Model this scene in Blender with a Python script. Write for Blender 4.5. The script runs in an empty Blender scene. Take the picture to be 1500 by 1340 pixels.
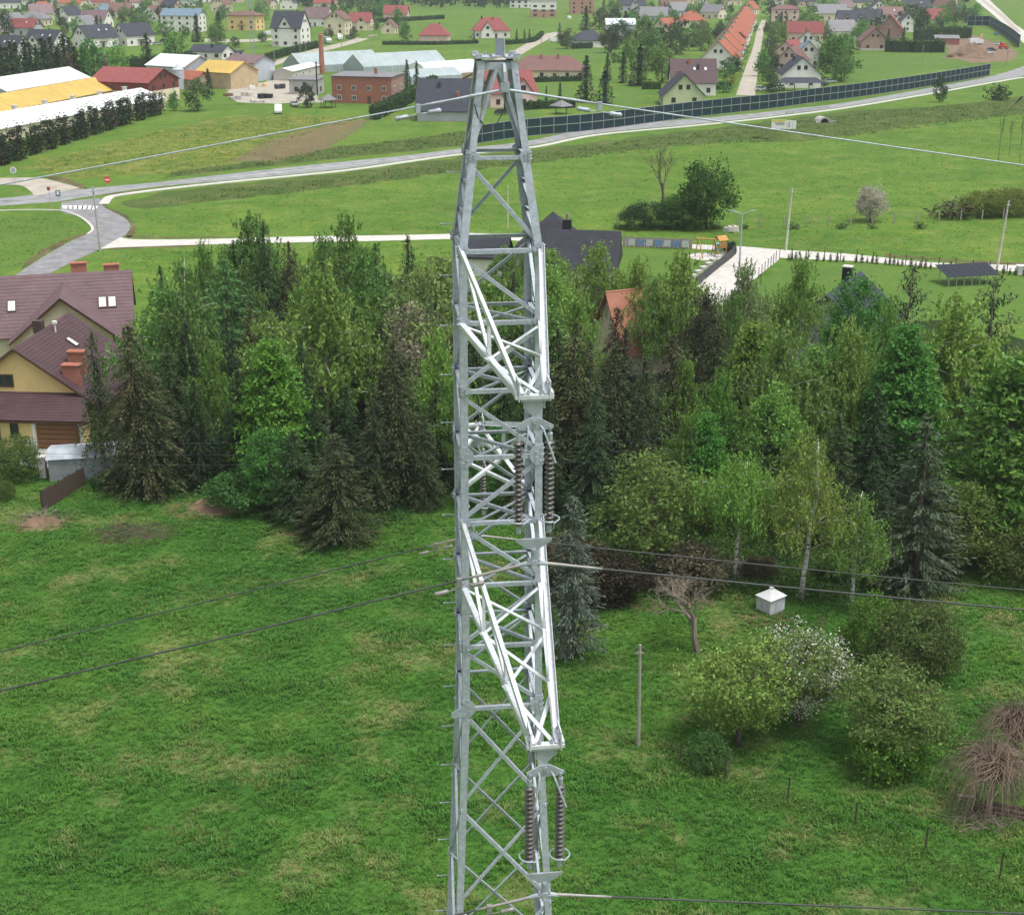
import bpy, bmesh, math, random, re as _re
import numpy as np
from mathutils import Vector, Matrix

random.seed(7)
RNG = np.random.default_rng(11)
S = bpy.context.scene
COL = S.collection
R = math.radians

# ------------------------------------------------------------------ camera, sky, sun, exposure
CAM_H, PITCH, FPX, CX, CY = 42.0, R(19.9), 2050.0, 750.0, 670.0
cam = bpy.data.cameras.new('camera')
cam_o = bpy.data.objects.new('camera', cam)
COL.objects.link(cam_o)
cam_o.location = (0, 0, CAM_H)
cam_o.rotation_euler = (R(90) - PITCH, 0, 0)
cam.sensor_fit = 'HORIZONTAL'
cam.sensor_width = 36.0
cam.lens = 36.0 * FPX / 1500.0
cam.clip_start = 0.5
cam.clip_end = 9000
S.camera = cam_o

SUN_EL, SUN_ROT = R(70), R(120)
w = bpy.data.worlds.new('World')
S.world = w
w.use_nodes = True
wn, wl = w.node_tree.nodes, w.node_tree.links
bg = wn['Background']
sky = wn.new('ShaderNodeTexSky')
sky.sky_type = 'NISHITA'
sky.sun_disc = False
sky.sun_elevation = SUN_EL
sky.sun_rotation = SUN_ROT
sky.air_density = 1.0
sky.dust_density = 4.0
sky.ozone_density = 1.0
hsv = wn.new('ShaderNodeHueSaturation')      # an overcast sky is nearly white
hsv.inputs['Saturation'].default_value = 0.22
wl.new(sky.outputs[0], hsv.inputs['Color'])
wl.new(hsv.outputs[0], bg.inputs['Color'])
bg.inputs['Strength'].default_value = 0.13

sun = bpy.data.lights.new('sun', 'SUN')
sun.energy = 1.45
sun.angle = R(14)
sun.color = (1.0, 0.97, 0.92)
sun_o = bpy.data.objects.new('sun', sun)
COL.objects.link(sun_o)
sd = Vector((math.cos(SUN_EL) * math.sin(SUN_ROT), math.cos(SUN_EL) * math.cos(SUN_ROT), math.sin(SUN_EL)))
sun_o.rotation_euler = sd.to_track_quat('Z', 'Y').to_euler()
sun_o.location = (0, 0, 120)

S.view_settings.view_transform = 'Standard'
S.view_settings.look = 'None'
S.view_settings.gamma = 1.0
S.view_settings.use_curve_mapping = False
S.view_settings.exposure = 0.82
S.render.engine = 'CYCLES'
S.cycles.max_bounces = 6
S.cycles.diffuse_bounces = 3
S.cycles.glossy_bounces = 2
S.cycles.transmission_bounces = 2
S.cycles.volume_bounces = 0
S.cycles.transparent_max_bounces = 4
S.cycles.caustics_reflective = False
S.cycles.caustics_refractive = False
S.cycles.use_denoising = True


# ------------------------------------------------------------------ helpers
def at(u, v, z=0.0):
    """The point of height z that stands at photograph pixel (u, v)."""
    a = (u - CX) / FPX
    b = (CY - v) / FPX
    d = Vector((a, math.cos(PITCH) + b * math.sin(PITCH), -math.sin(PITCH) + b * math.cos(PITCH)))
    t = (z - CAM_H) / d.z
    return Vector((d.x * t, d.y * t, z))


def tree_at(u, v, D):
    """Ground point and height of a tree whose top shows at (u, v) when it grows D metres away."""
    a = (u - CX) / FPX
    b = (CY - v) / FPX
    dy = math.cos(PITCH) + b * math.sin(PITCH)
    dz = -math.sin(PITCH) + b * math.cos(PITCH)
    t = D / dy
    return Vector((a * t, D, 0)), CAM_H + dz * t


def tag(o, label=None, cat=None, group=None, kind=None):
    if label: o['label'] = label
    if cat: o['category'] = cat
    if group: o['group'] = group
    if kind: o['kind'] = kind
    return o


def empty(name, loc=(0, 0, 0), rz=0.0, label=None, cat=None, group=None):
    o = bpy.data.objects.new(name, None)
    COL.objects.link(o)
    o.location = loc
    o.rotation_euler = (0, 0, rz)
    o.empty_display_size = 0.3
    return tag(o, label, cat, group)


def put(name, me, parent=None, loc=None, rz=0.0, mat=None):
    o = bpy.data.objects.new(name, me)
    COL.objects.link(o)
    if mat is not None and not me.materials:
        me.materials.append(mat)
    if parent is not None: o.parent = parent
    if loc is not None: o.location = loc
    if rz: o.rotation_euler = (0, 0, rz)
    return o


ORD = ['first', 'second', 'third', 'fourth', 'fifth', 'sixth', 'seventh', 'eighth', 'ninth', 'tenth', 'eleventh', 'twelfth', 'thirteenth', 'fourteenth', 'fifteenth', 'sixteenth', 'seventeenth', 'eighteenth', 'nineteenth']
ORD += ['twentieth'] + ['twenty-' + x for x in ORD[:9]] + ['thirtieth'] + ['thirty-' + x for x in ORD[:9]]


class MB:
    """Collects shapes and links them as ONE mesh object."""
    def __init__(self):
        self.v, self.f = [], []

    def add(self, vs, fs):
        n = len(self.v)
        self.v += [tuple(p) for p in vs]
        self.f += [tuple(i + n for i in f) for f in fs]
        return self

    def box(self, cx, cy, cz, sx, sy, sz, rz=0.0):
        c, s = math.cos(rz), math.sin(rz)
        vs = []
        for dz in (-.5, .5):
            for dx, dy in ((-.5, -.5), (.5, -.5), (.5, .5), (-.5, .5)):
                x, y = dx * sx, dy * sy
                vs.append((cx + x * c - y * s, cy + x * s + y * c, cz + dz * sz))
        return self.add(vs, [(3, 2, 1, 0), (4, 5, 6, 7), (0, 1, 5, 4), (1, 2, 6, 5), (2, 3, 7, 6), (3, 0, 4, 7)])

    def tube(self, pts, rad, n=6, caps=True):
        pts = [Vector(p) for p in pts]
        if not isinstance(rad, (list, tuple)): rad = [rad] * len(pts)
        rings = []
        for i, p in enumerate(pts):
            d = (pts[min(i + 1, len(pts) - 1)] - pts[max(i - 1, 0)]).normalized()
            a = d.orthogonal().normalized() if i == 0 else (a - d * a.dot(d)).normalized()
            b = d.cross(a)
            rings.append([p + (a * math.cos(2 * math.pi * k / n) + b * math.sin(2 * math.pi * k / n)) * rad[i] for k in range(n)])
        vs = [q for r in rings for q in r]
        fs = []
        for i in range(len(pts) - 1):
            for k in range(n):
                fs.append((i * n + k, i * n + (k + 1) % n, (i + 1) * n + (k + 1) % n, (i + 1) * n + k))
        if caps:
            fs.append(tuple(range(n - 1, -1, -1)))
            fs.append(tuple((len(pts) - 1) * n + k for k in range(n)))
        return self.add(vs, fs)

    def prism(self, poly, z0, z1):
        """Vertical prism over a counter-clockwise outline."""
        n = len(poly)
        vs = [(x, y, z0) for x, y in poly] + [(x, y, z1) for x, y in poly]
        fs = [tuple(range(n - 1, -1, -1)), tuple(range(n, 2 * n))]
        fs += [(i, (i + 1) % n, n + (i + 1) % n, n + i) for i in range(n)]
        return self.add(vs, fs)

    def slab(self, a, b, c, d, t):
        """Plate with top corners a b c d (counter-clockwise from above), thickness t down its normal."""
        a, b, c, d = Vector(a), Vector(b), Vector(c), Vector(d)
        n = (b - a).cross(d - a).normalized() * t
        vs = [a, b, c, d, a - n, b - n, c - n, d - n]
        return self.add(vs, [(0, 1, 2, 3), (7, 6, 5, 4), (0, 4, 5, 1), (1, 5, 6, 2), (2, 6, 7, 3), (3, 7, 4, 0)])

    def angle(self, p, q, n1, n2, w=.06, t=.008):
        """Steel angle from p to q, flanges along n1 and n2."""
        p, q = Vector(p), Vector(q)
        ax = (q - p).normalized()
        n1 = Vector(n1); n1 = (n1 - ax * n1.dot(ax)).normalized()
        n2 = Vector(n2); n2 = n2 - ax * n2.dot(ax); n2 = (n2 - n1 * n2.dot(n1)).normalized()
        prof = [(0, 0), (w, 0), (w, t), (t, t), (t, w), (0, w)]
        vs = [p + n1 * a + n2 * b for a, b in prof] + [q + n1 * a + n2 * b for a, b in prof]
        fs = [(i, (i + 1) % 6, 6 + (i + 1) % 6, 6 + i) for i in range(6)] + [(5, 4, 3, 2, 1, 0), (6, 7, 8, 9, 10, 11)]
        return self.add(vs, fs)

    def mesh(self, name, mat=None, smooth=False):
        me = bpy.data.meshes.new(name)
        me.from_pydata([tuple(p) for p in self.v], [], self.f)
        me.validate()
        bm = bmesh.new(); bm.from_mesh(me)
        bmesh.ops.recalc_face_normals(bm, faces=bm.faces)
        bm.to_mesh(me); bm.free()
        if mat is not None: me.materials.append(mat)
        if smooth:
            me.polygons.foreach_set('use_smooth', [True] * len(me.polygons))
        me.update()
        return me

    def build(self, name, mat, parent=None, loc=None, rz=0.0, smooth=False):
        return put(name, self.mesh(name, mat, smooth), parent, loc, rz)


def copy_tree(o, parent=None):
    c = o.copy(); COL.objects.link(c)
    if parent is not None: c.parent = parent
    for ch in KIDS.get(o.name, []):
        copy_tree(ch, c)
    return c


KIDS = {}
def remember(o):
    """Note a prototype's children once, so copies need no search."""
    for x in bpy.data.objects:
        if x.parent is not None:
            KIDS.setdefault(x.parent.name, [])
            if x not in KIDS[x.parent.name]: KIDS[x.parent.name].append(x)


# ------------------------------------------------------------------ materials
def nodes_of(m):
    m.use_nodes = True
    nt = m.node_tree
    return nt, nt.nodes, nt.links, nt.nodes['Principled BSDF']


def ramp(n, stops):
    r = n.new('ShaderNodeValToRGB')
    while len(r.color_ramp.elements) < len(stops): r.color_ramp.elements.new(0.5)
    for e, (p, c) in zip(r.color_ramp.elements, stops):
        e.position = p; e.color = (*c, 1)
    return r


def noise(n, l, vec, scale, detail=4, rough=.55):
    t = n.new('ShaderNodeTexNoise')
    t.inputs['Scale'].default_value = scale
    t.inputs['Detail'].default_value = detail
    t.inputs['Roughness'].default_value = rough
    l.new(vec, t.inputs['Vector'])
    return t.outputs['Fac']


def mix(n, l, fac, a, b, blend='MIX'):
    m = n.new('ShaderNodeMix'); m.data_type = 'RGBA'; m.blend_type = blend
    for sock, val in ((m.inputs[0], fac), (m.inputs[6], a), (m.inputs[7], b)):
        if isinstance(val, (int, float)): sock.default_value = val
        elif isinstance(val, tuple): sock.default_value = (*val, 1)
        else: l.new(val, sock)
    return m.outputs[2]


def maprange(n, l, x, a, b, c=0.0, d=1.0):
    m = n.new('ShaderNodeMapRange')
    l.new(x, m.inputs[0])
    for i, q in enumerate((a, b, c, d)): m.inputs[i + 1].default_value = q
    return m.outputs[0]


def mat(name, col, rough=.8, var=.25, scale=1.5, metal=0.0, bump=0.0, bscale=12.0, world=False, spec=.3):
    """Plain surface whose colour wanders a little with weathering."""
    m = bpy.data.materials.new(name)
    nt, n, l, b = nodes_of(m)
    if world:
        g = n.new('ShaderNodeNewGeometry'); vec = g.outputs['Position']
    else:
        tc = n.new('ShaderNodeTexCoord'); vec = tc.outputs['Object']
    f = noise(n, l, vec, scale, 5, .65)
    lo = tuple(c * (1 - var) for c in col); hi = tuple(min(1, c * (1 + var)) for c in col)
    r = ramp(n, [(.3, lo), (.7, hi)])
    l.new(f, r.inputs[0]); l.new(r.outputs[0], b.inputs['Base Color'])
    b.inputs['Roughness'].default_value = rough
    b.inputs['Metallic'].default_value = metal
    b.inputs['Specular IOR Level'].default_value = spec
    if bump:
        f2 = noise(n, l, vec, bscale, 4, .6)
        bp = n.new('ShaderNodeBump'); bp.inputs['Strength'].default_value = bump
        bp.inputs['Distance'].default_value = .05
        l.new(f2, bp.inputs['Height']); l.new(bp.outputs[0], b.inputs['Normal'])
    return m


def roof_mat(name, col, rough=.55, course=.35, var=.18, depth=.5, spec=.35):
    """Roof covering: weathered colour plus fine courses that run along the eaves."""
    m = bpy.data.materials.new(name)
    nt, n, l, b = nodes_of(m)
    tc = n.new('ShaderNodeTexCoord'); vec = tc.outputs['Object']
    f = noise(n, l, vec, .7, 5, .65)
    r = ramp(n, [(.3, tuple(c * (1 - var) for c in col)), (.7, tuple(min(1, c * (1 + var)) for c in col))])
    l.new(f, r.inputs[0])
    sp = n.new('ShaderNodeSeparateXYZ'); l.new(vec, sp.inputs[0])
    w1 = n.new('ShaderNodeMath'); w1.operation = 'MULTIPLY'; w1.inputs[1].default_value = 1.0 / course
    l.new(sp.outputs['Z'], w1.inputs[0])
    w2 = n.new('ShaderNodeMath'); w2.operation = 'FRACT'; l.new(w1.outputs[0], w2.inputs[0])
    l.new(r.outputs[0], b.inputs['Base Color'])
    bp = n.new('ShaderNodeBump'); bp.inputs['Strength'].default_value = depth
    bp.inputs['Distance'].default_value = .06
    l.new(w2.outputs[0], bp.inputs['Height']); l.new(bp.outputs[0], b.inputs['Normal'])
    b.inputs['Roughness'].default_value = rough
    b.inputs['Specular IOR Level'].default_value = spec
    return m


def brick_mat(name, c1, c2, mortar=(.3, .28, .25)):
    m = bpy.data.materials.new(name)
    nt, n, l, b = nodes_of(m)
    tc = n.new('ShaderNodeTexCoord')
    mp = n.new('ShaderNodeMapping'); mp.inputs['Rotation'].default_value = (R(90), 0, 0)
    l.new(tc.outputs['Object'], mp.inputs[0])
    t = n.new('ShaderNodeTexBrick')
    t.inputs['Color1'].default_value = (*c1, 1); t.inputs['Color2'].default_value = (*c2, 1)
    t.inputs['Mortar'].default_value = (*mortar, 1)
    t.inputs['Scale'].default_value = 3.0; t.inputs['Mortar Size'].default_value = .012
    l.new(mp.outputs[0], t.inputs['Vector'])
    f = noise(n, l, tc.outputs['Object'], .8, 4)
    c = mix(n, l, maprange(n, l, f, .35, .7, 0, .5), t.outputs['Color'], tuple(x * .6 for x in c1))
    l.new(c, b.inputs['Base Color']); b.inputs['Roughness'].default_value = .9
    return m


def grass_nodes(n, l, vec, deep, mid, lush, dry, dryness=.5, yellow=0.0, fine=1.0):
    """Meadow colour from world position: broad drifts, clumps, straw patches."""
    a = noise(n, l, vec, .035, 4, .6)
    c = noise(n, l, vec, .16, 5, .65)
    d = noise(n, l, vec, 1.1 * fine, 5, .7)
    e = noise(n, l, vec, .17, 7, .74)
    r = ramp(n, [(.34, deep), (.5, mid), (.64, lush)])
    s = n.new('ShaderNodeMath'); s.operation = 'MULTIPLY_ADD'
    l.new(a, s.inputs[0]); s.inputs[1].default_value = .55
    t = n.new('ShaderNodeMath'); t.operation = 'MULTIPLY'; t.inputs[1].default_value = .45
    l.new(c, t.inputs[0]); l.new(t.outputs[0], s.inputs[2]); l.new(s.outputs[0], r.inputs[0])
    x = mix(n, l, maprange(n, l, d, .3, .72, .0, .55), r.outputs[0], tuple(q * .45 for q in deep))
    k = n.new('ShaderNodeMath'); k.operation = 'MULTIPLY'
    l.new(maprange(n, l, e, .51, .68), k.inputs[0]); l.new(maprange(n, l, d, .3, .6), k.inputs[1])
    k2 = n.new('ShaderNodeMath'); k2.operation = 'MULTIPLY'; k2.inputs[1].default_value = dryness
    l.new(k.outputs[0], k2.inputs[0])
    x = mix(n, l, k2.outputs[0], x, dry)
    if yellow:
        y = noise(n, l, vec, .35, 6, .75)
        y2 = n.new('ShaderNodeMath'); y2.operation = 'MULTIPLY'; y2.inputs[1].default_value = yellow
        l.new(maprange(n, l, y, .5, .66), y2.inputs[0])
        x = mix(n, l, y2.outputs[0], x, (.26, .22, .035))
    return x, d


def grass_mat(name, deep=(.03, .085, .016), mid=(.048, .125, .02), lush=(.085, .175, .028), dry=(.24, .21, .09),
              dryness=.5, yellow=0.0, fine=1.0, bump=.5):
    m = bpy.data.materials.new(name)
    nt, n, l, b = nodes_of(m)
    g = n.new('ShaderNodeNewGeometry')
    c, d = grass_nodes(n, l, g.outputs['Position'], deep, mid, lush, dry, dryness, yellow, fine)
    l.new(c, b.inputs['Base Color'])
    b.inputs['Roughness'].default_value = .95
    b.inputs['Specular IOR Level'].default_value = .1
    bp = n.new('ShaderNodeBump'); bp.inputs['Strength'].default_value = bump; bp.inputs['Distance'].default_value = .5
    l.new(d, bp.inputs['Height']); l.new(bp.outputs[0], b.inputs['Normal'])
    return m


def leaf_mat(name, translucent=.42, gloss=.35):
    """Foliage: the object's own colour, varied leaf by leaf, some light passing through."""
    m = bpy.data.materials.new(name)
    nt, n, l, b = nodes_of(m)
    oi = n.new('ShaderNodeObjectInfo'); g = n.new('ShaderNodeNewGeometry')
    hs = n.new('ShaderNodeHueSaturation')
    l.new(oi.outputs['Color'], hs.inputs['Color'])
    l.new(maprange(n, l, g.outputs['Random Per Island'], 0, 1, .6, 1.6), hs.inputs['Value'])
    ml = n.new('ShaderNodeMath'); ml.operation = 'MULTIPLY'; ml.inputs[1].default_value = 13.7
    l.new(g.outputs['Random Per Island'], ml.inputs[0])
    fr = n.new('ShaderNodeMath'); fr.operation = 'FRACT'; l.new(ml.outputs[0], fr.inputs[0])
    l.new(maprange(n, l, fr.outputs[0], 0, 1, .49, .512), hs.inputs['Hue'])
    l.new(hs.outputs[0], b.inputs['Base Color'])
    b.inputs['Roughness'].default_value = .6
    b.inputs['Specular IOR Level'].default_value = gloss * .6
    tr = n.new('ShaderNodeBsdfTranslucent')
    l.new(hs.outputs[0], tr.inputs['Color'])
    mx = n.new('ShaderNodeMixShader'); mx.inputs[0].default_value = translucent
    out = n['Material Output']
    l.new(b.outputs[0], mx.inputs[1]); l.new(tr.outputs[0], mx.inputs[2]); l.new(mx.outputs[0], out.inputs['Surface'])
    return m


M = {}
M['steel'] = mat('galvanised_steel', (.36, .40, .455), .42, .22, 13.0, .1, .2, 30, spec=.5)
M['steel_lit'] = mat('lit_galvanised_steel', (.56, .59, .62), .42, .16, 13.0, .1, .2, 30, spec=.5)  # same steel made paler for the crossarms, mostly light put into the colour
M['steel_dark'] = mat('weathered_steel', (.34, .38, .42), .5, .15, 3, .25, .1, 25, spec=.4)
M['aluminium'] = mat('dull_aluminium', (.27, .26, .245), .5, .15, 6, .35)
M['cable_dark'] = mat('weathered_cable', (.06, .065, .065), .6, .2, 3, .2)
M['porcelain'] = mat('brown_porcelain', (.08, .073, .07), .35, .18, 5, spec=.5)
M['leaf'] = leaf_mat('leaf')
M['needle'] = leaf_mat('needle', .18, .25)
M['bark'] = mat('bark', (.11, .085, .065), .95, .35, 4, bump=.6, bscale=9)
M['bark_pale'] = mat('pale_bark', (.2, .17, .13), .95, .3, 4, bump=.5, bscale=9)
M['asphalt'] = mat('asphalt', (.2, .2, .205), .9, .32, .5, world=True, bump=.1, bscale=8)
M['asphalt_main'] = mat('worn_asphalt', (.23, .235, .24), .9, .32, .35, world=True, bump=.1, bscale=8)
M['gravel_white'] = mat('pale_gravel', (.47, .45, .42), .95, .2, .9, world=True, bump=.3, bscale=9)
M['gravel'] = mat('dusty_gravel', (.34, .31, .26), .95, .25, .25, world=True, bump=.3, bscale=6)
M['soil'] = mat('bare_soil', (.17, .115, .075), .95, .35, .5, world=True, bump=.6, bscale=3)
M['kerb'] = mat('concrete_kerb', (.46, .45, .42), .9, .15, .8, world=True)
M['concrete'] = mat('concrete', (.36, .36, .34), .9, .2, 1.2)
M['paint_white'] = mat('road_paint', (.62, .62, .6), .8, .2, 1.2, world=True)
M['white'] = mat('white_render', (.72, .71, .68), .9, .08, .5)
M['cream'] = mat('cream_render', (.66, .58, .44), .9, .1, .5)
M['yellow'] = mat('yellow_render', (.72, .53, .24), .9, .1, .5)
M['pink'] = mat('pink_render', (.62, .46, .42), .9, .1, .5)
M['green_wall'] = mat('pale_green_render', (.46, .52, .32), .9, .1, .5)
M['grey_wall'] = mat('grey_render', (.4, .42, .45), .9, .12, .5)
M['metal_wall'] = mat('sheet_metal_wall', (.42, .45, .5), .6, .12, .6, .1)
M['tan'] = mat('tan_render', (.46, .36, .22), .9, .18, .5)
M['brick'] = brick_mat('red_brick', (.38, .13, .075), (.3, .1, .06))
M['brick_pale'] = brick_mat('pale_brick', (.46, .26, .19), (.4, .21, .15))
M['slate'] = roof_mat('slate_roof', (.042, .048, .062), .75, spec=.2)
M['slate_blue'] = roof_mat('blue_grey_roof', (.13, .2, .25), .5)
M['red_roof'] = roof_mat('red_roof', (.23, .07, .066), .75, spec=.2)
M['dark_red_roof'] = roof_mat('dark_red_roof', (.19, .055, .05), .75, spec=.2)
M['orange_roof'] = roof_mat('orange_tile_roof', (.3, .105, .065), .85, spec=.2)
M['brown_roof'] = roof_mat('brown_roof', (.15, .075, .065), .6)
M['mauve_roof'] = roof_mat('mauve_roof', (.155, .1, .105), .55)
M['grey_roof'] = roof_mat('grey_roof', (.17, .17, .18), .6)
M['plum_roof'] = roof_mat('plum_roof', (.07, .04, .046), .6, .4, spec=.25)
M['mauve_smooth'] = roof_mat('dusty_mauve_roof', (.125, .08, .086), .75, .4, depth=.15)
M['tile_dark'] = roof_mat('charcoal_tile_roof', (.036, .037, .048), .75, .4, spec=.2)
M['white_roof'] = mat('white_sheet_roof', (.6, .61, .61), .6, .08, .15)
M['yellow_roof'] = mat('yellow_sheet_roof', (.47, .33, .085), .6, .16, .12)
M['pale_roof'] = mat('pale_blue_sheet_roof', (.5, .56, .6), .45, .1, .15)
M['glasshouse'] = mat('hazy_greenhouse_glass', (.3, .36, .37), .4, .15, .2, spec=.4)
M['film'] = mat('polythene_film', (.74, .76, .76), .5, .06, .3)
M['pane'] = mat('window_glass', (.03, .035, .04), .12, .2, .5, spec=.6)
M['sky_pane'] = mat('skylight_glass', (.55, .6, .64), .15, .1, .5, spec=.6)
M['frame_white'] = mat('white_frame', (.7, .7, .68), .6, .05, 1)
M['frame_brown'] = mat('brown_frame', (.1, .055, .03), .6, .15, 1)
M['wood_dark'] = mat('dark_wood', (.07, .05, .038), .9, .3, 3, bump=.4)
M['wood'] = mat('golden_wood', (.42, .22, .07), .8, .25, 3)
M['wood_grey'] = mat('grey_wood', (.3, .28, .24), .9, .2, 3)
M['black'] = mat('black_plastic', (.018, .019, .02), .5, .2, 3)
M['dark_metal'] = mat('charcoal_metal', (.045, .05, .055), .55, .2, 3, .2)
M['panel_green'] = mat('barrier_panel', (.016, .038, .043), .9, .22, .3, spec=.06)
M['faded_orange'] = roof_mat('faded_orange_roof', (.34, .15, .105), .85, spec=.2)
M['panel_post'] = mat('barrier_post', (.27, .3, .32), .55, .12, .8, .1)
M['car_white'] = mat('white_car_paint', (.7, .71, .72), .25, .04, 1, spec=.6)
M['car_dark'] = mat('dark_car_paint', (.04, .045, .055), .25, .1, 1, spec=.6)
M['car_red'] = mat('red_machine_paint', (.5, .04, .035), .35, .1, 1, spec=.5)
M['car_silver'] = mat('silver_car_paint', (.4, .42, .44), .3, .05, 1, .3, spec=.5)
M['tyre'] = mat('tyre_rubber', (.02, .02, .02), .9, .1, 3)
M['sign_red'] = mat('red_sign_face', (.6, .07, .05), .5, .05, 1)
M['sign_white'] = mat('white_sign_face', (.75, .75, .73), .5, .04, 1)
M['sign_yellow'] = mat('yellow_sign_face', (.75, .68, .12), .5, .05, 1)
M['sign_blue'] = mat('blue_grey_sign_face', (.1, .17, .24), .5, .08, 1)
M['ink'] = mat('dark_print', (.09, .08, .07), .7, .1, 2)
M['solar'] = mat('solar_glass', (.012, .018, .026), .5, .2, 1, spec=.25)
M['stone'] = mat('pale_stone', (.5, .48, .44), .9, .2, 2, bump=.4)
M['blue_panel'] = mat('blue_board', (.12, .2, .38), .7, .15, 2)
M['teal'] = mat('teal_tarp', (.08, .3, .28), .7, .15, 2)
M['shed_metal'] = mat('dull_zinc_sheet', (.3, .33, .35), .5, .22, 1.2, .3)


def birch_bark():
    m = bpy.data.materials.new('birch_bark')
    nt, n, l, b = nodes_of(m)
    tc = n.new('ShaderNodeTexCoord')
    mp = n.new('ShaderNodeMapping'); mp.inputs['Scale'].default_value = (2, 2, 5)
    l.new(tc.outputs['Object'], mp.inputs[0])
    f = noise(n, l, mp.outputs[0], 1.3, 5, .7)
    r = ramp(n, [(.4, (.03, .028, .025)), (.5, (.5, .49, .45))])
    l.new(f, r.inputs[0]); l.new(r.outputs[0], b.inputs['Base Color'])
    b.inputs['Roughness'].default_value = .9
    return m
M['birch_bark'] = birch_bark()

# ------------------------------------------------------------------ ground, fields, roads
def sheet(name, poly, z, mtl, kind='structure', ragged=0.0, step=3.0):
    """Flat patch over an outline of world points; a ragged one gets a wandering edge."""
    pts = [Vector((p[0], p[1], 0)) for p in poly]
    if ragged:
        out = []
        rr = random.Random(len(name) * 31 + len(poly))
        for i, p in enumerate(pts):
            q = pts[(i + 1) % len(pts)]
            k = max(1, int((q - p).length / step))
            for j in range(k):
                s = p.lerp(q, j / k)
                out.append(s + Vector((rr.uniform(-1, 1), rr.uniform(-1, 1), 0)) * ragged)
        pts = out
    bm = bmesh.new()
    bm.faces.new([bm.verts.new((p.x, p.y, z)) for p in pts])
    bmesh.ops.triangulate(bm, faces=bm.faces)
    bmesh.ops.recalc_face_normals(bm, faces=bm.faces)
    for f in bm.faces:
        if f.normal.z < 0: f.normal_flip()
    me = bpy.data.meshes.new(name); bm.to_mesh(me); bm.free()
    return tag(put(name, me, mat=mtl), kind=kind)


def P(*uv):
    return [at(u, v) for u, v in uv]


def smooth_line(pts, n=6):
    """Catmull-Rom through world points."""
    out = []
    for i in range(len(pts) - 1):
        p0, p1, p2, p3 = pts[max(i - 1, 0)], pts[i], pts[i + 1], pts[min(i + 2, len(pts) - 1)]
        for k in range(n):
            t = k / n
            out.append(.5 * ((2 * p1) + (p2 - p0) * t + (2 * p0 - 5 * p1 + 4 * p2 - p3) * t * t + (3 * p1 - p0 - 3 * p2 + p3) * t ** 3))
    out.append(pts[-1])
    return out


def strip(name, A, B, z, mtl, kind='structure', thick=0.0):
    """Band between two edges (lists of world points)."""
    A, B = smooth_line(A), smooth_line(B)
    def res(L, n=60):
        ds = [0]
        for i in range(1, len(L)): ds.append(ds[-1] + (L[i] - L[i - 1]).length)
        o = []
        for k in range(n + 1):
            s = ds[-1] * k / n
            i = max(j for j in range(len(ds)) if ds[j] <= s + 1e-6); i = min(i, len(L) - 2)
            o.append(L[i].lerp(L[i + 1], (s - ds[i]) / max(ds[i + 1] - ds[i], 1e-6)))
        return o
    A, B = res(A), res(B)
    m = MB(); n = len(A)
    m.add([(p.x, p.y, z) for p in A] + [(p.x, p.y, z) for p in B], [(i, i + 1, n + i + 1, n + i) for i in range(n - 1)])
    me = m.mesh(name, mtl)
    if me.polygons[0].normal.z < 0: me.flip_normals()
    return tag(put(name, me), kind=kind)


def band(name, line, width, z, mtl, kind='structure', height=0.0):
    """Band of constant width along a centre line, with a real edge if it has height."""
    L = smooth_line(line)
    m = MB(); A, B = [], []
    for i, p in enumerate(L):
        d = (L[min(i + 1, len(L) - 1)] - L[max(i - 1, 0)]); d.z = 0; d.normalize()
        s = Vector((-d.y, d.x, 0)) * width / 2
        A.append(p + s); B.append(p - s)
    n = len(L)
    if height:
        vs = [(p.x, p.y, zz) for X in (A, B) for zz in (0.0, height) for p in X]
        fs = []
        for i in range(n - 1):
            fs += [(n + i, n + i + 1, 3 * n + i + 1, 3 * n + i), (i, i + 1, n + i + 1, n + i), (2 * n + i, 2 * n + i + 1, 3 * n + i + 1, 3 * n + i)]
        m.add(vs, fs)
    else:
        m.add([(p.x, p.y, z) for p in A] + [(p.x, p.y, z) for p in B], [(i, i + 1, n + i + 1, n + i) for i in range(n - 1)])
    return tag(m.build(name, mtl), kind=kind)


GFAR = grass_mat('meadow_grass', (.062, .138, .02), (.092, .185, .026), (.14, .225, .034), (.27, .25, .1), .45, .25, .7, .6)
GNEAR_ARGS = dict(deep=(.042, .125, .02), mid=(.066, .17, .026), lush=(.105, .208, .033), dry=(.3, .27, .12))
GNEAR = grass_mat('rough_meadow_grass', dryness=.75, fine=1.6, bump=.8, **GNEAR_ARGS)
GYELLOW = grass_mat('dandelion_meadow', (.07, .125, .02), (.105, .165, .025), (.15, .2, .035), (.3, .26, .12), .8, .75, 1.0, .4)
GVERGE = grass_mat('verge_grass', (.055, .1, .022), (.08, .125, .03), (.1, .15, .035), (.2, .17, .08), .8, .0, 1.2, .8)
GLAWN = grass_mat('mown_lawn', (.075, .15, .028), (.095, .175, .032), (.115, .195, .036), (.2, .2, .08), .2, .05, 1.2, .2)
GBROWN = grass_mat('fallow_field', (.13, .115, .05), (.17, .14, .07), (.15, .16, .05), (.24, .19, .11), .7, .0, 1.4, .5)
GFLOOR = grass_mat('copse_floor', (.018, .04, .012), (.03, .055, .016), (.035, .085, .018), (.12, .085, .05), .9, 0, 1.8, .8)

m = MB()
m.add([(-3500, -400, 0), (3500, -400, 0), (3500, 5000, 0), (-3500, 5000, 0)], [(0, 1, 2, 3)])
tag(m.build('ground', GFAR), kind='structure')

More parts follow.
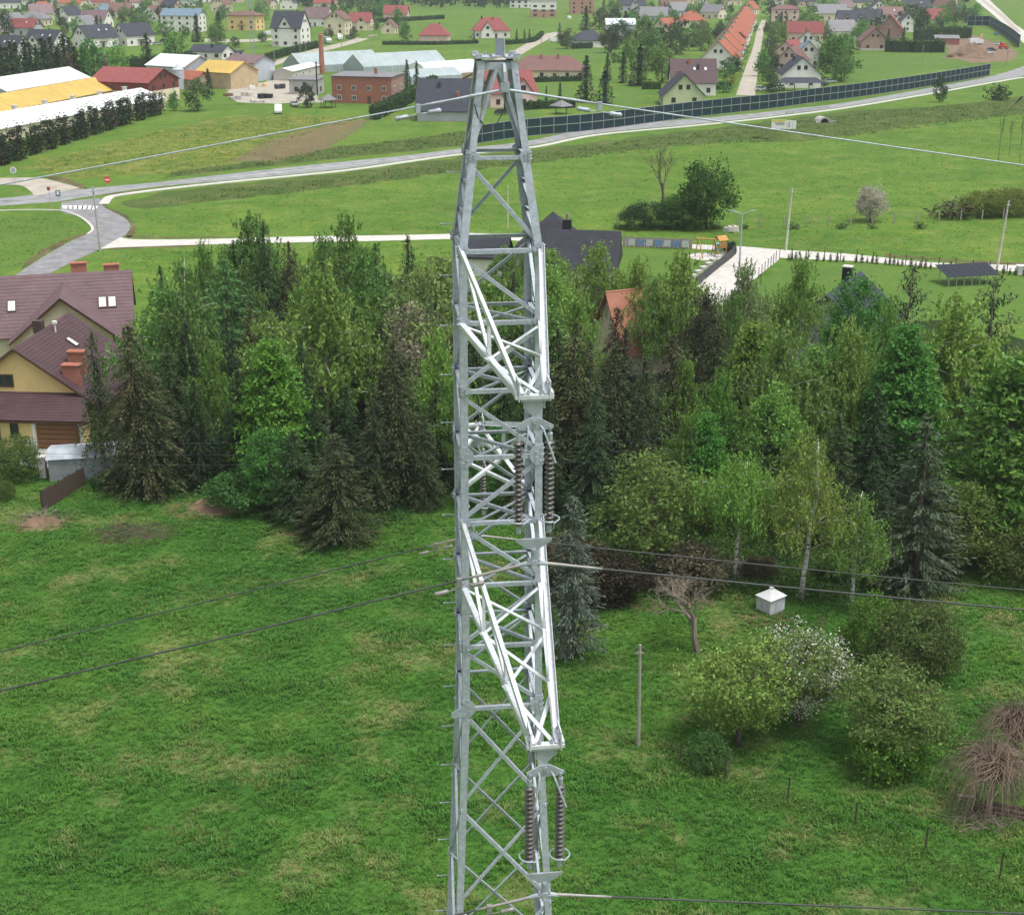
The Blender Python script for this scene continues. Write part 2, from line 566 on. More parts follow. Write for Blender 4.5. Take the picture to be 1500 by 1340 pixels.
sheet('near_meadow', [(-75, 25), (80, 25), (95, 100), (100, 122), (40, 122), (10, 112), (-20, 118), (-58, 122), (-78, 100)], .004, GNEAR, ragged=1.2)
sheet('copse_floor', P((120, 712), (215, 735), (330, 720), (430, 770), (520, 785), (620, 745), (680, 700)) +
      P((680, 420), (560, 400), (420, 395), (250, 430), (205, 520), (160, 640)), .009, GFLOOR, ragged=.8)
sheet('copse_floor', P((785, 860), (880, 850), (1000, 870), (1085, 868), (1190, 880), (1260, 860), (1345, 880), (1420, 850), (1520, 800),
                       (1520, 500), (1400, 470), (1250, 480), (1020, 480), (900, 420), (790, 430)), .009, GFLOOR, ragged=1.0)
sheet('dandelion_field', P((20, 245), (230, 192), (330, 170), (430, 168), (540, 172), (470, 190), (335, 243), (240, 256), (110, 262)), .006, GYELLOW, ragged=1.5)
sheet('fallow_strip', P((335, 236), (395, 205), (480, 183), (548, 172), (520, 192), (470, 222), (400, 236)), .010, GBROWN, ragged=1.2)
sheet('fallow_field', P((625, 122), (672, 104), (720, 85), (760, 75), (755, 92), (700, 130), (640, 135)), .006, GBROWN, ragged=2)
sheet('roadside_verge', P((170, 296), (250, 281), (340, 270), (500, 254), (660, 232), (780, 220), (900, 205), (1010, 192), (1100, 181), (1160, 174), (1250, 162),
                          (1300, 160), (1420, 152), (1500, 140), (1500, 165), (1330, 185), (1240, 200), (1100, 205), (1000, 214), (900, 222), (780, 240), (660, 252), (500, 275), (330, 292), (210, 308)), .006, GVERGE, ragged=1.2)
sheet('roadside_verge', P((240, 262), (330, 251), (500, 232), (600, 222), (690, 212), (690, 190), (600, 204), (500, 214), (380, 236), (250, 252)), .007, GVERGE, ragged=1.0)
sheet('garden_lawn', P((905, 362), (1035, 368), (1066, 376), (1020, 415), (960, 440), (900, 440), (890, 390)), .006, GLAWN, ragged=.2)
sheet('garden_lawn', P((1150, 382), (1250, 386), (1350, 394), (1500, 404), (1500, 470), (1340, 480), (1200, 480), (1100, 425)), .006, GLAWN, ragged=.4)
for q in (((725, 155), (790, 158), (790, 172), (725, 178)), ((775, 122), (830, 122), (850, 150), (785, 152)), ((905, 130), (935, 130), (930, 155), (905, 158)),
          ((800, 70), (900, 72), (890, 95), (840, 85), (795, 80)), ((1240, 78), (1440, 78), (1430, 92), (1290, 118), (1235, 122)), ((0, 318), (80, 315), (128, 340), (60, 372), (0, 400))):
    sheet('garden_lawn', P(*q), .006, GLAWN, ragged=.8)
for q, g in (((440, 775), .6), ((300, 748), 1), ((62, 766), .9), ((180, 785), .8), ((950, 885), .5), ((1130, 905), .7)):
    c = at(*q)
    sheet('bare_patch', [(c.x + g * 2.6 * math.cos(t) * (1 + .3 * math.sin(3 * t)), c.y + g * 2.4 * math.sin(t) * (1 + .25 * math.cos(2 * t))) for t in [k * .42 for k in range(15)]], .011,
          grass_mat('trodden_earth', (.07, .075, .03), (.14, .11, .06), (.2, .15, .085), (.28, .2, .12), .9, 0, 2.5, .6) if q[0] == 440 else bpy.data.materials['trodden_earth'], ragged=.5, step=.8)
sheet('garden_path', P((1208, 870), (1222, 870), (1216, 905), (1196, 935), (1180, 935), (1195, 905)), .011, bpy.data.materials['trodden_earth'], ragged=.3, step=1)

strip('main_road', P((-60, 296), (0, 291), (48, 285.6), (112, 277.6), (160, 273.6), (240, 266.4), (333, 255), (500, 237.3), (600, 227.6), (667, 218.7), (768, 208), (873, 187), (1007, 175), (1100, 166.8), (1165, 159.3), (1240, 150.5), (1367, 128), (1447, 113), (1500, 97), (1560, 70)),
      P((-60, 306), (0, 301.6), (48, 298.4), (96, 294.4), (160, 283), (240, 272.5), (333, 264.5), (500, 247.8), (600, 234.3), (670, 224.6), (780, 213), (873, 195.5), (1007, 183), (1100, 173.6), (1156, 167), (1240, 156), (1367, 134.7), (1447, 120), (1500, 110.7), (1560, 88)), .014, M['asphalt_main'])
strip('side_road', P((90, 296), (90, 310), (110, 316), (127, 325), (135, 336), (126, 344), (104, 353.6), (64, 376), (32, 397), (0, 416), (-60, 450)),
      P((146, 290), (152, 303), (166, 311), (183, 320), (191, 330), (186, 342), (176, 349), (147, 365), (112, 381), (56, 409.6), (0, 440), (-60, 480)), .018, M['asphalt'])
band('footpath', P((152, 300), (160, 290), (180, 285.5), (240, 277.6), (333, 267.5), (500, 251), (600, 237), (670, 227.4), (780, 216.4), (873, 198.4), (1007, 185.6), (1100, 176), (1156, 169.4), (1240, 158.4), (1367, 137), (1447, 122.4), (1500, 113.6)), 1.7, 0, M['kerb'], height=.12)
band('kerb', P((0, 309), (40, 308), (88, 309), (110, 315), (126, 324), (136, 336), (128, 344)), .45, 0, M['kerb'], height=.13)
strip('gravel_track', P((176, 348), (200, 351), (300, 350.5), (450, 346.5), (560, 345), (660, 343), (716, 342.5), (900, 354), (1074, 360.6), (1144, 366), (1252, 373), (1363, 384.5), (1500, 389), (1560, 392)),
      P((147, 365), (180, 362.5), (300, 358.5), (450, 355), (560, 353), (660, 350.5), (716, 351), (900, 360), (1040, 366), (1144, 378), (1252, 382.5), (1347, 390), (1500, 399), (1560, 404)), .022, M['gravel_white'])
strip('gravel_drive', P((1074, 361), (1078, 372), (1050, 395), (1019, 420), (985, 447)), P((1148, 366), (1142, 379), (1128, 391), (1108, 407), (1060, 447)), .026, M['gravel_white'])
strip('dirt_entry', P((-40, 260), (0, 261), (55, 261), (90, 268), (118, 276)), P((-40, 273), (0, 271), (30, 272), (44, 280), (50, 287)), .016, M['gravel'])
strip('village_lane', P((1078, 140), (1090, 105), (1103, 70), (1109, 45), (1116, 30)), P((1106, 140), (1110, 105), (1114, 75), (1119, 45), (1122, 30)), .012, M['gravel'])
strip('village_lane', P((380, 97), (392, 93), (443, 77), (504, 62), (522, 56)), P((380, 104), (392, 100), (445, 83), (510, 66.5), (541, 57)), .012, M['gravel'])
strip('village_lane', P((700, 96), (740, 81), (775, 62), (796, 51), (815, 47)), P((715, 103), (750, 88), (788, 66), (812, 54), (826, 49)), .012, M['gravel'])
strip('village_lane', P((300, 57), (360, 58), (400, 56)), P((300, 62), (360, 62), (400, 59)), .012, M['gravel'])
strip('new_road', P((1420, -8), (1428, 0), (1450, 18), (1473, 38), (1500, 64), (1530, 90)), P((1441, -8), (1449, 0), (1468, 18), (1487, 36), (1500, 45), (1560, 90)), .012, M['kerb'])
strip('new_road', P((1430, -6), (1436, 0), (1462, 22), (1487, 46)), P((1434, -6), (1441, 0), (1469, 21), (1497, 48)), .018, M['gravel'])
sheet('works_yard', P((1384, 54), (1420, 50), (1470, 66), (1492, 78), (1480, 90), (1420, 92), (1390, 84)), .008, M['soil'], ragged=2)
sheet('scrap_yard', P((330, 128), (400, 118), (450, 120), (470, 150), (420, 152), (340, 150)), .008, M['gravel'], ragged=1.5)
sheet('house_forecourt', P((25, 652), (100, 645), (112, 672), (60, 690), (30, 680)), .012, M['concrete'])

# worn earth along the road edges
for q in (((150, 301), (184, 315), (199, 329), (197, 344), (183, 350), (187, 342), (193, 330), (184, 319), (154, 304)), ((128, 343), (104, 352), (64, 374), (30, 395), (40, 384), (62, 366), (98, 349), (126, 341)),
          ((176, 347), (230, 349), (330, 348), (330, 346.5), (240, 347), (190, 345)), ((150, 366), (200, 364), (300, 360), (300, 358), (200, 360)), ((1300, 376), (1420, 385), (1500, 388), (1500, 385.5), (1400, 381), (1300, 373)),
          ((150, 285), (240, 274.5), (333, 266), (420, 257), (420, 259), (333, 268), (240, 277), (165, 286)), ((60, 258), (110, 272), (128, 278), (120, 270), (90, 260))):
    sheet('worn_verge', P(*q), .013, bpy.data.materials['trodden_earth'], ragged=.35, step=1.2)

# road paint: pedestrian crossing and broken centre line
for k in range(7):
    a = at(97 + 6.6 * k, 306 + .2 * k); b = at(105 + 6.8 * k, 306.8 + .1 * k); c = at(94 + 8.4 * k, 298.8 - 1.1 * k)
    d = Vector((c.x - a.x, c.y - a.y, 0)).normalized() * 3.6
    e = Vector((.52, 0, 0))
    mm = MB(); mm.add([(q.x, q.y, .0225) for q in (a - e, a + e, a + e + d, a - e + d)], [(0, 1, 2, 3)])
    tag(mm.build('crossing_stripe', M['paint_white']), kind='structure')
cl = smooth_line(P((0, 296.3), (48, 292), (112, 285), (160, 278.3), (240, 269.4), (333, 260), (500, 242.6), (600, 231)), 24)
for i in range(0, len(cl) - 2, 3):
    p, q = cl[i], cl[i + 1]
    d = (q - p).normalized(); s = Vector((-d.y, d.x, 0)) * .09
    mm = MB(); mm.add([(t.x, t.y, .019) for t in (p - s, p + d * 3 - s, p + d * 3 + s, p + s)], [(0, 1, 2, 3)])
    tag(mm.build('centre_line', M['paint_white']), kind='structure')

# the grassy mound under the hoarding, and a spoil heap on the building plot
def mound(name, c, rx, ry, h, mtl, rough=.25, label=None, cat=None):
    m = MB(); n, k = 22, 8
    rr = random.Random(int(c.x))
    vs = [(c.x, c.y, h)]
    for i in range(1, k + 1):
        t = i / k
        for j in range(n):
            a = 2 * math.pi * j / n
            g = 1 + rr.uniform(-rough, rough) * .5
            vs.append((c.x + rx * t * g * math.cos(a), c.y + ry * t * g * math.sin(a), max(-.05, h * (math.cos(math.pi * t) * .5 + .5) * (1 + rr.uniform(-rough, rough)) - (.05 if i == k else 0))))
    fs = [(0, 1 + j, 1 + (j + 1) % n) for j in range(n)]
    for i in range(k - 1):
        for j in range(n):
            a, b = 1 + i * n + j, 1 + i * n + (j + 1) % n
            fs.append((a, a + n, b + n, b))
    m.add(vs, fs)
    o = m.build(name, mtl, smooth=True)
    return tag(o, label, cat) if label else tag(o, kind='structure')
mound('grass_mound', at(1146, 203), 10, 7, 1.7, GVERGE)
mound('spoil_heap', at(1422, 84), 12, 8, 5.0, M['soil'], .3, 'brown heap of dug soil on the building plot', 'heap')

# ------------------------------------------------------------------ the pylon
AX, AY, BETA = -.24, 21.35, R(7.0)
tower = empty('lattice_tower', (AX, AY, 0), BETA, 'tall galvanised lattice pylon with crossarms standing before the copse', 'pylon')
Z = lambda drop: CAM_H - drop
PROFILE = [(1.5, .285), (2.85, .45), (4.2, .63), (11.93, .668), (CAM_H - .35, 1.98)]


def hw(drop):
    for (d0, h0), (d1, h1) in zip(PROFILE, PROFILE[1:]):
        if drop <= d1: return h0 + (h1 - h0) * (drop - d0) / (d1 - d0)
    return PROFILE[-1][1]


def leg_pt(sx, sy, drop):
    """Tower frame: x along the line, y away from the camera, z up."""
    h = hw(drop)
    return Vector((sx * h, sy * h, Z(drop)))


for sx in (-1, 1):
    for sy in (-1, 1):
        m = MB()
        for (d0, _), (d1, _) in zip(PROFILE, PROFILE[1:]):
            m.angle(leg_pt(sx, sy, d1), leg_pt(sx, sy, d0), (-sx, 0, 0), (0, -sy, 0), .12 if d0 > 2.8 else .1, .012)
        m.build('leg', M['steel'], tower)
        m = MB(); b = leg_pt(sx, sy, CAM_H - .35)
        m.prism([(b.x - .35, b.y - .35), (b.x + .35, b.y - .35), (b.x + .35, b.y + .35), (b.x - .35, b.y + .35)], -.1, .4)
        m.build('footing', M['concrete'], tower)

FACES = {'near': ((-1, -1), (1, -1), Vector((0, 1, 0))), 'far': ((-1, 1), (1, 1), Vector((0, -1, 0))),
         'west': ((-1, -1), (-1, 1), Vector((1, 0, 0))), 'east': ((1, -1), (1, 1), Vector((-1, 0, 0)))}


def member(name, p, q, inward, w=.06, parent=tower, mtl='steel', up=True, off=.014):
    """One bolted angle: a flange flat on its face, the other turned inward."""
    ax = (q - p).normalized()
    down = Vector((0, 0, -1)) if up else Vector((0, 0, 1))
    side = down - ax * down.dot(ax)
    if side.length < 1e-3: side = inward.cross(ax)
    m = MB()
    o = inward.normalized() * off
    m.angle(p + o, q + o, side, inward, w, .007)
    return m.build(name, M[mtl], parent)


def face_pt(face, end, drop):
    a, b, _ = FACES[face]
    s = a if end == 0 else b
    return leg_pt(s[0], s[1], drop)


LEVELS = [2.85, 4.20, 5.30, 6.38, 7.47, 8.58, 9.67, 10.78, 11.93]
for f, (a, b, inw) in FACES.items():
    for k, d in enumerate(LEVELS):
        member('horizontal_bar', face_pt(f, 0, d) , face_pt(f, 1, d), inw, .065 if k else .055)
    for k in range(len(LEVELS) - 1):
        d0, d1 = LEVELS[k], LEVELS[k + 1]
        if f in ('near', 'far'):
            fl = (k in (3 - 1, 5 - 1 + 0, 7 - 1))          # bays whose diagonal rises to the right on the near face
            if k == 0: fl = False
            if f == 'far': fl = not fl
            e0, e1 = (1, 0) if fl else (0, 1)
            member('brace', face_pt(f, e0, d0 + .06), face_pt(f, e1, d1 - .06), inw, .058, off=.03)
        elif k == 0:
            for j in range(3):
                s0, s1 = d0 + (d1 - d0) * j / 3, d0 + (d1 - d0) * (j + .8) / 3
                member('brace', face_pt(f, 1, s0 + .05), face_pt(f, 0, s1), inw, .05, off=.02)
                member('brace', face_pt(f, 0, s1), face_pt(f, 1, s0 + .45), inw, .045, off=.03)
        else:
            e0, e1 = (1, 0) if k % 2 else (0, 1)
            member('brace', face_pt(f, e0, d0 + .06), face_pt(f, e1, d1 - .06), inw, .055, off=.03)
    # wide X panels below the crossarms, down to the footings
    d = LEVELS[-1]
    while d < CAM_H - 1.5:
        nd = min(d + 1.85 + (d - 11.9) * .06, CAM_H - .6)
        if CAM_H - .6 - nd < 1: nd = CAM_H - .6
        member('brace', face_pt(f, 0, d + .05), face_pt(f, 1, nd), inw, .06, off=.016)
        member('brace', face_pt(f, 1, d + .05), face_pt(f, 0, nd), inw, .045, off=.03)
        d = nd
for d in (5.30, 6.38, 7.47, 8.58, 9.67, 10.78):          # flat bracing inside the shaft
    member('plan_brace', leg_pt(-1, 1, d) + Vector((.05, 0, -.02)), leg_pt(1, -1, d) + Vector((-.05, 0, -.02)), Vector((1, 1, 0)), .055)
    member('plan_brace', leg_pt(-1, -1, d) + Vector((.05, 0, -.05)), leg_pt(1, 1, d) + Vector((-.05, 0, -.05)), Vector((1, -1, 0)), .05)
# the peak
for f, (a, b, inw) in FACES.items():
    member('peak_bar', face_pt(f, 0, 1.53), face_pt(f, 1, 1.53), inw, .1)
    if f in ('near', 'far'):
        mid = (face_pt(f, 0, 1.6) + face_pt(f, 1, 1.6)) / 2
        member('peak_brace', face_pt(f, 0, 2.85), mid + Vector((-.03, 0, 0)), inw, .05)
        member('peak_brace', face_pt(f, 1, 2.85), mid + Vector((.03, 0, 0)), inw, .05)
    else:
        for j in range(2):
            s0 = 1.65 + j * .6
            member('peak_brace', face_pt(f, 0, s0), face_pt(f, 1, s0 + .5), inw, .045)
for sx in (-1, 1):
    m = MB()
    m.box(sx * .22, 0, Z(1.46), .22, .66, .025)
    m.box(sx * .28, -.27, Z(1.43), .1, .1, .05); m.box(sx * .28, .27, Z(1.43), .1, .1, .05)
    m.build('cap_plate', M['steel'], tower)
m = MB(); m.box(.06, -.05, Z(1.33), .018, .22, .25, R(30)); m.box(-.0, 0, Z(1.455), .16, .5, .02); m.build('crest_plate', M['steel'], tower)
m = MB()
for x, y in ((-.3, -.2), (-.15, .1), (.18, -.24), (.25, .05), (.12, .22), (-.1, -.28)):
    m.tube([(x, y, Z(1.47)), (x, y, Z(1.40))], .022, 6)
m.build('cap_bolt', M['steel_dark'], tower)
m = MB(); m.tube([(.09, -.3, Z(1.55)), (.09, -.38, Z(1.66)), (.09, -.4, Z(1.8))], .03, 6); m.box(.09, -.4, Z(1.87), .13, .1, .13)
m.build('earth_wire_clamp', M['steel_dark'], tower)
m = MB(); m.tube([(.1, -.38, Z(1.95)), (.08, -.36, Z(2.2)), (-.03, -.34, Z(2.4)), (-.18, -.36, Z(2.45)), (-.3, -.38, Z(2.3)), (-.36, -.4, Z(2.1))], .008, 5)
m.build('earth_lead', M['cable_dark'], tower)

# gusset plates
def gusset(p, sx, sy, w, h, parent=tower):
    for along in ('x', 'y'):
        m = MB()
        pts = [(-.06, -.5), (.55, -.5), (1, -.2), (1, .2), (.55, .5), (-.06, .5)]
        vs = []
        for t in (0, .012):
            for a, b in pts:
                if along == 'x': vs.append((p.x - sx * a * w, p.y + sy * (t + .004), p.z + b * h))
                else: vs.append((p.x + sx * (t + .004), p.y - sy * a * w, p.z + b * h))
        m.add(vs, [(5, 4, 3, 2, 1, 0), (6, 7, 8, 9, 10, 11)] + [(i, (i + 1) % 6, 6 + (i + 1) % 6, 6 + i) for i in range(6)])
        for a, b in ((.12, -.3), (.12, 0), (.12, .3), (.5, -.15), (.5, .15)):
            if along == 'x': m.tube([(p.x - sx * a * w, p.y + sy * .012, p.z + b * h), (p.x - sx * a * w, p.y + sy * .035, p.z + b * h)], .014, 6)
            else: m.tube([(p.x + sx * .012, p.y - sy * a * w, p.z + b * h), (p.x + sx * .035, p.y - sy * a * w, p.z + b * h)], .014, 6)
        m.build('gusset_plate', M['steel'], parent)


for d in LEVELS:
    for sx in (-1, 1):
        for sy in (-1, 1):
            big = d in (7.47, 11.93)
            gusset(leg_pt(sx, sy, d), sx, sy, .2 if big else .15, .34 if big else .16)
m = MB()
p = leg_pt(-1, -1, 11.95)
m.add([(p.x + x, p.y - .02 - t, p.z + z) for t in (0, .014) for x, z in ((.02, .1), (-.2, -.04), (-.2, -.12), (.02, -.12))], [(0, 1, 2, 3), (7, 6, 5, 4), (0, 4, 5, 1), (1, 5, 6, 2), (2, 6, 7, 3), (3, 7, 4, 0)])
m.build('jacking_plate', M['steel'], tower)

# step bolts on one edge
bolt = MB(); bolt.tube([(0, 0, 0), (-.2, 0, 0)], .011, 6); bolt.tube([(-.19, 0, 0), (-.215, 0, 0)], .02, 6)
bme = bolt.mesh('step_bolt', M['steel'])
d, k = 3.2, 0
while d < CAM_H - 3:
    p = leg_pt(-1, 1, d)
    put('step_bolt', bme, tower, (p.x, p.y - .04, p.z))
    if k % 2:
        p = leg_pt(-1, 1, d + .4); put('step_bolt', bme, tower, (p.x + .02, p.y + .02, p.z), R(-90))
    d += .82; k += 1


# ------------------------------------------------------------------ crossarms
def crossarm(side, root, top, length, nodes, label, tipw=.19):
    """Arm on the near (-1) or far (+1) face: two bottom chords, two top chords, lacing. Each member a sub-part."""
    arm = empty('crossarm', (0, 0, 0)); arm.parent = tower; arm['label'] = label
    h0 = hw(root); y0 = side * h0; yt = side * (h0 + length)
    rt, tp, zt = Z(root), Z(top), Z(root) - .05
    inn = Vector((0, -side, 0))
    B = {}
    for sx in (-1, 1):
        for k in range(nodes + 1):
            t = k / nodes
            B[sx, k] = Vector((sx * ((h0 + .015) * (1 - t) + tipw * t), y0 + (yt - y0) * t, rt + (zt - rt) * t))
        up = Vector((sx * hw(top), side * hw(top), tp))
        tip = B[sx, nodes]
        i_ = Vector((-sx, 0, 0))
        member('bottom_chord', B[sx, 0], tip, i_, .085, arm, 'steel_lit', off=.0)
        te = B[sx, 0].lerp(tip, .97) + Vector((sx * .012, 0, .03))
        member('top_chord', up + Vector((sx * .02, side * .02, 0)), te, i_, .085, arm, 'steel_lit', off=.0, up=False)
        # hanger from the arm's shoulder to each inner node
        for k in range(1, nodes):
            s = (k - 1) / nodes * 1.0
            src = up.lerp(te, s) + Vector((-sx * .012, 0, 0))
            member('arm_brace', src, B[sx, k] + Vector((-sx * .01, 0, .02)), i_, .06, arm, 'steel_lit', off=.0, up=False)
            member('arm_brace', B[sx, k] + Vector((-sx * .02, 0, .02)), up.lerp(te, k / nodes) + Vector((-sx * .02, 0, 0)), i_, .05, arm, 'steel_lit', off=.0)
    for k in range(nodes):                                  # flat lattice of the bottom
        member('lattice_bar', B[-1, k] + Vector((.02, 0, -.012)), B[1, k + 1] + Vector((-.02, 0, -.012)), Vector((0, side, 0)), .062, arm, 'steel_lit', off=0)
        member('lattice_bar', B[1, k] + Vector((-.02, 0, -.03)), B[-1, k + 1] + Vector((.02, 0, -.03)), Vector((0, side, 0)), .055, arm, 'steel_lit', off=0)
    m = MB()
    m.box(0, yt + side * .02, zt, 2 * tipw + .12, .1, .05)
    m.build('tip_channel', M['steel_lit'], arm)
    for sx in (-1, 1):
        m = MB(); m.box(sx * (tipw + .01), yt - side * .09, zt + .08, .014, .34, .26); m.box(sx * tipw, yt - side * .05, zt + .045, .12, .2, .02)
        m.build('tip_gusset', M['steel_lit'], arm)
    m = MB()
    for x in (-.2, -.08, .08, .2):
        m.tube([(x, yt + side * .02, zt - .07), (x, yt + side * .02, zt + .085)], .014, 6); m.tube([(x, yt + side * .02, zt + .03), (x, yt + side * .02, zt + .055)], .026, 6)
    for sx in (-1, 1):
        for q, zz in ((.02, .16), (.1, .04), (.2, .12)):
            m.tube([(sx * (tipw + .03), yt - side * q, zt + zz), (sx * (tipw - .02), yt - side * q, zt + zz)], .018, 6)
    m.build('tip_bolt', M['steel_dark'], arm)
    return Vector((0, yt + side * .02, zt - .03))


TIP_UP = crossarm(-1, 5.30, 4.20, 3.66, 2, 'short upper crossarm reaching toward the viewer')
TIP_LOW = crossarm(-1, 9.67, 8.58, 4.86, 3, 'longest crossarm, the lower of the two reaching toward the viewer')
TIP_FAR = crossarm(1, 8.58, 7.47, 3.7, 2, 'crossarm reaching away behind the shaft')


def lathe(m, x, y, prof, n=14):
    vs = [(x + r * math.cos(2 * math.pi * k / n), y + r * math.sin(2 * math.pi * k / n), z) for r, z in prof for k in range(n)]
    fs = [(i * n + k, i * n + (k + 1) % n, (i + 1) * n + (k + 1) % n, (i + 1) * n + k) for i in range(len(prof) - 1) for k in range(n)]
    m.add(vs, fs)


def insulator_set(tip, label):
    w_ = Matrix.Rotation(BETA, 3, 'Z') @ Vector((tip.x, tip.y, 0))
    o = empty('insulator_set', (AX + w_.x, AY + w_.y, tip.z), BETA, label, 'insulator', 'double insulator sets under the crossarms')
    def plate(name, pts, y, t=.016, mtl='steel_dark'):
        m = MB(); n = len(pts)
        m.add([(x, y - t / 2, z) for x, z in pts] + [(x, y + t / 2, z) for x, z in pts],
              [tuple(range(n)), tuple(range(2 * n - 1, n - 1, -1))] + [(i, n + i, n + (i + 1) % n, (i + 1) % n) for i in range(n)])
        return m.build(name, M[mtl], o)
    plate('hanger_plate', [(-.11, -.02), (.11, -.02), (.12, -.1), (.07, -.19), (.03, -.21), (.03, -.3), (-.03, -.3), (-.03, -.21), (-.07, -.19), (-.12, -.1)], 0)
    m = MB()
    for x in (-.13, .13): m.tube([(x, 0, .08), (x, 0, -.13)], .014, 6)
    m.box(0, 0, -.012, .34, .09, .02); m.build('u_bolt', M['steel_dark'], o)
    plate('upper_yoke', [(-.24, -.40), (-.25, -.36), (-.06, -.25), (.06, -.25), (.25, -.36), (.24, -.40), (.1, -.42), (-.1, -.42)], -.02, .03)
    m = MB(); m.tube([(0, -.06, -.3), (0, .03, -.3)], .03, 8)
    for x in (-.2, .2): m.tube([(x, -.06, -.385), (x, .03, -.385)], .022, 8)
    m.build('yoke_pin', M['steel_dark'], o)['kind'] = 'stuff'
    for s in (-1, 1):
        x = s * .205
        m = MB(); L0, L1, n = -.56, -1.74, 17
        prof = [(.03, L0 + .03), (.034, L0)]
        p_ = (L0 - L1) / n
        for k in range(n):
            z = L0 - p_ * k
            prof += [(.036, z - p_ * .15), (.066, z - p_ * .5), (.068, z - p_ * .58), (.05, z - p_ * .62), (.036, z - p_ * .75)]
        prof += [(.034, L1), (.028, L1 - .02)]
        lathe(m, x, 0, prof)
        rod = m.build('insulator_rod', M['porcelain'], o, smooth=False)
        for zz, zz2 in ((-.39, -.57), (L1 - .005, L1 - .2)):
            m = MB(); m.tube([(x, 0, zz), (x, 0, (zz + zz2) / 2)], .016, 6); m.tube([(x, 0, (zz + zz2) / 2), (x, 0, zz2)] if zz > -1 else [(x, 0, zz), (x, 0, zz - .07)], .036, 8)
            m.tube([(x - .03, 0, (zz + zz2) / 2), (x + .03, 0, (zz + zz2) / 2)], .026, 6)
            m.build('end_fitting', M['steel_dark'], rod)
        m = MB()
        if s < 0: m.tube([(-.09, -.03, -.36), (-.085, -.1, -.37), (-.10, -.13, -.45), (-.16, -.15, -.84)], .013, 6)
        else: m.tube([(.08, -.03, -.36), (.1, -.1, -.37), (.13, -.13, -.45), (.26, -.15, -.83)], .013, 6)
        m.build('arcing_horn', M['steel'], o)
        m = MB()
        pts = [(x + .135 * math.cos(t), .135 * math.sin(t), -1.66) for t in [R(-75) - R(330) * k / 18 for k in range(19)]]
        pts += [(x + .05, -.12, -1.68), (x + .055, -.09, -1.72), (x + .05, -.03, -1.8)]
        m.tube(pts, .011, 6); m.build('guard_ring', M['steel'], o)
    plate('lower_yoke', [(-.24, -1.93), (.24, -1.93), (.235, -1.97), (.09, -2.06), (.03, -2.1), (-.03, -2.1), (-.09, -2.06), (-.235, -1.97)], -.02, .03)
    m = MB(); m.box(0, -.02, -2.17, .07, .05, .2); m.box(0, -.03, -2.29, .075, .09, .12)
    m.tube([(0, -.09, -2.09), (0, .04, -2.09)], .026, 8); m.tube([(0, -.09, -2.34), (0, .04, -2.34)], .022, 8)
    for x in (-.07, .07):
        for z in (-2.23, -2.33): m.tube([(x, -.07, z), (x, .03, z)], .014, 6)
    m.build('suspension_clamp', M['steel_dark'], o)
    m = MB(); m.tube([(-.26, -.03, -2.315), (-.12, -.03, -2.285), (0, -.03, -2.27), (.12, -.03, -2.285), (.26, -.03, -2.315)], [.018, .034, .04, .034, .018], 8)
    m.build('clamp_boat', M['steel_dark'], o)
    return o


insulator_set(TIP_UP, 'brown insulator pair under the upper crossarm toward the viewer, beside the blue spruce')
insulator_set(TIP_LOW, 'brown insulator pair under the lowest crossarm, in front of open grass')
insulator_set(TIP_FAR, 'brown insulator pair seen through the shaft, under the crossarm behind')


def wire(name, p, slope, slope_l, rad, mtl, label, cat='cable', span=250, armour=.58, armour_r=.025, dampers=(), group=None, amtl='aluminium'):
    """A span either side of the tower: a sagging wire with armour rods and vibration dampers."""
    w_ = Matrix.Rotation(BETA, 3, 'Z') @ Vector((p.x, p.y, 0))
    o = empty(name, (AX + w_.x, AY + w_.y, p.z), BETA, label, cat, group)
    zz = lambda s: -(slope if s > 0 else slope_l) * (abs(s) - s * s / span)
    ss = sorted(set([-125, -100, -80, -60, -45, -30] + [x * 1.5 for x in range(-16, 17)] + [-.5, .5, -.2, .2, -1, 1] + [125, 100, 80, 60, 45, 30]))
    m = MB(); m.tube([(s, 0, zz(s)) for s in ss], rad, 6); m.build('strand', M[mtl], o, smooth=True)
    m = MB(); m.tube([(s * armour, 0, zz(s * armour)) for s in (-1.6, -1.3, -1, -.6, -.3, 0, .3, .6, 1, 1.3, 1.6)], [rad * 1.2, rad * 1.6, armour_r * .75, armour_r, armour_r, armour_r, armour_r, armour_r, armour_r * .75, rad * 1.6, rad * 1.2], 8)
    m.build('armour_rod', M[amtl], o, smooth=True)
    for s, mt in dampers:
        z = zz(s); sl = -slope if s > 0 else slope_l
        m = MB(); m.box(s, 0, z - .03, .07, .06, .12)
        m.tube([(s + t, -.01 + .02 * t, z - .11 + sl * t - .12 * t * t) for t in (-.26, -.1, 0, .1, .26)], .008, 5)
        db = m.build('damper', M[mt], o)
        for t in (-1, 1):
            m = MB(); c = Vector((s + t * .24, -.01, z - .115 + sl * t * .24)); dv = Vector((t, 0, sl * t)).normalized()
            m.tube([c - dv * .1, c - dv * .07, c + dv * .02, c + dv * .07, c + dv * .1], [.02, .034, .03, .038, .02], 8)
            m.build('damper_weight', M[mt], db, smooth=True)
    return o


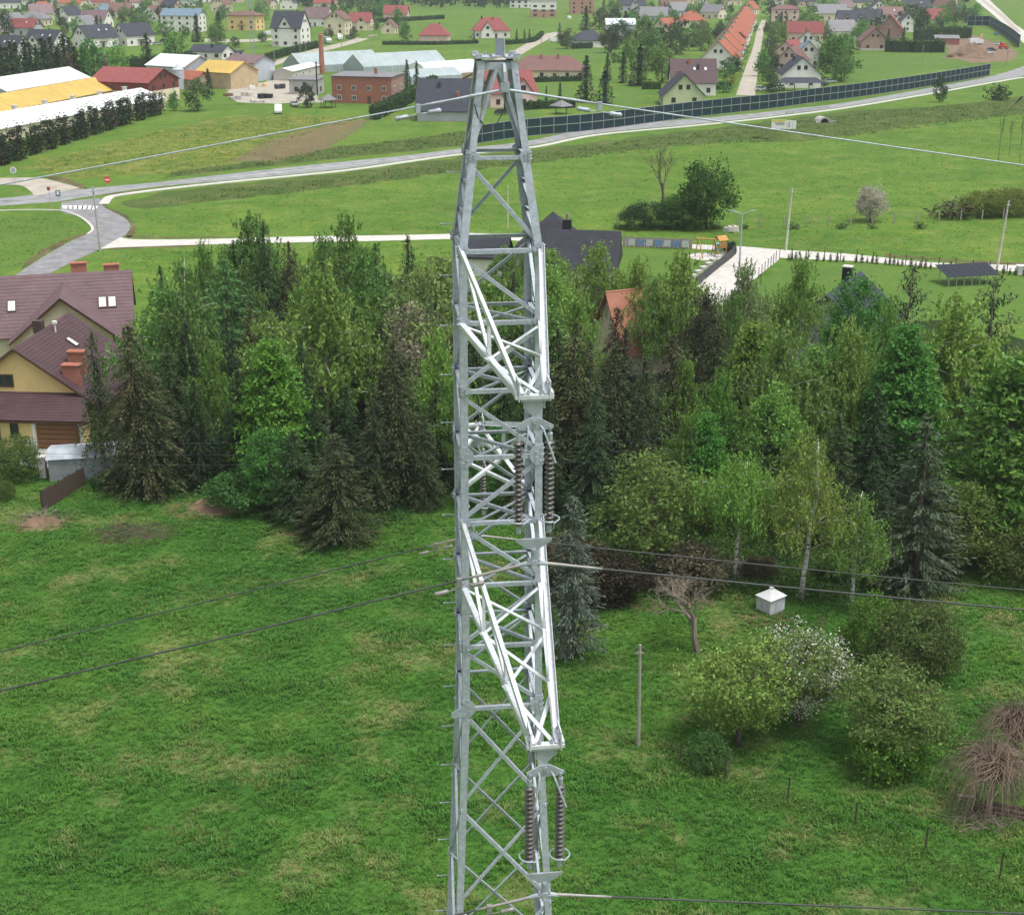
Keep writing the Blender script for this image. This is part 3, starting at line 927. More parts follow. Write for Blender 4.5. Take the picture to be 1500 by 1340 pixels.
C3 = 'line conductors'
wire('conductor', TIP_UP + Vector((0, -.03, -2.265)), .165, .213, .0135, 'cable_dark', 'dark conductor clamped under the upper insulator pair, passing before the shaft', group=C3, dampers=((-1.0, 'aluminium'),))
wire('conductor', TIP_LOW + Vector((0, -.03, -2.265)), .145, .19, .0135, 'cable_dark', 'dark conductor clamped under the lowest insulator pair, low across the grass', group=C3, dampers=((-.75, 'aluminium'),))
wire('conductor', TIP_FAR + Vector((0, -.03, -2.265)), .168, .222, .0135, 'cable_dark', 'dark conductor running behind the pylon shaft, below the copse', group=C3, dampers=((-.75, 'aluminium'),))
wire('earth_wire', Vector((.09, -.40, Z(1.9))), .157, .176, .012, 'steel', 'pale earth wire hung at the very top of the pylon', armour=.8, armour_r=.022, dampers=((-1.27, 'steel'), (1.4, 'steel')), amtl='steel')

# ------------------------------------------------------------------ vegetation
def np_mesh(name, V, Q, mtl, tri=None):
    me = bpy.data.meshes.new(name)
    nq = len(Q)
    me.vertices.add(len(V)); me.vertices.foreach_set('co', np.asarray(V, dtype=np.float32).ravel())
    me.loops.add(nq * 4); me.loops.foreach_set('vertex_index', np.asarray(Q, dtype=np.int32).ravel())
    me.polygons.add(nq)
    me.polygons.foreach_set('loop_start', np.arange(nq, dtype=np.int32) * 4)
    me.materials.append(mtl)
    me.update(calc_edges=True)
    return me


def unit(a):
    return a / np.maximum(np.linalg.norm(a, axis=1, keepdims=True), 1e-9)


def leaves(C, D, W, l, w_):
    """Diamond leaves/sprays: centre C, long way D, wide way W, half length l, half width w."""
    C, D, W = np.asarray(C), unit(np.asarray(D)), unit(np.asarray(W))
    l = np.broadcast_to(np.asarray(l), (len(C),))[:, None]; w_ = np.broadcast_to(np.asarray(w_), (len(C),))[:, None]
    V = np.stack([C - D * l, C + W * w_, C + D * l, C - W * w_], 1).reshape(-1, 3)
    return V, np.arange(len(C) * 4).reshape(-1, 4)


def rdir(n, rg):
    return unit(rg.normal(size=(n, 3)))


def crown_mesh(name, parts, mtl):
    V, Q, k = [], [], 0
    for v, q in parts:
        V.append(v); Q.append(q + k); k += len(v)
    return np_mesh(name, np.concatenate(V), np.concatenate(Q), mtl)


def trunk_mesh(name, H, r0, mtl, bend=.25, limbs=(), n=7, top=.03):
    m = MB(); rr = random.Random(int(H * 97 + r0 * 991 + len(limbs)))
    k = 6
    pts = [Vector((bend * math.sin(i / k * 2.4 + rr.random() * .3) * (i / k) * rr.uniform(.6, 1.2), bend * math.sin(i / k * 1.7) * (i / k) * rr.uniform(-1, 1), H * i / k)) for i in range(k + 1)]
    m.tube(pts, [r0 * (1 - i / k) ** .8 + top for i in range(k + 1)], n)
    for L, r in limbs:
        m.tube(L, [r * (1 - .8 * i / (len(L) - 1)) for i in range(len(L))], 5)
    return m.mesh(name, mtl, True)


def spruce(seed, H=14, Rm=2.6, whorls=40, base=.05, droop=.4, size=1.0, power=.85, gaps=0.0):
    rg = np.random.default_rng(seed)
    C, D, W, l, w_ = [], [], [], [], []
    for z in np.linspace(base * H, .985 * H, whorls):
        t = (z / H - base) / (1 - base)
        rad = Rm * (1 - t) ** power * (.75 + .25 * min(1, t * 6 + .4)) + .12
        nb = int(5 + 4 * (1 - t))
        for b in range(nb):
            if rg.random() < gaps: continue
            a = rg.uniform(0, 6.283); L = rad * rg.uniform(.68, 1.14); zz = z + rg.uniform(-.2, .2)
            o = np.array([math.cos(a), math.sin(a), 0]); p = np.array([-o[1], o[0], 0])
            k = max(2, int(L / (.34 * size)))
            for s in np.linspace(.22, 1, k):
                c = o * L * s + np.array([0, 0, zz - droop * L * s * s * .9 + .12 * L * s ** 4])
                for side in (-1, 1):
                    d = o * rg.uniform(.5, 1.1) + p * side * rg.uniform(.3, 1.0) * (1.15 - s) + np.array([0, 0, rg.uniform(-.5, .05)])
                    C.append(c + p * side * .14 * size + rg.normal(size=3) * .05); D.append(d)
                    W.append(p + np.array([0, 0, rg.uniform(-.8, .8)]) + o * .2 * side)
                    l.append(.27 * size * rg.uniform(.7, 1.25)); w_.append(.085 * size * rg.uniform(.7, 1.3))
                C.append(c + np.array([0, 0, -.18 * size])); D.append(np.array([rg.normal() * .3, rg.normal() * .3, -1.0])); W.append(p + o * rg.normal() * .6)
                l.append(.26 * size * rg.uniform(.7, 1.3)); w_.append(.075 * size * rg.uniform(.7, 1.3))
    return leaves(np.array(C), np.array(D), np.array(W), np.array(l), np.array(w_))


def birch(seed, H=15, Rm=2.6, n_limb=24, strands=15, leaf=1.0, hang=1.0, base=.3):
    """Rising limbs with curtains of small leaves hanging from their outer ends."""
    rg = np.random.default_rng(seed)
    C, D, W = [], [], []
    limbs = []
    for i in range(n_limb):
        t = base + (1 - base) * .95 * (i / n_limb) ** .9
        a = i * 2.4 + rg.uniform(-.4, .4)
        prof = math.sin(min(1, (t - base) / (1 - base) * 1.05 + .28) * math.pi) ** .7
        L = Rm * prof * rg.uniform(.7, 1.15) + .25
        o = np.array([math.cos(a), math.sin(a), 0])
        p0 = np.array([0, 0, t * H]); pts = []
        for s in np.linspace(0, 1, 5):
            pts.append(p0 + o * L * s + np.array([0, 0, L * (1.0 * s - .55 * s * s)]))
        limbs.append(([Vector(q) for q in pts], .05 * (1 - t) + .018))
        ns = max(4, int(strands * (.4 + .6 * prof)))
        for k in range(ns):
            s = rg.uniform(.25, 1.0); q = p0 + o * L * s + np.array([0, 0, L * (1.0 * s - .55 * s * s)])
            q = q + rg.normal(size=3) * np.array([.42, .42, .25]) * (Rm / 2.6)
            ln = hang * rg.uniform(.5, 1.9) * (.6 + .4 * prof)
            m_ = int(ln / .11) + 3
            dr = rg.normal(size=2) * .14
            for j in range(m_):
                f = j / m_
                C.append(q + np.array([dr[0] * f * ln + rg.normal() * .07, dr[1] * f * ln + rg.normal() * .07, .15 - ln * f]))
                D.append([rg.normal() * .55, rg.normal() * .55, -1]); W.append(rg.normal(size=3))
    C = np.array(C)
    return leaves(C, np.array(D), np.array(W), .125 * leaf * rg.uniform(.7, 1.3, len(C)), .07 * leaf * rg.uniform(.7, 1.3, len(C))), limbs


def broad(seed, H=9, Rm=3, clusters=110, per=42, leaf=1.0, base=.12, flat=.7, lumpy=.35, shape='egg', cr=.65, up=.5):
    """Leaf clumps spread through an uneven crown."""
    rg = np.random.default_rng(seed)
    C, D, W = [], [], []
    z0 = base * H; hh = (H - z0) / 2
    lob = [(rg.uniform(0, 6.28), rg.uniform(-.8, .8), rg.uniform(.7, 1.25)) for _ in range(9)]
    cent = []
    while len(cent) < clusters:
        d = rdir(1, rg)[0]
        r = rg.uniform(.25, 1) ** .45
        k = 1.0
        for a, zz, g in lob:
            q = d @ np.array([math.cos(a) * math.sqrt(1 - zz * zz), math.sin(a) * math.sqrt(1 - zz * zz), zz])
            if q > .6: k *= 1 + (g - 1) * lumpy * 2 * (q - .6) / .4
        zr = d[2] * r
        if shape == 'egg': wd = 1 - .28 * zr
        elif shape == 'cone': wd = .62 - .52 * zr
        elif shape == 'dome': wd = 1 - .1 * zr
        elif shape == 'umbrella': wd = 1 + .25 * zr
        else: wd = 1
        c = np.array([d[0] * r * Rm * k * wd, d[1] * r * Rm * k * wd, z0 + hh + zr * hh * k])
        cent.append((c, d, r))
    for c, d, r in cent:
        n = int(per * rg.uniform(.6, 1.3)); s = cr * rg.uniform(.65, 1.25)
        q = rg.normal(size=(n, 3)) * np.array([s, s, s * flat]) * .55
        C.append(c + q); D.append(rdir(n, rg) + d * .4 + np.array([0, 0, -.15])); W.append(rdir(n, rg) * .8 + np.cross(np.tile(d, (n, 1)), rdir(n, rg)))
    C, D, W = np.concatenate(C), np.concatenate(D), np.concatenate(W)
    N = len(C)
    return leaves(C, D, W, .17 * leaf * rg.uniform(.65, 1.35, N), .105 * leaf * rg.uniform(.65, 1.35, N))


def limb_set(seed, H, Rm, n=9, base=.2, r=.07):
    rg = random.Random(seed); out = []
    for i in range(n):
        t = base + (.8 - base) * i / n; a = i * 2.4 + rg.uniform(-.5, .5); L = Rm * rg.uniform(.5, .85)
        out.append(([Vector((math.cos(a) * L * s, math.sin(a) * L * s, t * H + L * (.9 * s - .2 * s * s))) for s in (0, .33, .66, 1)], r * (1.2 - t)))
    return out


def twig_tree(seed, H, spread, depth=5, r0=.16, droop=0.0, first=.28, lean=0.0):
    """Leafless tree: forking twigs."""
    rg = random.Random(seed); m = MB()
    def grow(p, d, L, r, k):
        q = p + d * L
        mid = p + d * L * .5 + Vector((rg.uniform(-1, 1), rg.uniform(-1, 1), 0)) * L * .05
        m.tube([p, mid, q], [r, r * .85, r * .68], 5 if k > 2 else 3, caps=False)
        if k == 0: return
        for _ in range(3 if k > 1 else 4):
            e = (d + Vector((rg.uniform(-1, 1), rg.uniform(-1, 1), rg.uniform(-.35, .5) - droop * (depth - k) * .25)) * spread).normalized()
            grow(p + d * L * rg.uniform(.55, 1.0), e, L * rg.uniform(.55, .82), r * rg.uniform(.45, .62), k - 1)
    grow(Vector((0, 0, -.1)), Vector((lean, 0, 1)).normalized(), H * first, r0, depth)
    return m


def proto(name, crown_parts, trunk, leafm):
    return crown_mesh(name + '_crown', crown_parts, leafm), trunk


LF, ND = M['leaf'], M['needle']
PROTO = {}
def reg(kind, H, crown, trunk): PROTO.setdefault(kind, []).append((H, crown, trunk))

for s in range(3):
    reg('spruce', 14, crown_mesh('crown', [spruce(10 + s, 14, 3.2, 62, .05, .45, .72, .75)], ND), trunk_mesh('trunk', 13.6, .2, M['bark'], .1))
for s in range(2):
    reg('old_spruce', 14, crown_mesh('crown', [spruce(20 + s, 14, 3.2, 56, .1, .8, .75, .62, .1)], ND), trunk_mesh('trunk', 13.7, .19, M['bark'], .15))
reg('thin_spruce', 13, crown_mesh('crown', [spruce(31, 13, 2.3, 46, .25, 1.0, .75, .5, .28)], ND), trunk_mesh('trunk', 12.7, .15, M['bark'], .2))
reg('fir', 12, crown_mesh('crown', [spruce(41, 12, 3.3, 52, .02, .12, .72, .8)], ND), trunk_mesh('trunk', 11.7, .2, M['bark'], .05))
reg('blue_spruce', 10.5, crown_mesh('crown', [spruce(51, 10.5, 2.25, 52, .1, .3, .62, .6)], ND), trunk_mesh('trunk', 10.2, .17, M['bark'], .05))
reg('larch', 14, crown_mesh('crown', [spruce(61, 14, 3.9, 46, .1, .1, .85, .65, .12)], LF), trunk_mesh('trunk', 13.7, .18, M['bark'], .1))
reg('pine', 15, crown_mesh('crown', [spruce(71, 15, 2.3, 18, .45, -.35, 1.0, .4, .25)], ND), trunk_mesh('trunk', 14.6, .17, M['bark_pale'], .2))
for s in range(3):
    c, lm = birch(80 + s, 15, 3.9, 32, 36, 1.3, 1.15, .22)
    reg('birch', 15, crown_mesh('crown', [c], LF), trunk_mesh('trunk', 13.3, .15, M['birch_bark'], .3, lm, top=.015))
c, lm = birch(86, 15, 2.6, 24, 22, 1.3, 1.2, .36)
reg('slim_birch', 15, crown_mesh('crown', [c], LF), trunk_mesh('trunk', 14.8, .13, M['birch_bark'], .4, lm, top=.02))
c, lm = birch(90, 9.4, 3.4, 26, 40, .95, 1.1, .46)
reg('weeping_birch', 9.4, crown_mesh('crown', [c], LF), trunk_mesh('trunk', 9.1, .14, M['birch_bark'], .35, lm, top=.025))
c, lm = birch(93, 12.4, 3.0, 28, 30, .95, 1.15, .3)
reg('open_birch', 12.4, crown_mesh('crown', [c], LF), trunk_mesh('trunk', 12.2, .16, M['birch_bark'], .8, [(L, r * .8) for L, r in lm], top=.03))
for s in range(2):
    reg('maple', 13, crown_mesh('crown', [broad(100 + s, 13, 3.9, 280, 50, 1.05, .1, .32, .4, 'cone', .8)], LF), trunk_mesh('trunk', 11, .2, M['bark'], .2, limb_set(3 + s, 13, 3.0)))
for s in range(2):
    reg('broadleaf', 12, crown_mesh('crown', [broad(110 + s, 12, 3.7, 240, 50, 1.05, .16, .7, .5, 'egg', .75)], LF), trunk_mesh('trunk', 10, .2, M['bark'], .3, limb_set(7 + s, 12, 2.8)))
for s in range(2):
    reg('sparse_tree', 9.4, crown_mesh('crown', [broad(120 + s, 9.4, 3.3, 190, 44, .8, .1, .8, .5, 'egg', .65)], LF), trunk_mesh('trunk', 8.6, .14, M['bark'], .2, limb_set(17 + s, 9.4, 2.9, 16, .1, .05)))
for s in range(2):
    reg('fruit_tree', 5.7, crown_mesh('crown', [broad(130 + s, 5.7, 2.7, 190, 60, .6, .22, .75, .7, 'umbrella', .55)], LF), trunk_mesh('trunk', 4.6, .15, M['bark'], .3, limb_set(27 + s, 5.7, 2.5, 10, .25, .09)))
for s in range(3):
    reg('bush', 3, crown_mesh('crown', [broad(140 + s, 3, 1.9, 100, 60, .58, -.02, .8, .6, 'dome', .5)], LF), trunk_mesh('trunk', 2, .06, M['bark'], .1, limb_set(37 + s, 3, 1.6, 8, .05, .03)))
reg('big_bush', 4.7, crown_mesh('crown', [broad(147, 4.7, 3.0, 190, 70, .6, -.02, .8, .6, 'dome', .55)], LF), trunk_mesh('trunk', 3, .08, M['bark'], .1, limb_set(47, 4.7, 2.5, 10, .05, .04)))
reg('far_blossom', 5.5, crown_mesh('crown', [broad(149, 5.5, 2.6, 150, 40, .8, .08, .85, .4, 'dome', .6)], LF), trunk_mesh('trunk', 3.5, .12, M['bark'], .1, limb_set(49, 5.5, 2.2, 8, .1, .05)))
# plain, cheaper trees for the village far off
for s in range(3):
    reg('far_broadleaf', 9, crown_mesh('crown', [broad(150 + s, 9, 3.3, 80, 20, 1.9, .0, .8, .6, 'egg', 1.0)], LF), trunk_mesh('trunk', 6, .2, M['bark'], .1, n=5))
for s in range(2):
    reg('far_conifer', 10, crown_mesh('crown', [spruce(160 + s, 10, 2.3, 20, .03, .35, 2.0, .8)], ND), trunk_mesh('trunk', 9, .18, M['bark'], .05, n=5))
reg('far_thuja', 5, crown_mesh('crown', [broad(170, 5, .72, 44, 16, .9, -.02, 1.5, .2, 'cone', .34)], ND), trunk_mesh('trunk', 3, .08, M['bark'], .02, n=5))
reg('far_bush', 3, crown_mesh('crown', [broad(175, 3, 2.1, 26, 16, 1.5, -.05, .7, .7, 'dome', .7)], LF), trunk_mesh('trunk', 1.5, .08, M['bark'], .05, n=5))
reg('twig', 9, twig_tree(5, 9, .62, 5, .2).mesh('crown', M['bark'], False), None)

tree_n = [0]
NAMES = {'old_spruce': 'spruce_tree', 'thin_spruce': 'spruce_tree', 'spruce': 'spruce_tree', 'fir': 'fir_tree', 'blue_spruce': 'spruce_tree', 'larch': 'larch_tree', 'pine': 'pine_tree',
         'birch': 'birch_tree', 'slim_birch': 'birch_tree', 'weeping_birch': 'birch_tree', 'open_birch': 'birch_tree', 'maple': 'maple_tree', 'broadleaf': 'broadleaf_tree', 'sparse_tree': 'broadleaf_tree', 'fruit_tree': 'fruit_tree',
         'bush': 'bush', 'big_bush': 'bush', 'far_blossom': 'blossom_tree', 'far_broadleaf': 'broadleaf_tree', 'far_conifer': 'conifer_tree', 'far_thuja': 'columnar_thuja', 'far_bush': 'bush', 'twig': 'bare_tree'}


LEAFY = ('birch', 'slim_birch', 'weeping_birch', 'open_birch', 'maple', 'broadleaf', 'larch', 'far_broadleaf', 'sparse_tree')


def plant(kind, loc, H, col, label, wide=1.0, group=None, lean=0.0, var=None):
    """One tree or shrub: trunk and crown under an Empty at its foot."""
    i = tree_n[0]; tree_n[0] += 1
    pr = PROTO[kind]; h0, crown, trunk = pr[(i if var is None else var) % len(pr)]
    rr = random.Random(i * 7 + 3)
    nm = NAMES[kind]
    o = empty(nm, (loc[0], loc[1], 0), rr.uniform(0, 6.28), label, 'bush' if nm == 'bush' else 'tree', group)
    if lean: o.rotation_euler = (0, lean, rr.uniform(-.3, .3))
    s = H / h0
    o.scale = (s * wide * rr.uniform(.88, 1.14), s * wide * rr.uniform(.88, 1.14), s)
    if not lean: o.rotation_euler = (rr.uniform(-.03, .03), rr.uniform(-.03, .03), o.rotation_euler[2])
    g_ = 1.3 if kind in LEAFY else 1.0
    c = put('crown', crown, o); c.color = (*[x * rr.uniform(.9, 1.1) * g_ for x in col], 1)
    if trunk: put('trunk', trunk, o)
    return o


# colours of foliage, one per kind and season's mood
DK = (.036, .066, .026); DK2 = (.047, .072, .028); BRN = (.062, .07, .03); FIRG = (.03, .08, .032)
BIR = (.125, .215, .045); BIR2 = (.15, .235, .05); BIRD = (.095, .18, .042); LIME = (.09, .18, .03); LAR = (.065, .155, .045)
OLV = (.1, .14, .038); YEL = (.15, .185, .06); PALE = (.24, .26, .17); BLU = (.085, .115, .078); GRN = (.065, .165, .034); BLOS = (.12, .2, .05)

FOREST = [  # kind, u, v of the top, distance, colour, width, label
    # --- left copse
    ('thin_spruce', 130, 482, 111, DK2, .9, 'ragged spruce leaning over the metal garage'),
    ('old_spruce', 195, 472, 108, BRN, 1.15, 'brownish spruce nearest the house at the copse corner'),
    ('birch', 236, 408, 124, BIRD, 1.2, 'dark green birch just behind the brownish corner spruce'),
    ('spruce', 237, 388, 141, DK, .75, 'slim dark spruce tip standing above the corner birch'),
    ('slim_birch', 268, 372, 121, BIRD, .9, 'birch with one long thin white trunk, behind the brownish corner spruce'),
    ('larch', 322, 380, 128, LAR, 1.1, 'feathery bright green larch in the middle of the copse'),
    ('old_spruce', 292, 420, 130, BRN, .9, 'brown spruce between the thin white birch and the larch'),
    ('birch', 360, 310, 152, BIRD, 1.1, 'tallest birch at the back, first to overlap the white track'),
    ('spruce', 379, 322, 147, DK, .8, 'dark spruce top beside the tallest birch at the back'),
    ('old_spruce', 421, 350, 148, BRN, 1.0, 'brown spruce in front of the white track, between two back birches'),
    ('birch', 503, 310, 150, BIRD, 1.0, 'pointed birch at the back overlapping the white track'),
    ('birch', 470, 338, 156, BIRD, .9, 'rounded birch at the back, behind the largest birch'),
    ('birch', 468, 378, 116, BIR, 1.25, 'largest birch of the copse, with pale stem showing in its crown'),
    ('birch', 532, 355, 128, BIRD, 1.2, 'full dark birch directly behind the largest birch'),
    ('spruce', 596, 343, 140, DK, .85, 'narrow dark spruce at the back nearest the pylon'),
    ('spruce', 552, 356, 146, DK2, .9, 'dark spruce at the back between the full birch and the narrow spruce'),
    ('sparse_tree', 636, 372, 124, YEL, 1.0, 'pale yellowish blossoming tree right beside the pylon shaft'),
    ('sparse_tree', 606, 436, 122, PALE, .75, 'greyish white blossoming tree below the yellowish one'),
    ('maple', 399, 492, 107, LIME, 1.0, 'vivid lime green maple at the front of the copse'),
    ('old_spruce', 575, 490, 106, BRN, 1.15, 'brown green spruce at the front nearest the pylon'),
    ('birch', 640, 478, 112, BIR2, .9, 'light green birch partly behind the pylon shaft'),
    ('spruce', 488, 636, 98, DK2, 1.9, 'low broad spruce at the very front edge of the copse'),
    ('spruce', 432, 630, 102, DK, 1.7, 'low dark spruce left of the broad front one'),
    ('fir', 322, 630, 109, FIRG, 1.3, 'small spreading fir in front of the larch'),
    ('fir', 288, 612, 112, FIRG, 1.0, 'small fir beside the foot of the thin white birch'),
    ('old_spruce', 362, 450, 124, BRN, .9, 'brown spruce rising behind the lime green maple'),
    ('spruce', 330, 470, 119, DK, .9, 'black green spruce between the larch and the maple'),
    ('spruce', 445, 500, 111, DK, .95, 'dark spruce tucked between the maple and the largest birch'),
    ('spruce', 545, 560, 104, DK2, .9, 'dark spruce against the brown green one by the pylon'),
    ('spruce', 612, 402, 134, DK, .95, 'dark spruce behind the pale blossoming trees'),
    ('spruce', 575, 405, 130, DK, .9, 'dark spruce behind the brown green front one'),
    ('spruce', 250, 500, 113, DK2, 1.1, 'dark spruce at the edge, right of the brownish corner one'),
    ('spruce', 212, 540, 107, DK2, 1.0, 'shorter dark spruce at the foot of the brownish corner one'),
    ('birch', 300, 350, 150, BIRD, .9, 'round birch at the back before the strip of grass by the road'),
    ('spruce', 340, 350, 152, DK, .8, 'dark spruce at the back, left of the tallest birch'),
    ('broadleaf', 395, 625, 103, GRN, .9, 'bushy green tree under the lime green maple'),
    ('spruce', 505, 560, 108, DK, .9, 'dark spruce under the largest birch'),
    ('spruce', 620, 600, 104, DK2, .95, 'short dark spruce by the pylon below the light green birch'),
    ('bush', 345, 690, 104, GRN, 1.4, 'low green thicket at the copse edge by the bare earth'),
    ('bush', 255, 700, 108, GRN, 1.7, 'low green thicket at the foot of the corner spruces'),
    ('bush', 160, 700, 109, GRN, 1.2, 'low green bush beside the brown fence'),
    ('big_bush', 18, 640, 111, OLV, .95, 'olive garden bush before the yellow house'),
    ('big_bush', 5, 705, 106, OLV, .9, 'thin olive bush by the plank fence at the field corner'),
    ('broadleaf', 800, 362, 155, BIR, .8, 'light green tree in front of the charcoal tiled roof, by the pylon'),
    ('broadleaf', 735, 359, 172, BIRD, .9, 'green tree before the flat annex of the charcoal tiled house'),
    ('birch', 768, 366, 165, BIR, .9, 'birch behind the pylon shaft before the charcoal tiled house'),
    ('birch', 905, 392, 150, BIR2, .9, 'low birch before the corner of the charcoal tiled house'),
    ('birch', 960, 400, 140, BIR, 1.0, 'birch before the lower garden lawn'),
    ('birch', 676, 392, 130, BIR, 1.0, 'light birch seen through the pylon between the upper arm braces'),
    ('birch', 718, 402, 126, BIRD, 1.0, 'birch seen through the middle of the pylon shaft'),
    ('spruce', 752, 396, 134, DK2, 1.0, 'dark spruce seen through the pylon near its far leg'),
    ('broadleaf', 772, 420, 122, BIRD, .9, 'green tree behind the upper insulators'),
    ('spruce', 690, 470, 117, DK, 1.1, 'dark spruce seen through the pylon under the upper arm'),
    ('spruce', 735, 490, 113, DK2, 1.1, 'dark spruce seen through the pylon behind the upper arm tip'),
    ('spruce', 775, 520, 108, DK, 1.1, 'dark spruce directly behind the upper insulator pair'),
    ('birch', 668, 540, 108, BIR, .8, 'small birch seen through the pylon below the upper arm'),
    ('broadleaf', 712, 610, 104, GRN, .8, 'green bushy tree seen through the pylon behind the far insulators'),
    ('spruce', 752, 630, 102, DK2, 1.1, 'low dark spruce seen through the pylon at the copse front'),
    # --- right copse
    ('blue_spruce', 845, 725, 79, BLU, 1.0, 'silvery blue spruce standing alone beside the lower crossarm'),
    ('sparse_tree', 965, 655, 92, OLV, 1.1, 'olive brown hornbeam at the front of the right copse'),
    ('weeping_birch', 1085, 668, 90, BIR2, 1.0, 'weeping birch with white speckled stem left of the white hut'),
    ('open_birch', 1192, 638, 87, BIR2, 1.0, 'tall birch with crooked white stem right of the white hut'),
    ('fir', 1365, 608, 89, (.06, .085, .045), 1.15, 'big grey green fir behind the dome shaped bush'),
    ('maple', 1490, 515, 95, LIME, 1.15, 'bright green maple cut by the picture edge'),
    ('maple', 1336, 472, 106, GRN, 1.15, 'rich green broad tree behind the grey green fir'),
    ('pine', 1340, 392, 128, DK2, 1.0, 'thin open pine standing before the lawn'),
    ('pine', 1465, 406, 122, DK, 1.2, 'dark pine under the solar array'),
    ('birch', 1412, 428, 112, BIR, 1.5, 'great rounded birch between the two pines'),
    ('birch', 1178, 370, 141, BIR, 1.05, 'birch with pale branches before the white drive'),
    ('broadleaf', 1266, 402, 129, GRN, .75, 'dark bushy tree beside the slate chimney'),
    ('maple', 1108, 468, 112, (.12, .18, .032), 1.0, 'yellowish green maple above the weeping birch'),
    ('birch', 1154, 470, 107, BIR, 1.05, 'birch with white stem showing over the weeping one'),
    ('birch', 1250, 462, 109, BIR2, 1.0, 'drooping light birch in front of the slate roof'),
    ('broadleaf', 1212, 500, 110, BIR, .8, 'green tree between the two middle birches'),
    ('birch', 872, 351, 150, BIR, 1.2, 'birch before the charcoal tiled house'),
    ('birch', 932, 372, 146, BIR2, 1.1, 'birch before the garden with the wooden swing'),
    ('birch', 996, 366, 142, BIR, 1.1, 'birch with white stem before the garden corner'),
    ('birch', 1092, 380, 136, (.13, .2, .07), 1.0, 'birch with pale catkins standing over the white drive'),
    ('broadleaf', 820, 388, 139, BIR2, .8, 'light green tree beside the upper crossarm tip'),
    ('birch', 842, 425, 126, BIR, 1.1, 'birch at the edge of the dark spruces by the pylon'),
    ('old_spruce', 838, 470, 110, BRN, 1.25, 'brown green spruce right beside the upper insulators'),
    ('old_spruce', 902, 447, 118, (.045, .036, .018), .95, 'brown spruce in front of the orange roof'),
    ('old_spruce', 985, 492, 112, BRN, 1.2, 'brown green spruce right of the orange roof'),
    ('old_spruce', 900, 500, 107, DK2, 1.2, 'dark hanging spruce below the orange roof'),
    ('spruce', 950, 520, 107, DK2, 1.2, 'dark spruce behind the olive brown hornbeam'),
    ('broadleaf', 1040, 428, 126, (.055, .06, .03), .6, 'dark brownish tree beside the white drive'),
    ('spruce', 1052, 480, 116, DK2, .9, 'dark spruce under the dark brownish tree'),
    ('spruce', 870, 560, 101, DK, 1.1, 'black green spruce behind the silvery one'),
    ('maple', 1042, 604, 99, (.07, .17, .03), .85, 'fresh green maple between hornbeam and weeping birch'),
    ('spruce', 1290, 560, 103, DK, 1.0, 'dark spruce left of the rich green broad tree'),
    ('spruce', 1420, 560, 104, DK, 1.0, 'black green spruce in the gap beside the bright edge maple'),
    ('spruce', 1235, 600, 97, DK2, 1.0, 'dark spruce behind the crooked white birch stem'),
    ('spruce', 1290, 680, 92, DK, 1.2, 'low dark spruce left of the grey green fir'),
    ('open_birch', 1262, 720, 86, BIR, 1.1, 'small birch with a white foot, left of the grey green fir'),
    ('sparse_tree', 1425, 705, 92, (.11, .16, .038), .95, 'yellowish bush tree right of the grey green fir'),
    ('big_bush', 1492, 760, 91, OLV, 1.1, 'brownish olive bush under the bright edge maple'),
    ('broadleaf', 1150, 560, 101, BIR, .75, 'green tree under the white stemmed birches'),
    ('old_spruce', 1085, 540, 108, BRN, .95, 'brown green spruce behind the weeping birch'),
    ('spruce', 1130, 600, 100, DK, .9, 'dark spruce between weeping and crooked birches'),
    ('birch', 1300, 430, 122, BIR, .8, 'slender birch right of the slate chimney'),
    ('birch', 1075, 425, 130, BIRD, .8, 'dark green birch by the lower end of the drive'),
    ('bush', 845, 790, 88, (.075, .06, .035), 1.3, 'dull brown dead bush behind the silvery spruce'),
    ('bush', 893, 800, 87, (.045, .04, .025), 1.1, 'dark brown bush right of the silvery spruce'),
    ('bush', 1010, 800, 89, (.13, .11, .07), 1.2, 'dry greyish thicket left of the weeping birch stem'),
    ('bush', 1115, 815, 91, (.07, .06, .035), 1.3, 'dry brown thicket behind the white hut'),
    ('bush', 1235, 795, 91, GRN, 1.2, 'low green bush behind the crooked birch'),
    # --- right meadow
    ('fruit_tree', 1090, 946, 68.5, (.17, .27, .06), 1.0, 'light green fruit tree touching the white blossoming one'),
    ('fruit_tree', 1180, 928, 70.5, BLOS, .95, 'white blossoming fruit tree in the garden'),
    ('fruit_tree', 1320, 978, 67, (.13, .19, .05), 1.1, 'olive green fruit tree standing alone below the dome shaped bush'),
    ('big_bush', 1350, 886, 76.5, (.1, .125, .038), .95, 'dome shaped olive brown bush at the garden edge'),
    ('big_bush', 1282, 872, 78, (.1, .19, .035), .75, 'fresh green bush leaning on the dome shaped one'),
    ('bush', 1300, 1068, 65.5, (.13, .24, .04), 1.15, 'fresh green bush under the olive green fruit tree'),
    ('bush', 1040, 1075, 66, (.1, .18, .05), .7, 'wispy green bush by the leaning fence post'),
]
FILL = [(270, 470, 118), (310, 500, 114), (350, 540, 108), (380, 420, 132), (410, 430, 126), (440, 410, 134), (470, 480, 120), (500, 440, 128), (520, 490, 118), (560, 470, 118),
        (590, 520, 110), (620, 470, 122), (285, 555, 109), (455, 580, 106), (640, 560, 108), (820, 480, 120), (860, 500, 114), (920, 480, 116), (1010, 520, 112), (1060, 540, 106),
        (1120, 520, 110), (1190, 540, 107), (1270, 520, 112), (1310, 540, 108), (1380, 520, 112), (1440, 500, 112), (1010, 600, 100), (800, 560, 104), (935, 590, 99), (1180, 620, 97), (1460, 600, 101)]
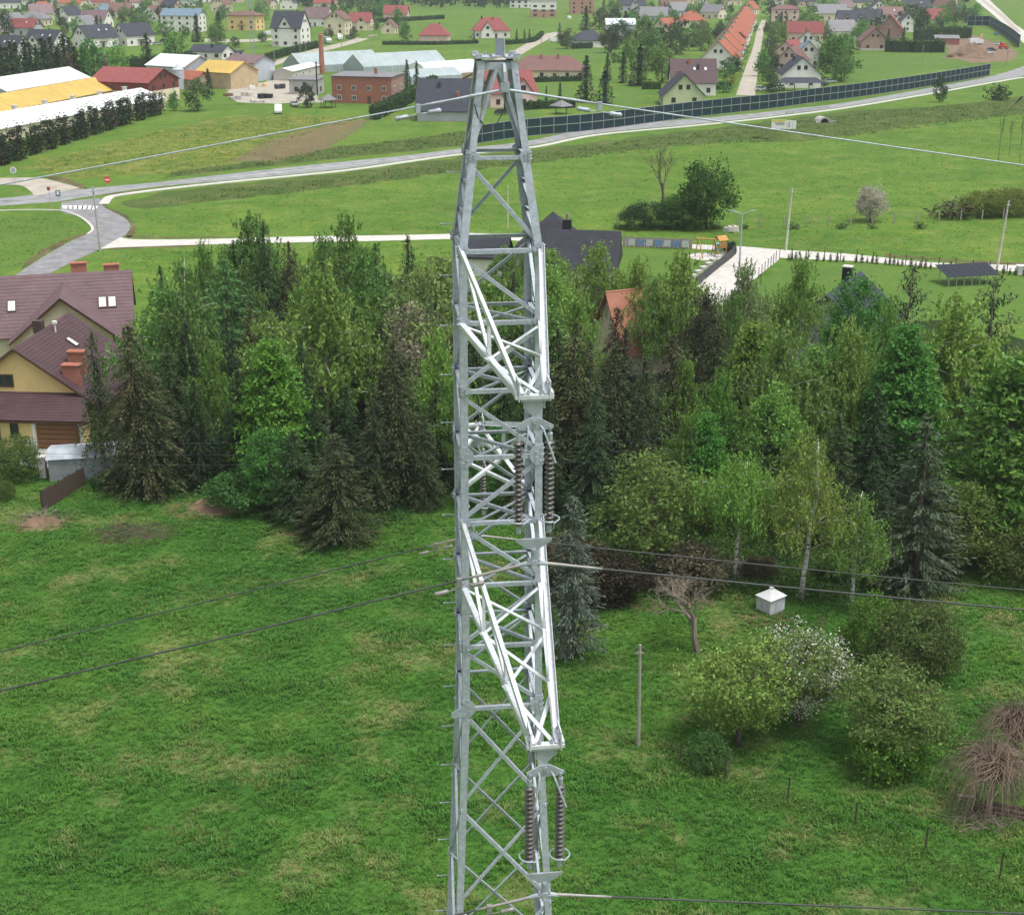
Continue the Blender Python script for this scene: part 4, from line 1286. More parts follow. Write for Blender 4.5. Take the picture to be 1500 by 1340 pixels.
for u, v, D in FILL:
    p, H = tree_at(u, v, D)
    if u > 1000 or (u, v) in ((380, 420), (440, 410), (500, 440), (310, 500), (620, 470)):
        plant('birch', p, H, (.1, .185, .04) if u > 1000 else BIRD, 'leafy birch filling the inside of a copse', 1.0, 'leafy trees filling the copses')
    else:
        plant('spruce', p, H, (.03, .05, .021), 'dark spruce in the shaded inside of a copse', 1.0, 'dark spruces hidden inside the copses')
for i, (k, u, v, D, col, wd, lab) in enumerate(FOREST):
    p, H = tree_at(u, v, D)
    plant(k, p, max(H, 1.2), col, lab, wd, 'trees of the two copses' if v < 820 else 'garden trees and bushes')

bl = crown_mesh('blossom', [broad(131, 5.7, 2.75, 150, 34, .42, .22, .75, .7, 'umbrella', .55)], LF)
for o in list(bpy.data.objects):
    if o.get('label', '').startswith('white blossoming fruit'):
        q = put('blossom', bl, o); q.color = (.62, .63, .55, 1)

# leafless trees
def bare(mesh, loc, label, rz=0.0, s=1.0):
    o = empty('bare_tree', loc, rz, label, 'tree')
    o.scale = (s, s, s)
    put('twigs', mesh, o)
    return o
def weeping(seed, n, R_, z0, zt, up=.6):
    rg = random.Random(seed); m = MB()
    m.tube([(0, 0, -.1), (.1, .05, z0 * .5), (0, 0, z0)], [.16, .12, .09], 6)
    for k in range(n):
        a = rg.uniform(0, 6.28); r = R_ * rg.uniform(.25, 1.1); zz = z0 + rg.uniform(-.6, .6); t = zt * rg.uniform(.35, 1.35)
        w1 = rg.uniform(-.7, .7)
        m.tube([(0, 0, zz - .2), (math.cos(a) * r * .45, math.sin(a) * r * .45, zz + up * rg.uniform(.6, 1.4)), (math.cos(a + w1) * r * .8, math.sin(a + w1) * r * .8, zz + up * .6 * rg.uniform(.2, 1.4)),
                (math.cos(a + w1) * r, math.sin(a + w1) * r, zz - t * .5), (math.cos(a + w1 * 1.4) * r * 1.04, math.sin(a + w1 * 1.4) * r * 1.04, zz - t)], [.022, .015, .01, .007, .004], 3, False)
    return m
M['twig'] = mat('reddish_twigs', (.185, .14, .105), .95, .3, 4)


b1 = twig_tree(31, 7.4, .95, 6, .16, .02, .24, -.12)
bare(b1.mesh('twigs', M['bark_pale']), at(1022, 955), 'small bare tree leaning in the grass right of the silvery spruce', 0, 1.55)
b2 = weeping(44, 520, 2.7, 2.4, 1.7, .75)
bare(b2.mesh('twigs', M['twig']), at(1446, 1188), 'bare weeping tree with drooping twigs by the timber pile')
b3 = twig_tree(58, 19.5, .62, 6, .28, 0, .24)
bare(b3.mesh('twigs', M['bark']), at(970, 308), 'tall bare tree in the meadow beside a dense round one')
b4 = twig_tree(61, 9, .5, 5, .13, 0, .25)
bare(b4.mesh('twigs', M['bark']), at(1213, 545), 'thin bare tree in front of the slate roof')
bare(weeping(46, 480, 2.5, 1.7, .5, 1.0).mesh('twigs', M['twig']), at(1482, 1112), 'pale brown leafless bush by the picture edge, above the weeping tree')
GM = 'trees in the far meadow'
plant('far_blossom', at(1035, 335), 10.5, (.05, .115, .024), 'dense round green tree beside the tall bare one', 1.05, GM, var=0)
plant('big_bush', at(1000, 333), 5.5, (.045, .11, .022), 'green shoulder bush under the dense round tree', 1.2, GM)
plant('big_bush', at(945, 334), 4.2, (.035, .08, .02), 'low dark bush at the foot of the bare meadow tree', 1.7, GM)
plant('far_blossom', at(1274, 325), 5.8, (.36, .385, .3), 'silvery white blossoming tree alone by the pasture fence', .95, GM)
plant('big_bush', at(1440, 317), 4.2, (.13, .17, .04), 'long olive bush by the pasture fence', 1.5, GM)
plant('big_bush', at(1475, 315), 4.6, (.14, .17, .04), 'olive bush behind the leaning pole', 1.4, GM)
plant('far_bush', at(1395, 320), 3.0, (.08, .07, .04), 'brownish low bush before the long olive one', 1.8, GM)
plant('far_broadleaf', at(1376, 150), 7.5, (.03, .075, .02), 'round dark green bush at the foot of the noise barrier', .8, GM)
plant('far_bush', at(1458, 146), 4.5, (.03, .07, .02), 'pair of dark bushes right of the barrier end', 1.0, GM)
plant('far_bush', at(1470, 148), 3.4, (.03, .07, .02), 'smaller dark bush right of the barrier end', 1.0, GM)
for u, v, H in ((1462, 236, 14), (1492, 246, 18), (1478, 228, 12)):
    b = PROTO['twig'][0]
    o = empty('bare_tree', at(u, v), u, {1462: 'left', 1492: 'right', 1478: 'middle'}[u] + ' one of three thin leafless saplings in the meadow', 'tree', 'leafless saplings by the meadow edge')
    o.scale = (.28, .28, H / 9); put('twigs', b[1], o)
for k in range(8):
    plant('far_bush', at(905 + 62 * k + (k % 3) * 9, 336 + .15 * k - 2.2 * (k / 7)), random.uniform(.7, 1.3), (.05, .085, .022), ORD[k] + ' weedy tuft along the pasture fence, counted from the dense round tree', 1.5, 'weedy tufts along the pasture fence')

# rank undergrowth inside the copses: no one could count it
rg = np.random.default_rng(77)
def undergrowth(name, poly, n, col, hmax=.8, lf=1.0):
    xs = [p.x for p in poly]; ys = [p.y for p in poly]
    pts = []
    while len(pts) < n:
        x, y = rg.uniform(min(xs), max(xs)), rg.uniform(min(ys), max(ys))
        ins = False
        for i in range(len(poly)):
            a, b = poly[i], poly[i - 1]
            if (a.y > y) != (b.y > y) and x < (b.x - a.x) * (y - a.y) / (b.y - a.y) + a.x: ins = not ins
        if ins: pts.append((x, y))
    C = []
    for x, y in pts:
        k = rg.integers(8, 22); s = rg.uniform(.25, .6)
        C.append(np.array([x, y, 0]) + np.abs(rg.normal(size=(k, 3))) * np.array([0, 0, hmax * .5]) + rg.normal(size=(k, 3)) * np.array([s, s, .05]))
    C = np.concatenate(C); N = len(C)
    D = rdir(N, rg) + np.array([0, 0, .8])
    o = put(name, crown_mesh(name, [leaves(C, D, rdir(N, rg), rg.uniform(.1, .24, N) * lf, rg.uniform(.04, .1, N) * lf)], LF))
    o.color = (*col, 1)
    return tag(o, kind='stuff')
undergrowth('undergrowth', P((110, 715), (215, 738), (330, 722), (430, 775), (520, 788), (640, 745), (680, 690), (640, 620), (500, 700), (400, 690), (300, 660), (130, 670)), 1500, (.05, .12, .03))
undergrowth('undergrowth', P((785, 870), (880, 860), (1000, 880), (1085, 875), (1190, 890), (1260, 870), (1345, 880), (1420, 850), (1510, 800), (1510, 720), (1300, 760), (1000, 760), (790, 760)), 1900, (.06, .11, .03))
undergrowth('undergrowth', P((965, 1060), (1060, 1130), (1155, 1165), (1255, 1205), (1360, 1250), (1500, 1300), (1500, 1325), (1350, 1275), (1240, 1225), (1140, 1185), (1040, 1150), (950, 1090)), 700, (.13, .22, .05), .16, .55)

# meadow grass: tufts scattered over the field below the camera
def tuft(seed, n=9, h=.34):
    rg = np.random.default_rng(seed); V, Q = [], []
    for i in range(n):
        a = rg.uniform(0, 6.28); r = rg.uniform(0, .16); b = np.array([math.cos(a) * r, math.sin(a) * r, -.02])
        o = np.array([math.cos(a + rg.normal() * .8), math.sin(a + rg.normal() * .8), 0]); L = h * rg.uniform(.5, 1.3); s = np.array([-o[1], o[0], 0]) * .022
        mid = b + np.array([0, 0, L * .62]) + o * L * .22; tip = b + np.array([0, 0, L * .95]) + o * L * rg.uniform(.4, .9)
        k = len(V); V += [b - s, b + s, mid + s * .8, mid - s * .8, tip]; Q += [(k, k + 1, k + 2, k + 3), (k + 3, k + 2, k + 4, k + 4)]
    m = MB(); m.add(V, [q if q[2] != q[3] else q[:3] for q in Q])
    return m


def blade_mat(name, args, dryness, yellow, fine):
    m = bpy.data.materials.new(name)
    nt, n, l, b = nodes_of(m)
    g = n.new('ShaderNodeNewGeometry'); oi = n.new('ShaderNodeObjectInfo')
    c, d = grass_nodes(n, l, g.outputs['Position'], *args, dryness, yellow, fine)
    hs = n.new('ShaderNodeHueSaturation'); l.new(c, hs.inputs['Color'])
    l.new(maprange(n, l, oi.outputs['Random'], 0, 1, 1.15, 1.75), hs.inputs['Value'])
    l.new(maprange(n, l, oi.outputs['Random'], 0, 1, .485, .51), hs.inputs['Hue'])
    l.new(hs.outputs[0], b.inputs['Base Color']); b.inputs['Roughness'].default_value = .7; b.inputs['Specular IOR Level'].default_value = .2
    tr = n.new('ShaderNodeBsdfTranslucent'); l.new(hs.outputs[0], tr.inputs['Color'])
    mx = n.new('ShaderNodeMixShader'); mx.inputs[0].default_value = .3
    l.new(b.outputs[0], mx.inputs[1]); l.new(tr.outputs[0], mx.inputs[2]); l.new(mx.outputs[0], n['Material Output'].inputs['Surface'])
    return m
BLADE = blade_mat('grass_blades', (GNEAR_ARGS['deep'], GNEAR_ARGS['mid'], GNEAR_ARGS['lush'], GNEAR_ARGS['dry']), .75, 0, 1.6)
BLADE_FAR = blade_mat('meadow_blades', ((.095, .19, .026), (.135, .245, .034), (.19, .285, .045), (.32, .3, .12)), .45, .3, .7)
BLADE_VERGE = blade_mat('verge_blades', ((.07, .125, .027), (.1, .155, .036), (.125, .185, .042), (.24, .2, .1)), .8, 0, 1.2)
BLADE_YEL = blade_mat('dandelion_blades', ((.07, .125, .02), (.105, .165, .025), (.15, .2, .035), (.3, .26, .12)), .8, .75, 1)


def grass_field(name, poly, density, seed, mtl=None, h=.34, s0=.45, s1=1.6):
    mtl = mtl or BLADE
    bm = bmesh.new()
    bm.faces.new([bm.verts.new((p[0], p[1], .006)) for p in poly])
    bmesh.ops.triangulate(bm, faces=bm.faces)
    for f in bm.faces:
        if f.normal.z < 0: f.normal_flip()
    me = bpy.data.meshes.new(name); bm.to_mesh(me); bm.free()
    o = put(name, me); me.materials.append(mtl)
    tag(o, kind='stuff')
    protos = []
    tcol = bpy.data.meshes.new
    ng = bpy.data.node_groups.new(name + '_scatter', 'GeometryNodeTree')
    ng.interface.new_socket('Geometry', in_out='INPUT', socket_type='NodeSocketGeometry')
    ng.interface.new_socket('Geometry', in_out='OUTPUT', socket_type='NodeSocketGeometry')
    n, l = ng.nodes, ng.links
    gi, go = n.new('NodeGroupInput'), n.new('NodeGroupOutput')
    dp = n.new('GeometryNodeDistributePointsOnFaces'); dp.inputs['Density'].default_value = density; dp.inputs['Seed'].default_value = seed
    l.new(gi.outputs[0], dp.inputs['Mesh'])
    # a tuft, given as a small mesh held in the group itself
    joins = n.new('GeometryNodeJoinGeometry')
    tuft_o = []
    for s in range(3):
        t = bpy.data.objects.new('tuft', tuft(seed * 10 + s, 9, h).mesh('tuft', mtl))
        tuft_o.append(t)
        oi = n.new('GeometryNodeObjectInfo'); oi.inputs['Object'].default_value = t; oi.inputs['As Instance'].default_value = True
        l.new(oi.outputs['Geometry'], joins.inputs[0])
    ip = n.new('GeometryNodeInstanceOnPoints'); ip.inputs['Pick Instance'].default_value = True
    l.new(dp.outputs['Points'], ip.inputs['Points']); l.new(joins.outputs[0], ip.inputs['Instance'])
    rv = n.new('FunctionNodeRandomValue'); rv.data_type = 'FLOAT_VECTOR'
    rv.inputs[0].default_value = (0, 0, 0); rv.inputs[1].default_value = (.2, .2, 6.28)
    l.new(rv.outputs[0], ip.inputs['Rotation'])
    nz = n.new('ShaderNodeTexNoise'); nz.inputs['Scale'].default_value = .3; nz.inputs['Detail'].default_value = 4
    mr = n.new('ShaderNodeMapRange'); mr.inputs[1].default_value = .35; mr.inputs[2].default_value = .68; mr.inputs[3].default_value = s0; mr.inputs[4].default_value = s1
    l.new(nz.outputs['Fac'], mr.inputs[0]); l.new(mr.outputs[0], ip.inputs['Scale'])
    l.new(ip.outputs[0], go.inputs[0])
    md = o.modifiers.new('scatter', 'NODES'); md.node_group = ng
    return o
grass_field('grass', [(-33, 52), (36, 52), (58, 100), (45, 105), (20, 100), (6, 112), (-14, 102), (-28, 108), (-45, 112), (-58, 110)], 24, 3, None, .19, .55, 1.45)

# coarser tufts over the far meadows, the verges and the dandelion field
for i_, (q, dn) in enumerate(((((215, 312), (340, 296), (500, 278), (660, 256), (780, 243), (1000, 217), (1240, 204), (1500, 170), (1500, 384), (1360, 378), (1150, 361), (900, 348), (660, 338), (300, 345), (200, 346), (205, 330)), 1.3),
        (((0, 320), (85, 318), (120, 330), (118, 344), (60, 372), (0, 402)), 2.2), (((190, 372), (300, 366), (660, 358), (660, 395), (420, 392), (250, 425), (200, 400), (130, 395)), 2.0))):
    grass_field('meadow_tufts', P(*q), dn, 5 + i_, BLADE_FAR, .3, .35, 1.0)
for i_, q in enumerate((((215, 300), (340, 276), (500, 260), (660, 239), (780, 227), (1000, 196), (1160, 178), (1300, 163), (1500, 145), (1500, 168), (1240, 202), (1000, 215), (780, 241), (660, 253), (500, 275), (340, 293)),
        ((240, 261), (330, 250), (500, 231), (600, 221), (690, 211), (690, 192), (600, 205), (500, 215), (380, 237), (250, 253)))):
    grass_field('verge_tufts', P(*q), 1.2, 8 + i_, BLADE_VERGE, .4, .4, 1.6)
grass_field('dandelion_tufts', P((40, 244), (230, 194), (420, 170), (540, 173), (470, 190), (335, 241), (240, 254), (110, 260)), .5, 10, BLADE_YEL, .35, .5, 1.4)

# ------------------------------------------------------------------ buildings
WIN_CACHE = {}
def window_meshes(w_, h, dark, light=False):
    key = (round(w_, 2), round(h, 2), dark, light)
    if key not in WIN_CACHE:
        m = MB(); t = .09 if w_ > .8 else .06
        for x in (-w_ / 2 + t / 2, w_ / 2 - t / 2): m.box(x, -.02, 0, t, .1, h)
        for z in (-h / 2 + t / 2, h / 2 - t / 2): m.box(0, -.02, z, w_ - 2 * t, .1, t)
        if w_ > 1.0: m.box(0, -.018, 0, t * .7, .09, h - 2 * t)
        f = m.mesh('window', M['frame_brown' if dark else 'frame_white'])
        p = MB(); p.box(0, .0, 0, w_ - 2 * t + .004, .06, h - 2 * t + .004)
        WIN_CACHE[key] = (f, p.mesh('pane', M['sky_pane' if light else 'pane']))
    return WIN_CACHE[key]


def window(parent, x, y, z, w_=1.2, h=1.4, rz=0.0, dark=False, name='window'):
    f, p = window_meshes(w_, h, dark)
    o = put(name, f, parent, (x, y, z), rz)
    put('pane', p, o)
    return o


def skylight(parent, x, y, z, slope, front=True, w_=.9, h=1.3):
    f, p = window_meshes(w_, h, True, True)
    o = put('skylight', f, parent, (x, y, z))
    o.rotation_euler = (slope - R(90), 0, 0) if front else (slope - R(90), 0, R(180))
    put('pane', p, o)


def gable_roof(m, L, W, he, hr, over=.5, t=.16, y0=None):
    """Two thick slopes over a ridge along x."""
    s = (hr - he) / (W / 2)
    a, b = L / 2 + over, W / 2 + over
    ze = he - s * over + .1
    zr = hr + .1
    m.slab((-a, -b, ze), (a, -b, ze), (a, .0, zr), (-a, .0, zr), t)
    m.slab((a, b, ze), (-a, b, ze), (-a, 0, zr), (a, 0, zr), t)


def gable_body(m, L, W, he, hr):
    vs = []
    for x in (-L / 2, L / 2):
        vs += [(x, -W / 2, -.3), (x, W / 2, -.3), (x, W / 2, he), (x, 0, hr), (x, -W / 2, he)]
    m.add(vs, [(4, 3, 2, 1, 0), (5, 6, 7, 8, 9), (0, 5, 9, 4), (1, 2, 7, 6), (0, 1, 6, 5), (4, 9, 8, 3), (3, 8, 7, 2)])


def hip_roof(m, L, W, he, hr, over=.6, t=.18):
    a, b = L / 2 + over, W / 2 + over
    ze = he - .15
    r = max(0, L / 2 - W / 2 * .9)
    vs = [(-a, -b, ze), (a, -b, ze), (a, b, ze), (-a, b, ze), (-a, -b, ze - t), (a, -b, ze - t), (a, b, ze - t), (-a, b, ze - t), (-r - .01, 0, hr), (r + .01, 0, hr)]
    m.add(vs, [(0, 1, 9, 8), (1, 2, 9), (2, 3, 8, 9), (3, 0, 8), (7, 6, 5, 4), (0, 4, 5, 1), (1, 5, 6, 2), (2, 6, 7, 3), (3, 7, 4, 0)])


HOUSES = []


def house(u, v, L, W, he, hr, yaw, wall, roof, label, style='gable', cross=(), chim=((.15, .1),), sky=0, dark=True, win=True, name='house', over=.5, door=True, group=None,
          base=None, win_w=1.2, cat='house', loc=None, balcony=False):
    c = at(u, v) if loc is None else Vector(loc)
    ya = R(yaw)
    off = (W / 2 * abs(math.cos(ya)) + L / 2 * abs(math.sin(ya))) * .92 if loc is None else 0
    c = c * (1 + off / c.y) if loc is None else c
    HOUSES.append((c.x, c.y, max(L, W) / 2, ' '.join(_re.split(r',| behind | beside | at the | between | before | among | near | above | below | standing | half | on the | to ', label)[0].split()[:9])))
    o = empty(name, (c.x, c.y, 0), ya, label, cat, group)
    wm, rm = M[wall], M[roof]
    m = MB()
    if style == 'gable': gable_body(m, L, W, he, hr)
    else: m.box(0, 0, (he - .3) / 2, L, W, he + .3)
    m.build('wall', wm, o)
    if base:
        m = MB(); m.box(0, 0, base[1] / 2 - .1, L + .12, W + .12, base[1] + .2); m.build('plinth', M[base[0]], o)
    m = MB()
    if style == 'gable': gable_roof(m, L, W, he, hr, over)
    elif style == 'hip': hip_roof(m, L, W, he, hr, over)
    elif style == 'flat':
        m.slab((-L / 2 - .3, -W / 2 - .3, he + .12), (L / 2 + .3, -W / 2 - .3, he + .12), (L / 2 + .3, W / 2 + .3, hr), (-L / 2 - .3, W / 2 + .3, hr), .22)
    r = m.build('roof', rm, o)
    for i, (fx, fy) in enumerate(chim):
        x, y = fx * L, fy * W
        zz = hr - abs(y) / (W / 2) * (hr - he) if style != 'flat' else hr
        m = MB(); m.box(x, y, zz + .25, .75, .6, 2.1); m.box(x, y, zz + 1.36, .9, .75, .12)
        m.build('chimney', M['brick' if (len(label) + i) % 3 else 'dark_metal'], r)
    vis = lambda ang: -math.cos(ya + ang) < .12          # does a wall turned by ang look toward the valley road?
    rows = max(1, int(he / 2.75))
    if win:
        for ang, span, dist, gab in ((0, L, W / 2, False), (R(90), W, L / 2, True), (R(-90), W, L / 2, True), (R(180), L, W / 2, False)):
            if not vis(ang): continue
            ca, sa = math.cos(ang), math.sin(ang)
            n = max(1, int(span / 4.3))
            for rw in range(rows):
                for k in range(n):
                    x = (k + .5) / n * span - span / 2
                    z = 1.6 + rw * 2.8
                    px, py = x * ca + (dist + .03) * sa, x * sa - (dist + .03) * ca
                    if door and rw == 0 and ang == 0 and k == n // 2:
                        m = MB(); m.box(0, 0, 1.05, 1.15, .1, 2.1); m.build('door', M['frame_brown'], o, (px, py, 0), ang); continue
                    window(o, px, py, z, win_w, 1.4, ang, dark)
            if gab and style == 'gable' and hr - he > 2.4:
                for x in ((0,) if W < 10 else (-1.1, 1.1)):
                    px, py = x * ca + (dist + .03) * sa, x * sa - (dist + .03) * ca
                    window(o, px, py, he + (hr - he) * .38, 1.1, 1.3, ang, dark)
    for (cx, cw, ch, pr) in cross:
        h = empty('cross_wing', (cx, -W / 4 - pr / 2, 0), R(-90)); h.parent = o
        LL = W / 2 + pr
        m = MB(); gable_body(m, LL, cw, min(he, ch - 1.2), ch); m.build('wing_wall', wm, h)
        m = MB(); gable_roof(m, LL, cw, min(he, ch - 1.2), ch, over * .8); m.build('wing_roof', rm, h)
        for zz in ([1.6] + ([he + (ch - he) * .3] if ch - he > 1.8 else [])):
            window(h, LL / 2 + .03, 0, zz, 1.5, 1.4, R(90), dark)
    if balcony:
        m = MB(); m.box(0, -W / 2 - .7, 2.7, 4, 1.4, .18)
        for x in [-1.95 + .65 * k for k in range(7)]: m.box(x, -W / 2 - 1.35, 3.2, .06, .06, .9)
        m.box(0, -W / 2 - 1.35, 3.68, 4, .08, .08)
        m.build('balcony', M['wood_dark'], o)
    if sky and style == 'gable':
        sl = math.atan2(hr - he, W / 2)
        for k in range(sky):
            x = (k + .5) / sky * L * .5 - L * .1
            y = -W * .22
            skylight(r, x, y, hr + .13 - (W * .22) * math.tan(sl), sl)
    return o


H = house
# --- hillside on the left, row by row
H(17, 89, 15, 10.5, 4, 9.4, -26, 'white', 'slate', 'white slate roofed house with skylights, first at the left picture edge', sky=3)
H(70, 79, 17, 11, 4.4, 9.6, -26, 'white', 'slate', 'white slate roofed house with a small front gable, between two white neighbours', cross=((-1.5, 7.5, 8.0, 1.2),), sky=2)
H(141, 71, 17, 11.5, 4.6, 9.8, 52, 'white', 'slate', 'long white house with its bare gable toward the tawny leafless shrubs', sky=2, balcony=True)
H(197, 68, 16, 10.5, 4.8, 10, 52, 'white', 'slate', 'white slate roofed house with balcony, beside the tall dark fir', balcony=True)
H(103, 33, 12, 9.5, 4.4, 9.2, 60, 'white', 'slate', 'white gabled house with dark roof standing below the orange roofs')
H(142, 40, 17, 9.5, 4.2, 9.2, -18, 'white', 'mauve_roof', 'house with mauve roof and a white gable end behind the slate houses')
H(52, 38, 17, 10.5, 4, 7.8, -10, 'cream', 'grey_roof', 'low house with wide grey brown roof on the left hillside', 'hip')
H(17, 48, 13, 9.5, 5.5, 10, 60, 'white', 'grey_roof', 'tall white house with grey roof at the left picture edge')
H(64, 22, 16, 11, 4.2, 8.6, 15, 'cream', 'orange_roof', 'house with orange hipped roof on the left hillside', 'hip')
H(108, 14, 19, 11, 4.4, 8.8, -15, 'cream', 'orange_roof', 'long house under a faded orange roof at the top of the hillside', cross=((5, 7, 8.2, 1),))
H(152, 11, 16, 11, 4.6, 9.4, -8, 'pink', 'red_roof', 'red roofed house at the top beside the orange one')
H(160, 24, 17, 11, 3.8, 7.6, -12, 'white', 'slate_blue', 'low white house with pale grey hipped roof in the trees', 'hip')
H(39, 52, 15, 10, 4, 8.2, -14, 'grey_wall', 'dark_red_roof', 'house with dark red roof above the slate roofed house', sky=1)
H(14, 13, 20, 11, 4.6, 9.2, 10, 'white', 'slate', 'blue slate roofed house in the top corner')
H(84, 8, 16, 11, 4.6, 9, -10, 'white', 'slate_blue', 'blue grey roofed house behind the orange roofs')
H(230, 15, 12, 11, 4.5, 10.5, 82, 'cream', 'brown_roof', 'cream gabled house with brown roof at the top above its twin')
H(226, 31, 12, 11.5, 3.6, 9.2, 78, 'white', 'brown_roof', 'cream gabled house with brown roof beside the big white block', balcony=True)
H(270, 47, 22, 11, 8.6, 12, -10, 'white', 'slate_blue', 'big three storey white house with blue grey roof', chim=((-.35, 0), (.3, 0)), name='villa')
H(325, 17, 13, 11.5, 5, 10.5, 78, 'cream', 'brown_roof', 'cream gabled house with brown roof above the yellow villa', balcony=True)
H(361, 45, 17, 12, 8.2, 10.2, -14, 'yellow', 'brown_roof', 'yellow square villa with brown overhanging roof and balconies', 'hip', over=1.0, balcony=True, name='villa')
H(311, 88, 15.5, 9, 3.2, 5.6, -22, 'white', 'slate', 'modern white bungalow with low slate roof behind the white hall', chim=((.1, -.2),), win_w=1.8, name='bungalow')
H(344, 86, 6, 6, 2.6, 3.0, -20, 'grey_wall', 'slate', 'flat roofed glazed annex beside the modern bungalow', 'flat', chim=(), win_w=2.2, name='annex', door=False)
H(423, 14, 12, 11, 5, 10, 88, 'white', 'slate', 'white gabled house half hidden by trees above the slate mansion')
H(427, 69, 14.5, 12, 8.6, 15.6, -14, 'white', 'slate', 'tall white mansion with steep slate roof and pointed front gable', cross=((-.3, 6.5, 13.6, .25),), base=('stone', 2.2), name='mansion', chim=((.25, .05),))
H(467, 39, 15, 11, 5, 10.5, -16, 'white', 'mauve_roof', 'white house with big mauve brown roof behind the slate mansion')
H(496, 51, 12, 11.5, 7.8, 11.8, 78, 'cream', 'brown_roof', 'pale yellow gabled house with brown roof beside the slate mansion', over=.7)
H(529, 45, 12.5, 9, 4.8, 9.4, -8, 'cream', 'red_roof', 'yellowish house with red roof and small front gable next to the pale yellow one', cross=((1.5, 5, 7.2, 1.2),))
H(571, 50, 7.5, 7.5, 3.6, 7.2, 80, 'cream', 'brown_roof', 'little cream house with one dark gable window in the field', chim=())
H(581, 31, 15, 10, 4.6, 9.2, -5, 'pink', 'red_roof', 'pink villa with red roof and pointed front gable before the wood', cross=((1.5, 6, 8.8, 1.4),))
H(478, 14, 17, 11, 4.6, 8.8, -10, 'cream', 'red_roof', 'long house under a dull red roof at the top of the picture')
H(518, 9, 14, 11, 4.8, 9.4, 5, 'cream', 'red_roof', 'red roofed house at the top edge before the wood')
H(637, 61, 14, 11, 3.0, 8.2, -6, 'pink', 'red_roof', 'low pinkish bungalow with red pyramid roof in the open field', 'hip', win=False, name='bungalow')
H(719, 56, 19, 12, 3.8, 9.8, 4, 'white', 'red_roof', 'red roofed villa with round white entrance gable behind the pylon top', 'hip', cross=((-2, 6.5, 8.2, 2),), chim=((-.25, -.05), (.05, -.1)), name='villa')
H(540, 153, 18.5, 11, 7.6, 8.2, -15, 'brick', 'grey_roof', 'two storey red brick block with flat dark roof', 'flat', chim=((.12, .1),), dark=False, name='brick_building', cat='building', win_w=1.3)
H(655, 178, 14, 14, 3.2, 10.2, -4, 'grey_wall', 'slate', 'grey house with large slate roof just left of the pylon peak', win=False, over=.7, chim=((-.12, -.15), (.25, -.3)))
H(742, 158, 14, 12, 4.2, 9.6, 20, 'pink', 'red_roof', 'red roofed house seen through the pylon peak', cross=((2.5, 6, 8.0, 1.2),), sky=2)
H(804, 117, 26.5, 13, 3.2, 7.6, -4, 'cream', 'brown_roof', 'long cream bungalow with brown hipped roof, right of the pylon peak', 'hip', chim=((-.1, -.1), (.12, -.1)), sky=0, name='bungalow')
H(862, 70, 16, 12, 3.2, 7.2, 12, 'white', 'slate', 'bungalow with dark grey hipped roof in the garden trees', 'hip', name='bungalow')
H(908, 52, 15, 14, 5.5, 8.2, 0, 'metal_wall', 'pale_roof', 'hall with pale blue sheet roof among the houses', win=False, chim=(), name='hall', cat='hall')
H(762, 12, 15, 10, 5.5, 6, -8, 'white', 'slate', 'white modern house with dark glass bays at the top of the picture', 'flat', chim=(), win_w=2.2)
H(796, 26, 17, 12, 10.5, 10.9, 0, 'white', 'grey_roof', 'half finished block, white above bare brick below', 'flat', chim=(), base=('brick_pale', 5), dark=True, win_w=2.4, name='unfinished_building', cat='building')
H(852, 21, 17, 12, 11, 11.4, 0, 'brick_pale', 'grey_roof', 'raw pale brick shell of a block beside the half white one', 'flat', chim=(), win_w=1.4, name='unfinished_building', cat='building')
H(925, 17, 20, 12, 4.6, 10.4, 0, 'grey_wall', 'slate', 'grey house with large slate roof and arched dormer at the top', cross=((2, 6, 9.4, .6),))
H(985, 14, 20, 12, 8, 8.6, 5, 'brick_pale', 'grey_roof', 'unplastered pinkish block partly hidden at the top', 'flat', chim=(), name='unfinished_building', cat='building')
H(958, 32, 17, 12, 3.6, 8.6, -10, 'grey_wall', 'grey_roof', 'house with dull charcoal brown roof behind the pale blue hall')
H(992, 24, 14, 12, 3.6, 9, 30, 'grey_wall', 'grey_roof', 'grey roofed house beside the orange hipped one')
H(1012, 40, 15, 12, 3.6, 8.6, 6, 'cream', 'orange_roof', 'villa with orange hipped roof and dark entrance arch', 'hip', chim=((.1, -.1),), name='villa')
H(1098, 22, 11, 10, 4, 9, 60, 'cream', 'orange_roof', 'small orange roofed house above the terrace')
H(976, 47, 11, 9, 3, 7, 45, 'cream', 'orange_roof', 'small orange roof showing between trees behind the pale birches')
for k in range(9):
    a, b = at(1056, 100), at(1090, 36)
    p = a.lerp(b, k / 8)
    H(0, 0, 15, 12.5, 4.4, 10.2, 72, 'white', 'orange_roof', ['orange roofed terrace house nearest the viewer, with white gable', 'second orange terrace house from the near end', 'third orange terrace house from the near end', 'fourth orange terrace house from the near end',
      'middle house of the orange terrace', 'sixth orange terrace house, before the last three', 'third orange terrace house from the far end', 'last but one orange terrace house', 'farthest house of the orange terrace'][k],
      loc=(p.x, p.y, 0), chim=((.2, .1),), name='terrace_house', group='orange roofed terrace houses', win=k < 3)
H(1013, 140, 13.5, 13.5, 4.0, 10.4, -2, 'white', 'plum_roof', 'house with broad dark plum roof behind the pale green gable', sky=2, chim=((-.1, -.1), (.1, -.22)))
H(998, 155, 12, 12, 3, 8.8, 90, 'green_wall', 'slate', 'pale green gabled house just behind the noise barrier', chim=((.2, .1),))
H(1149, 37, 16, 11, 9.2, 11.4, -8, 'pink', 'brown_roof', 'pink three storey villa with low brown roof', 'hip', name='villa')
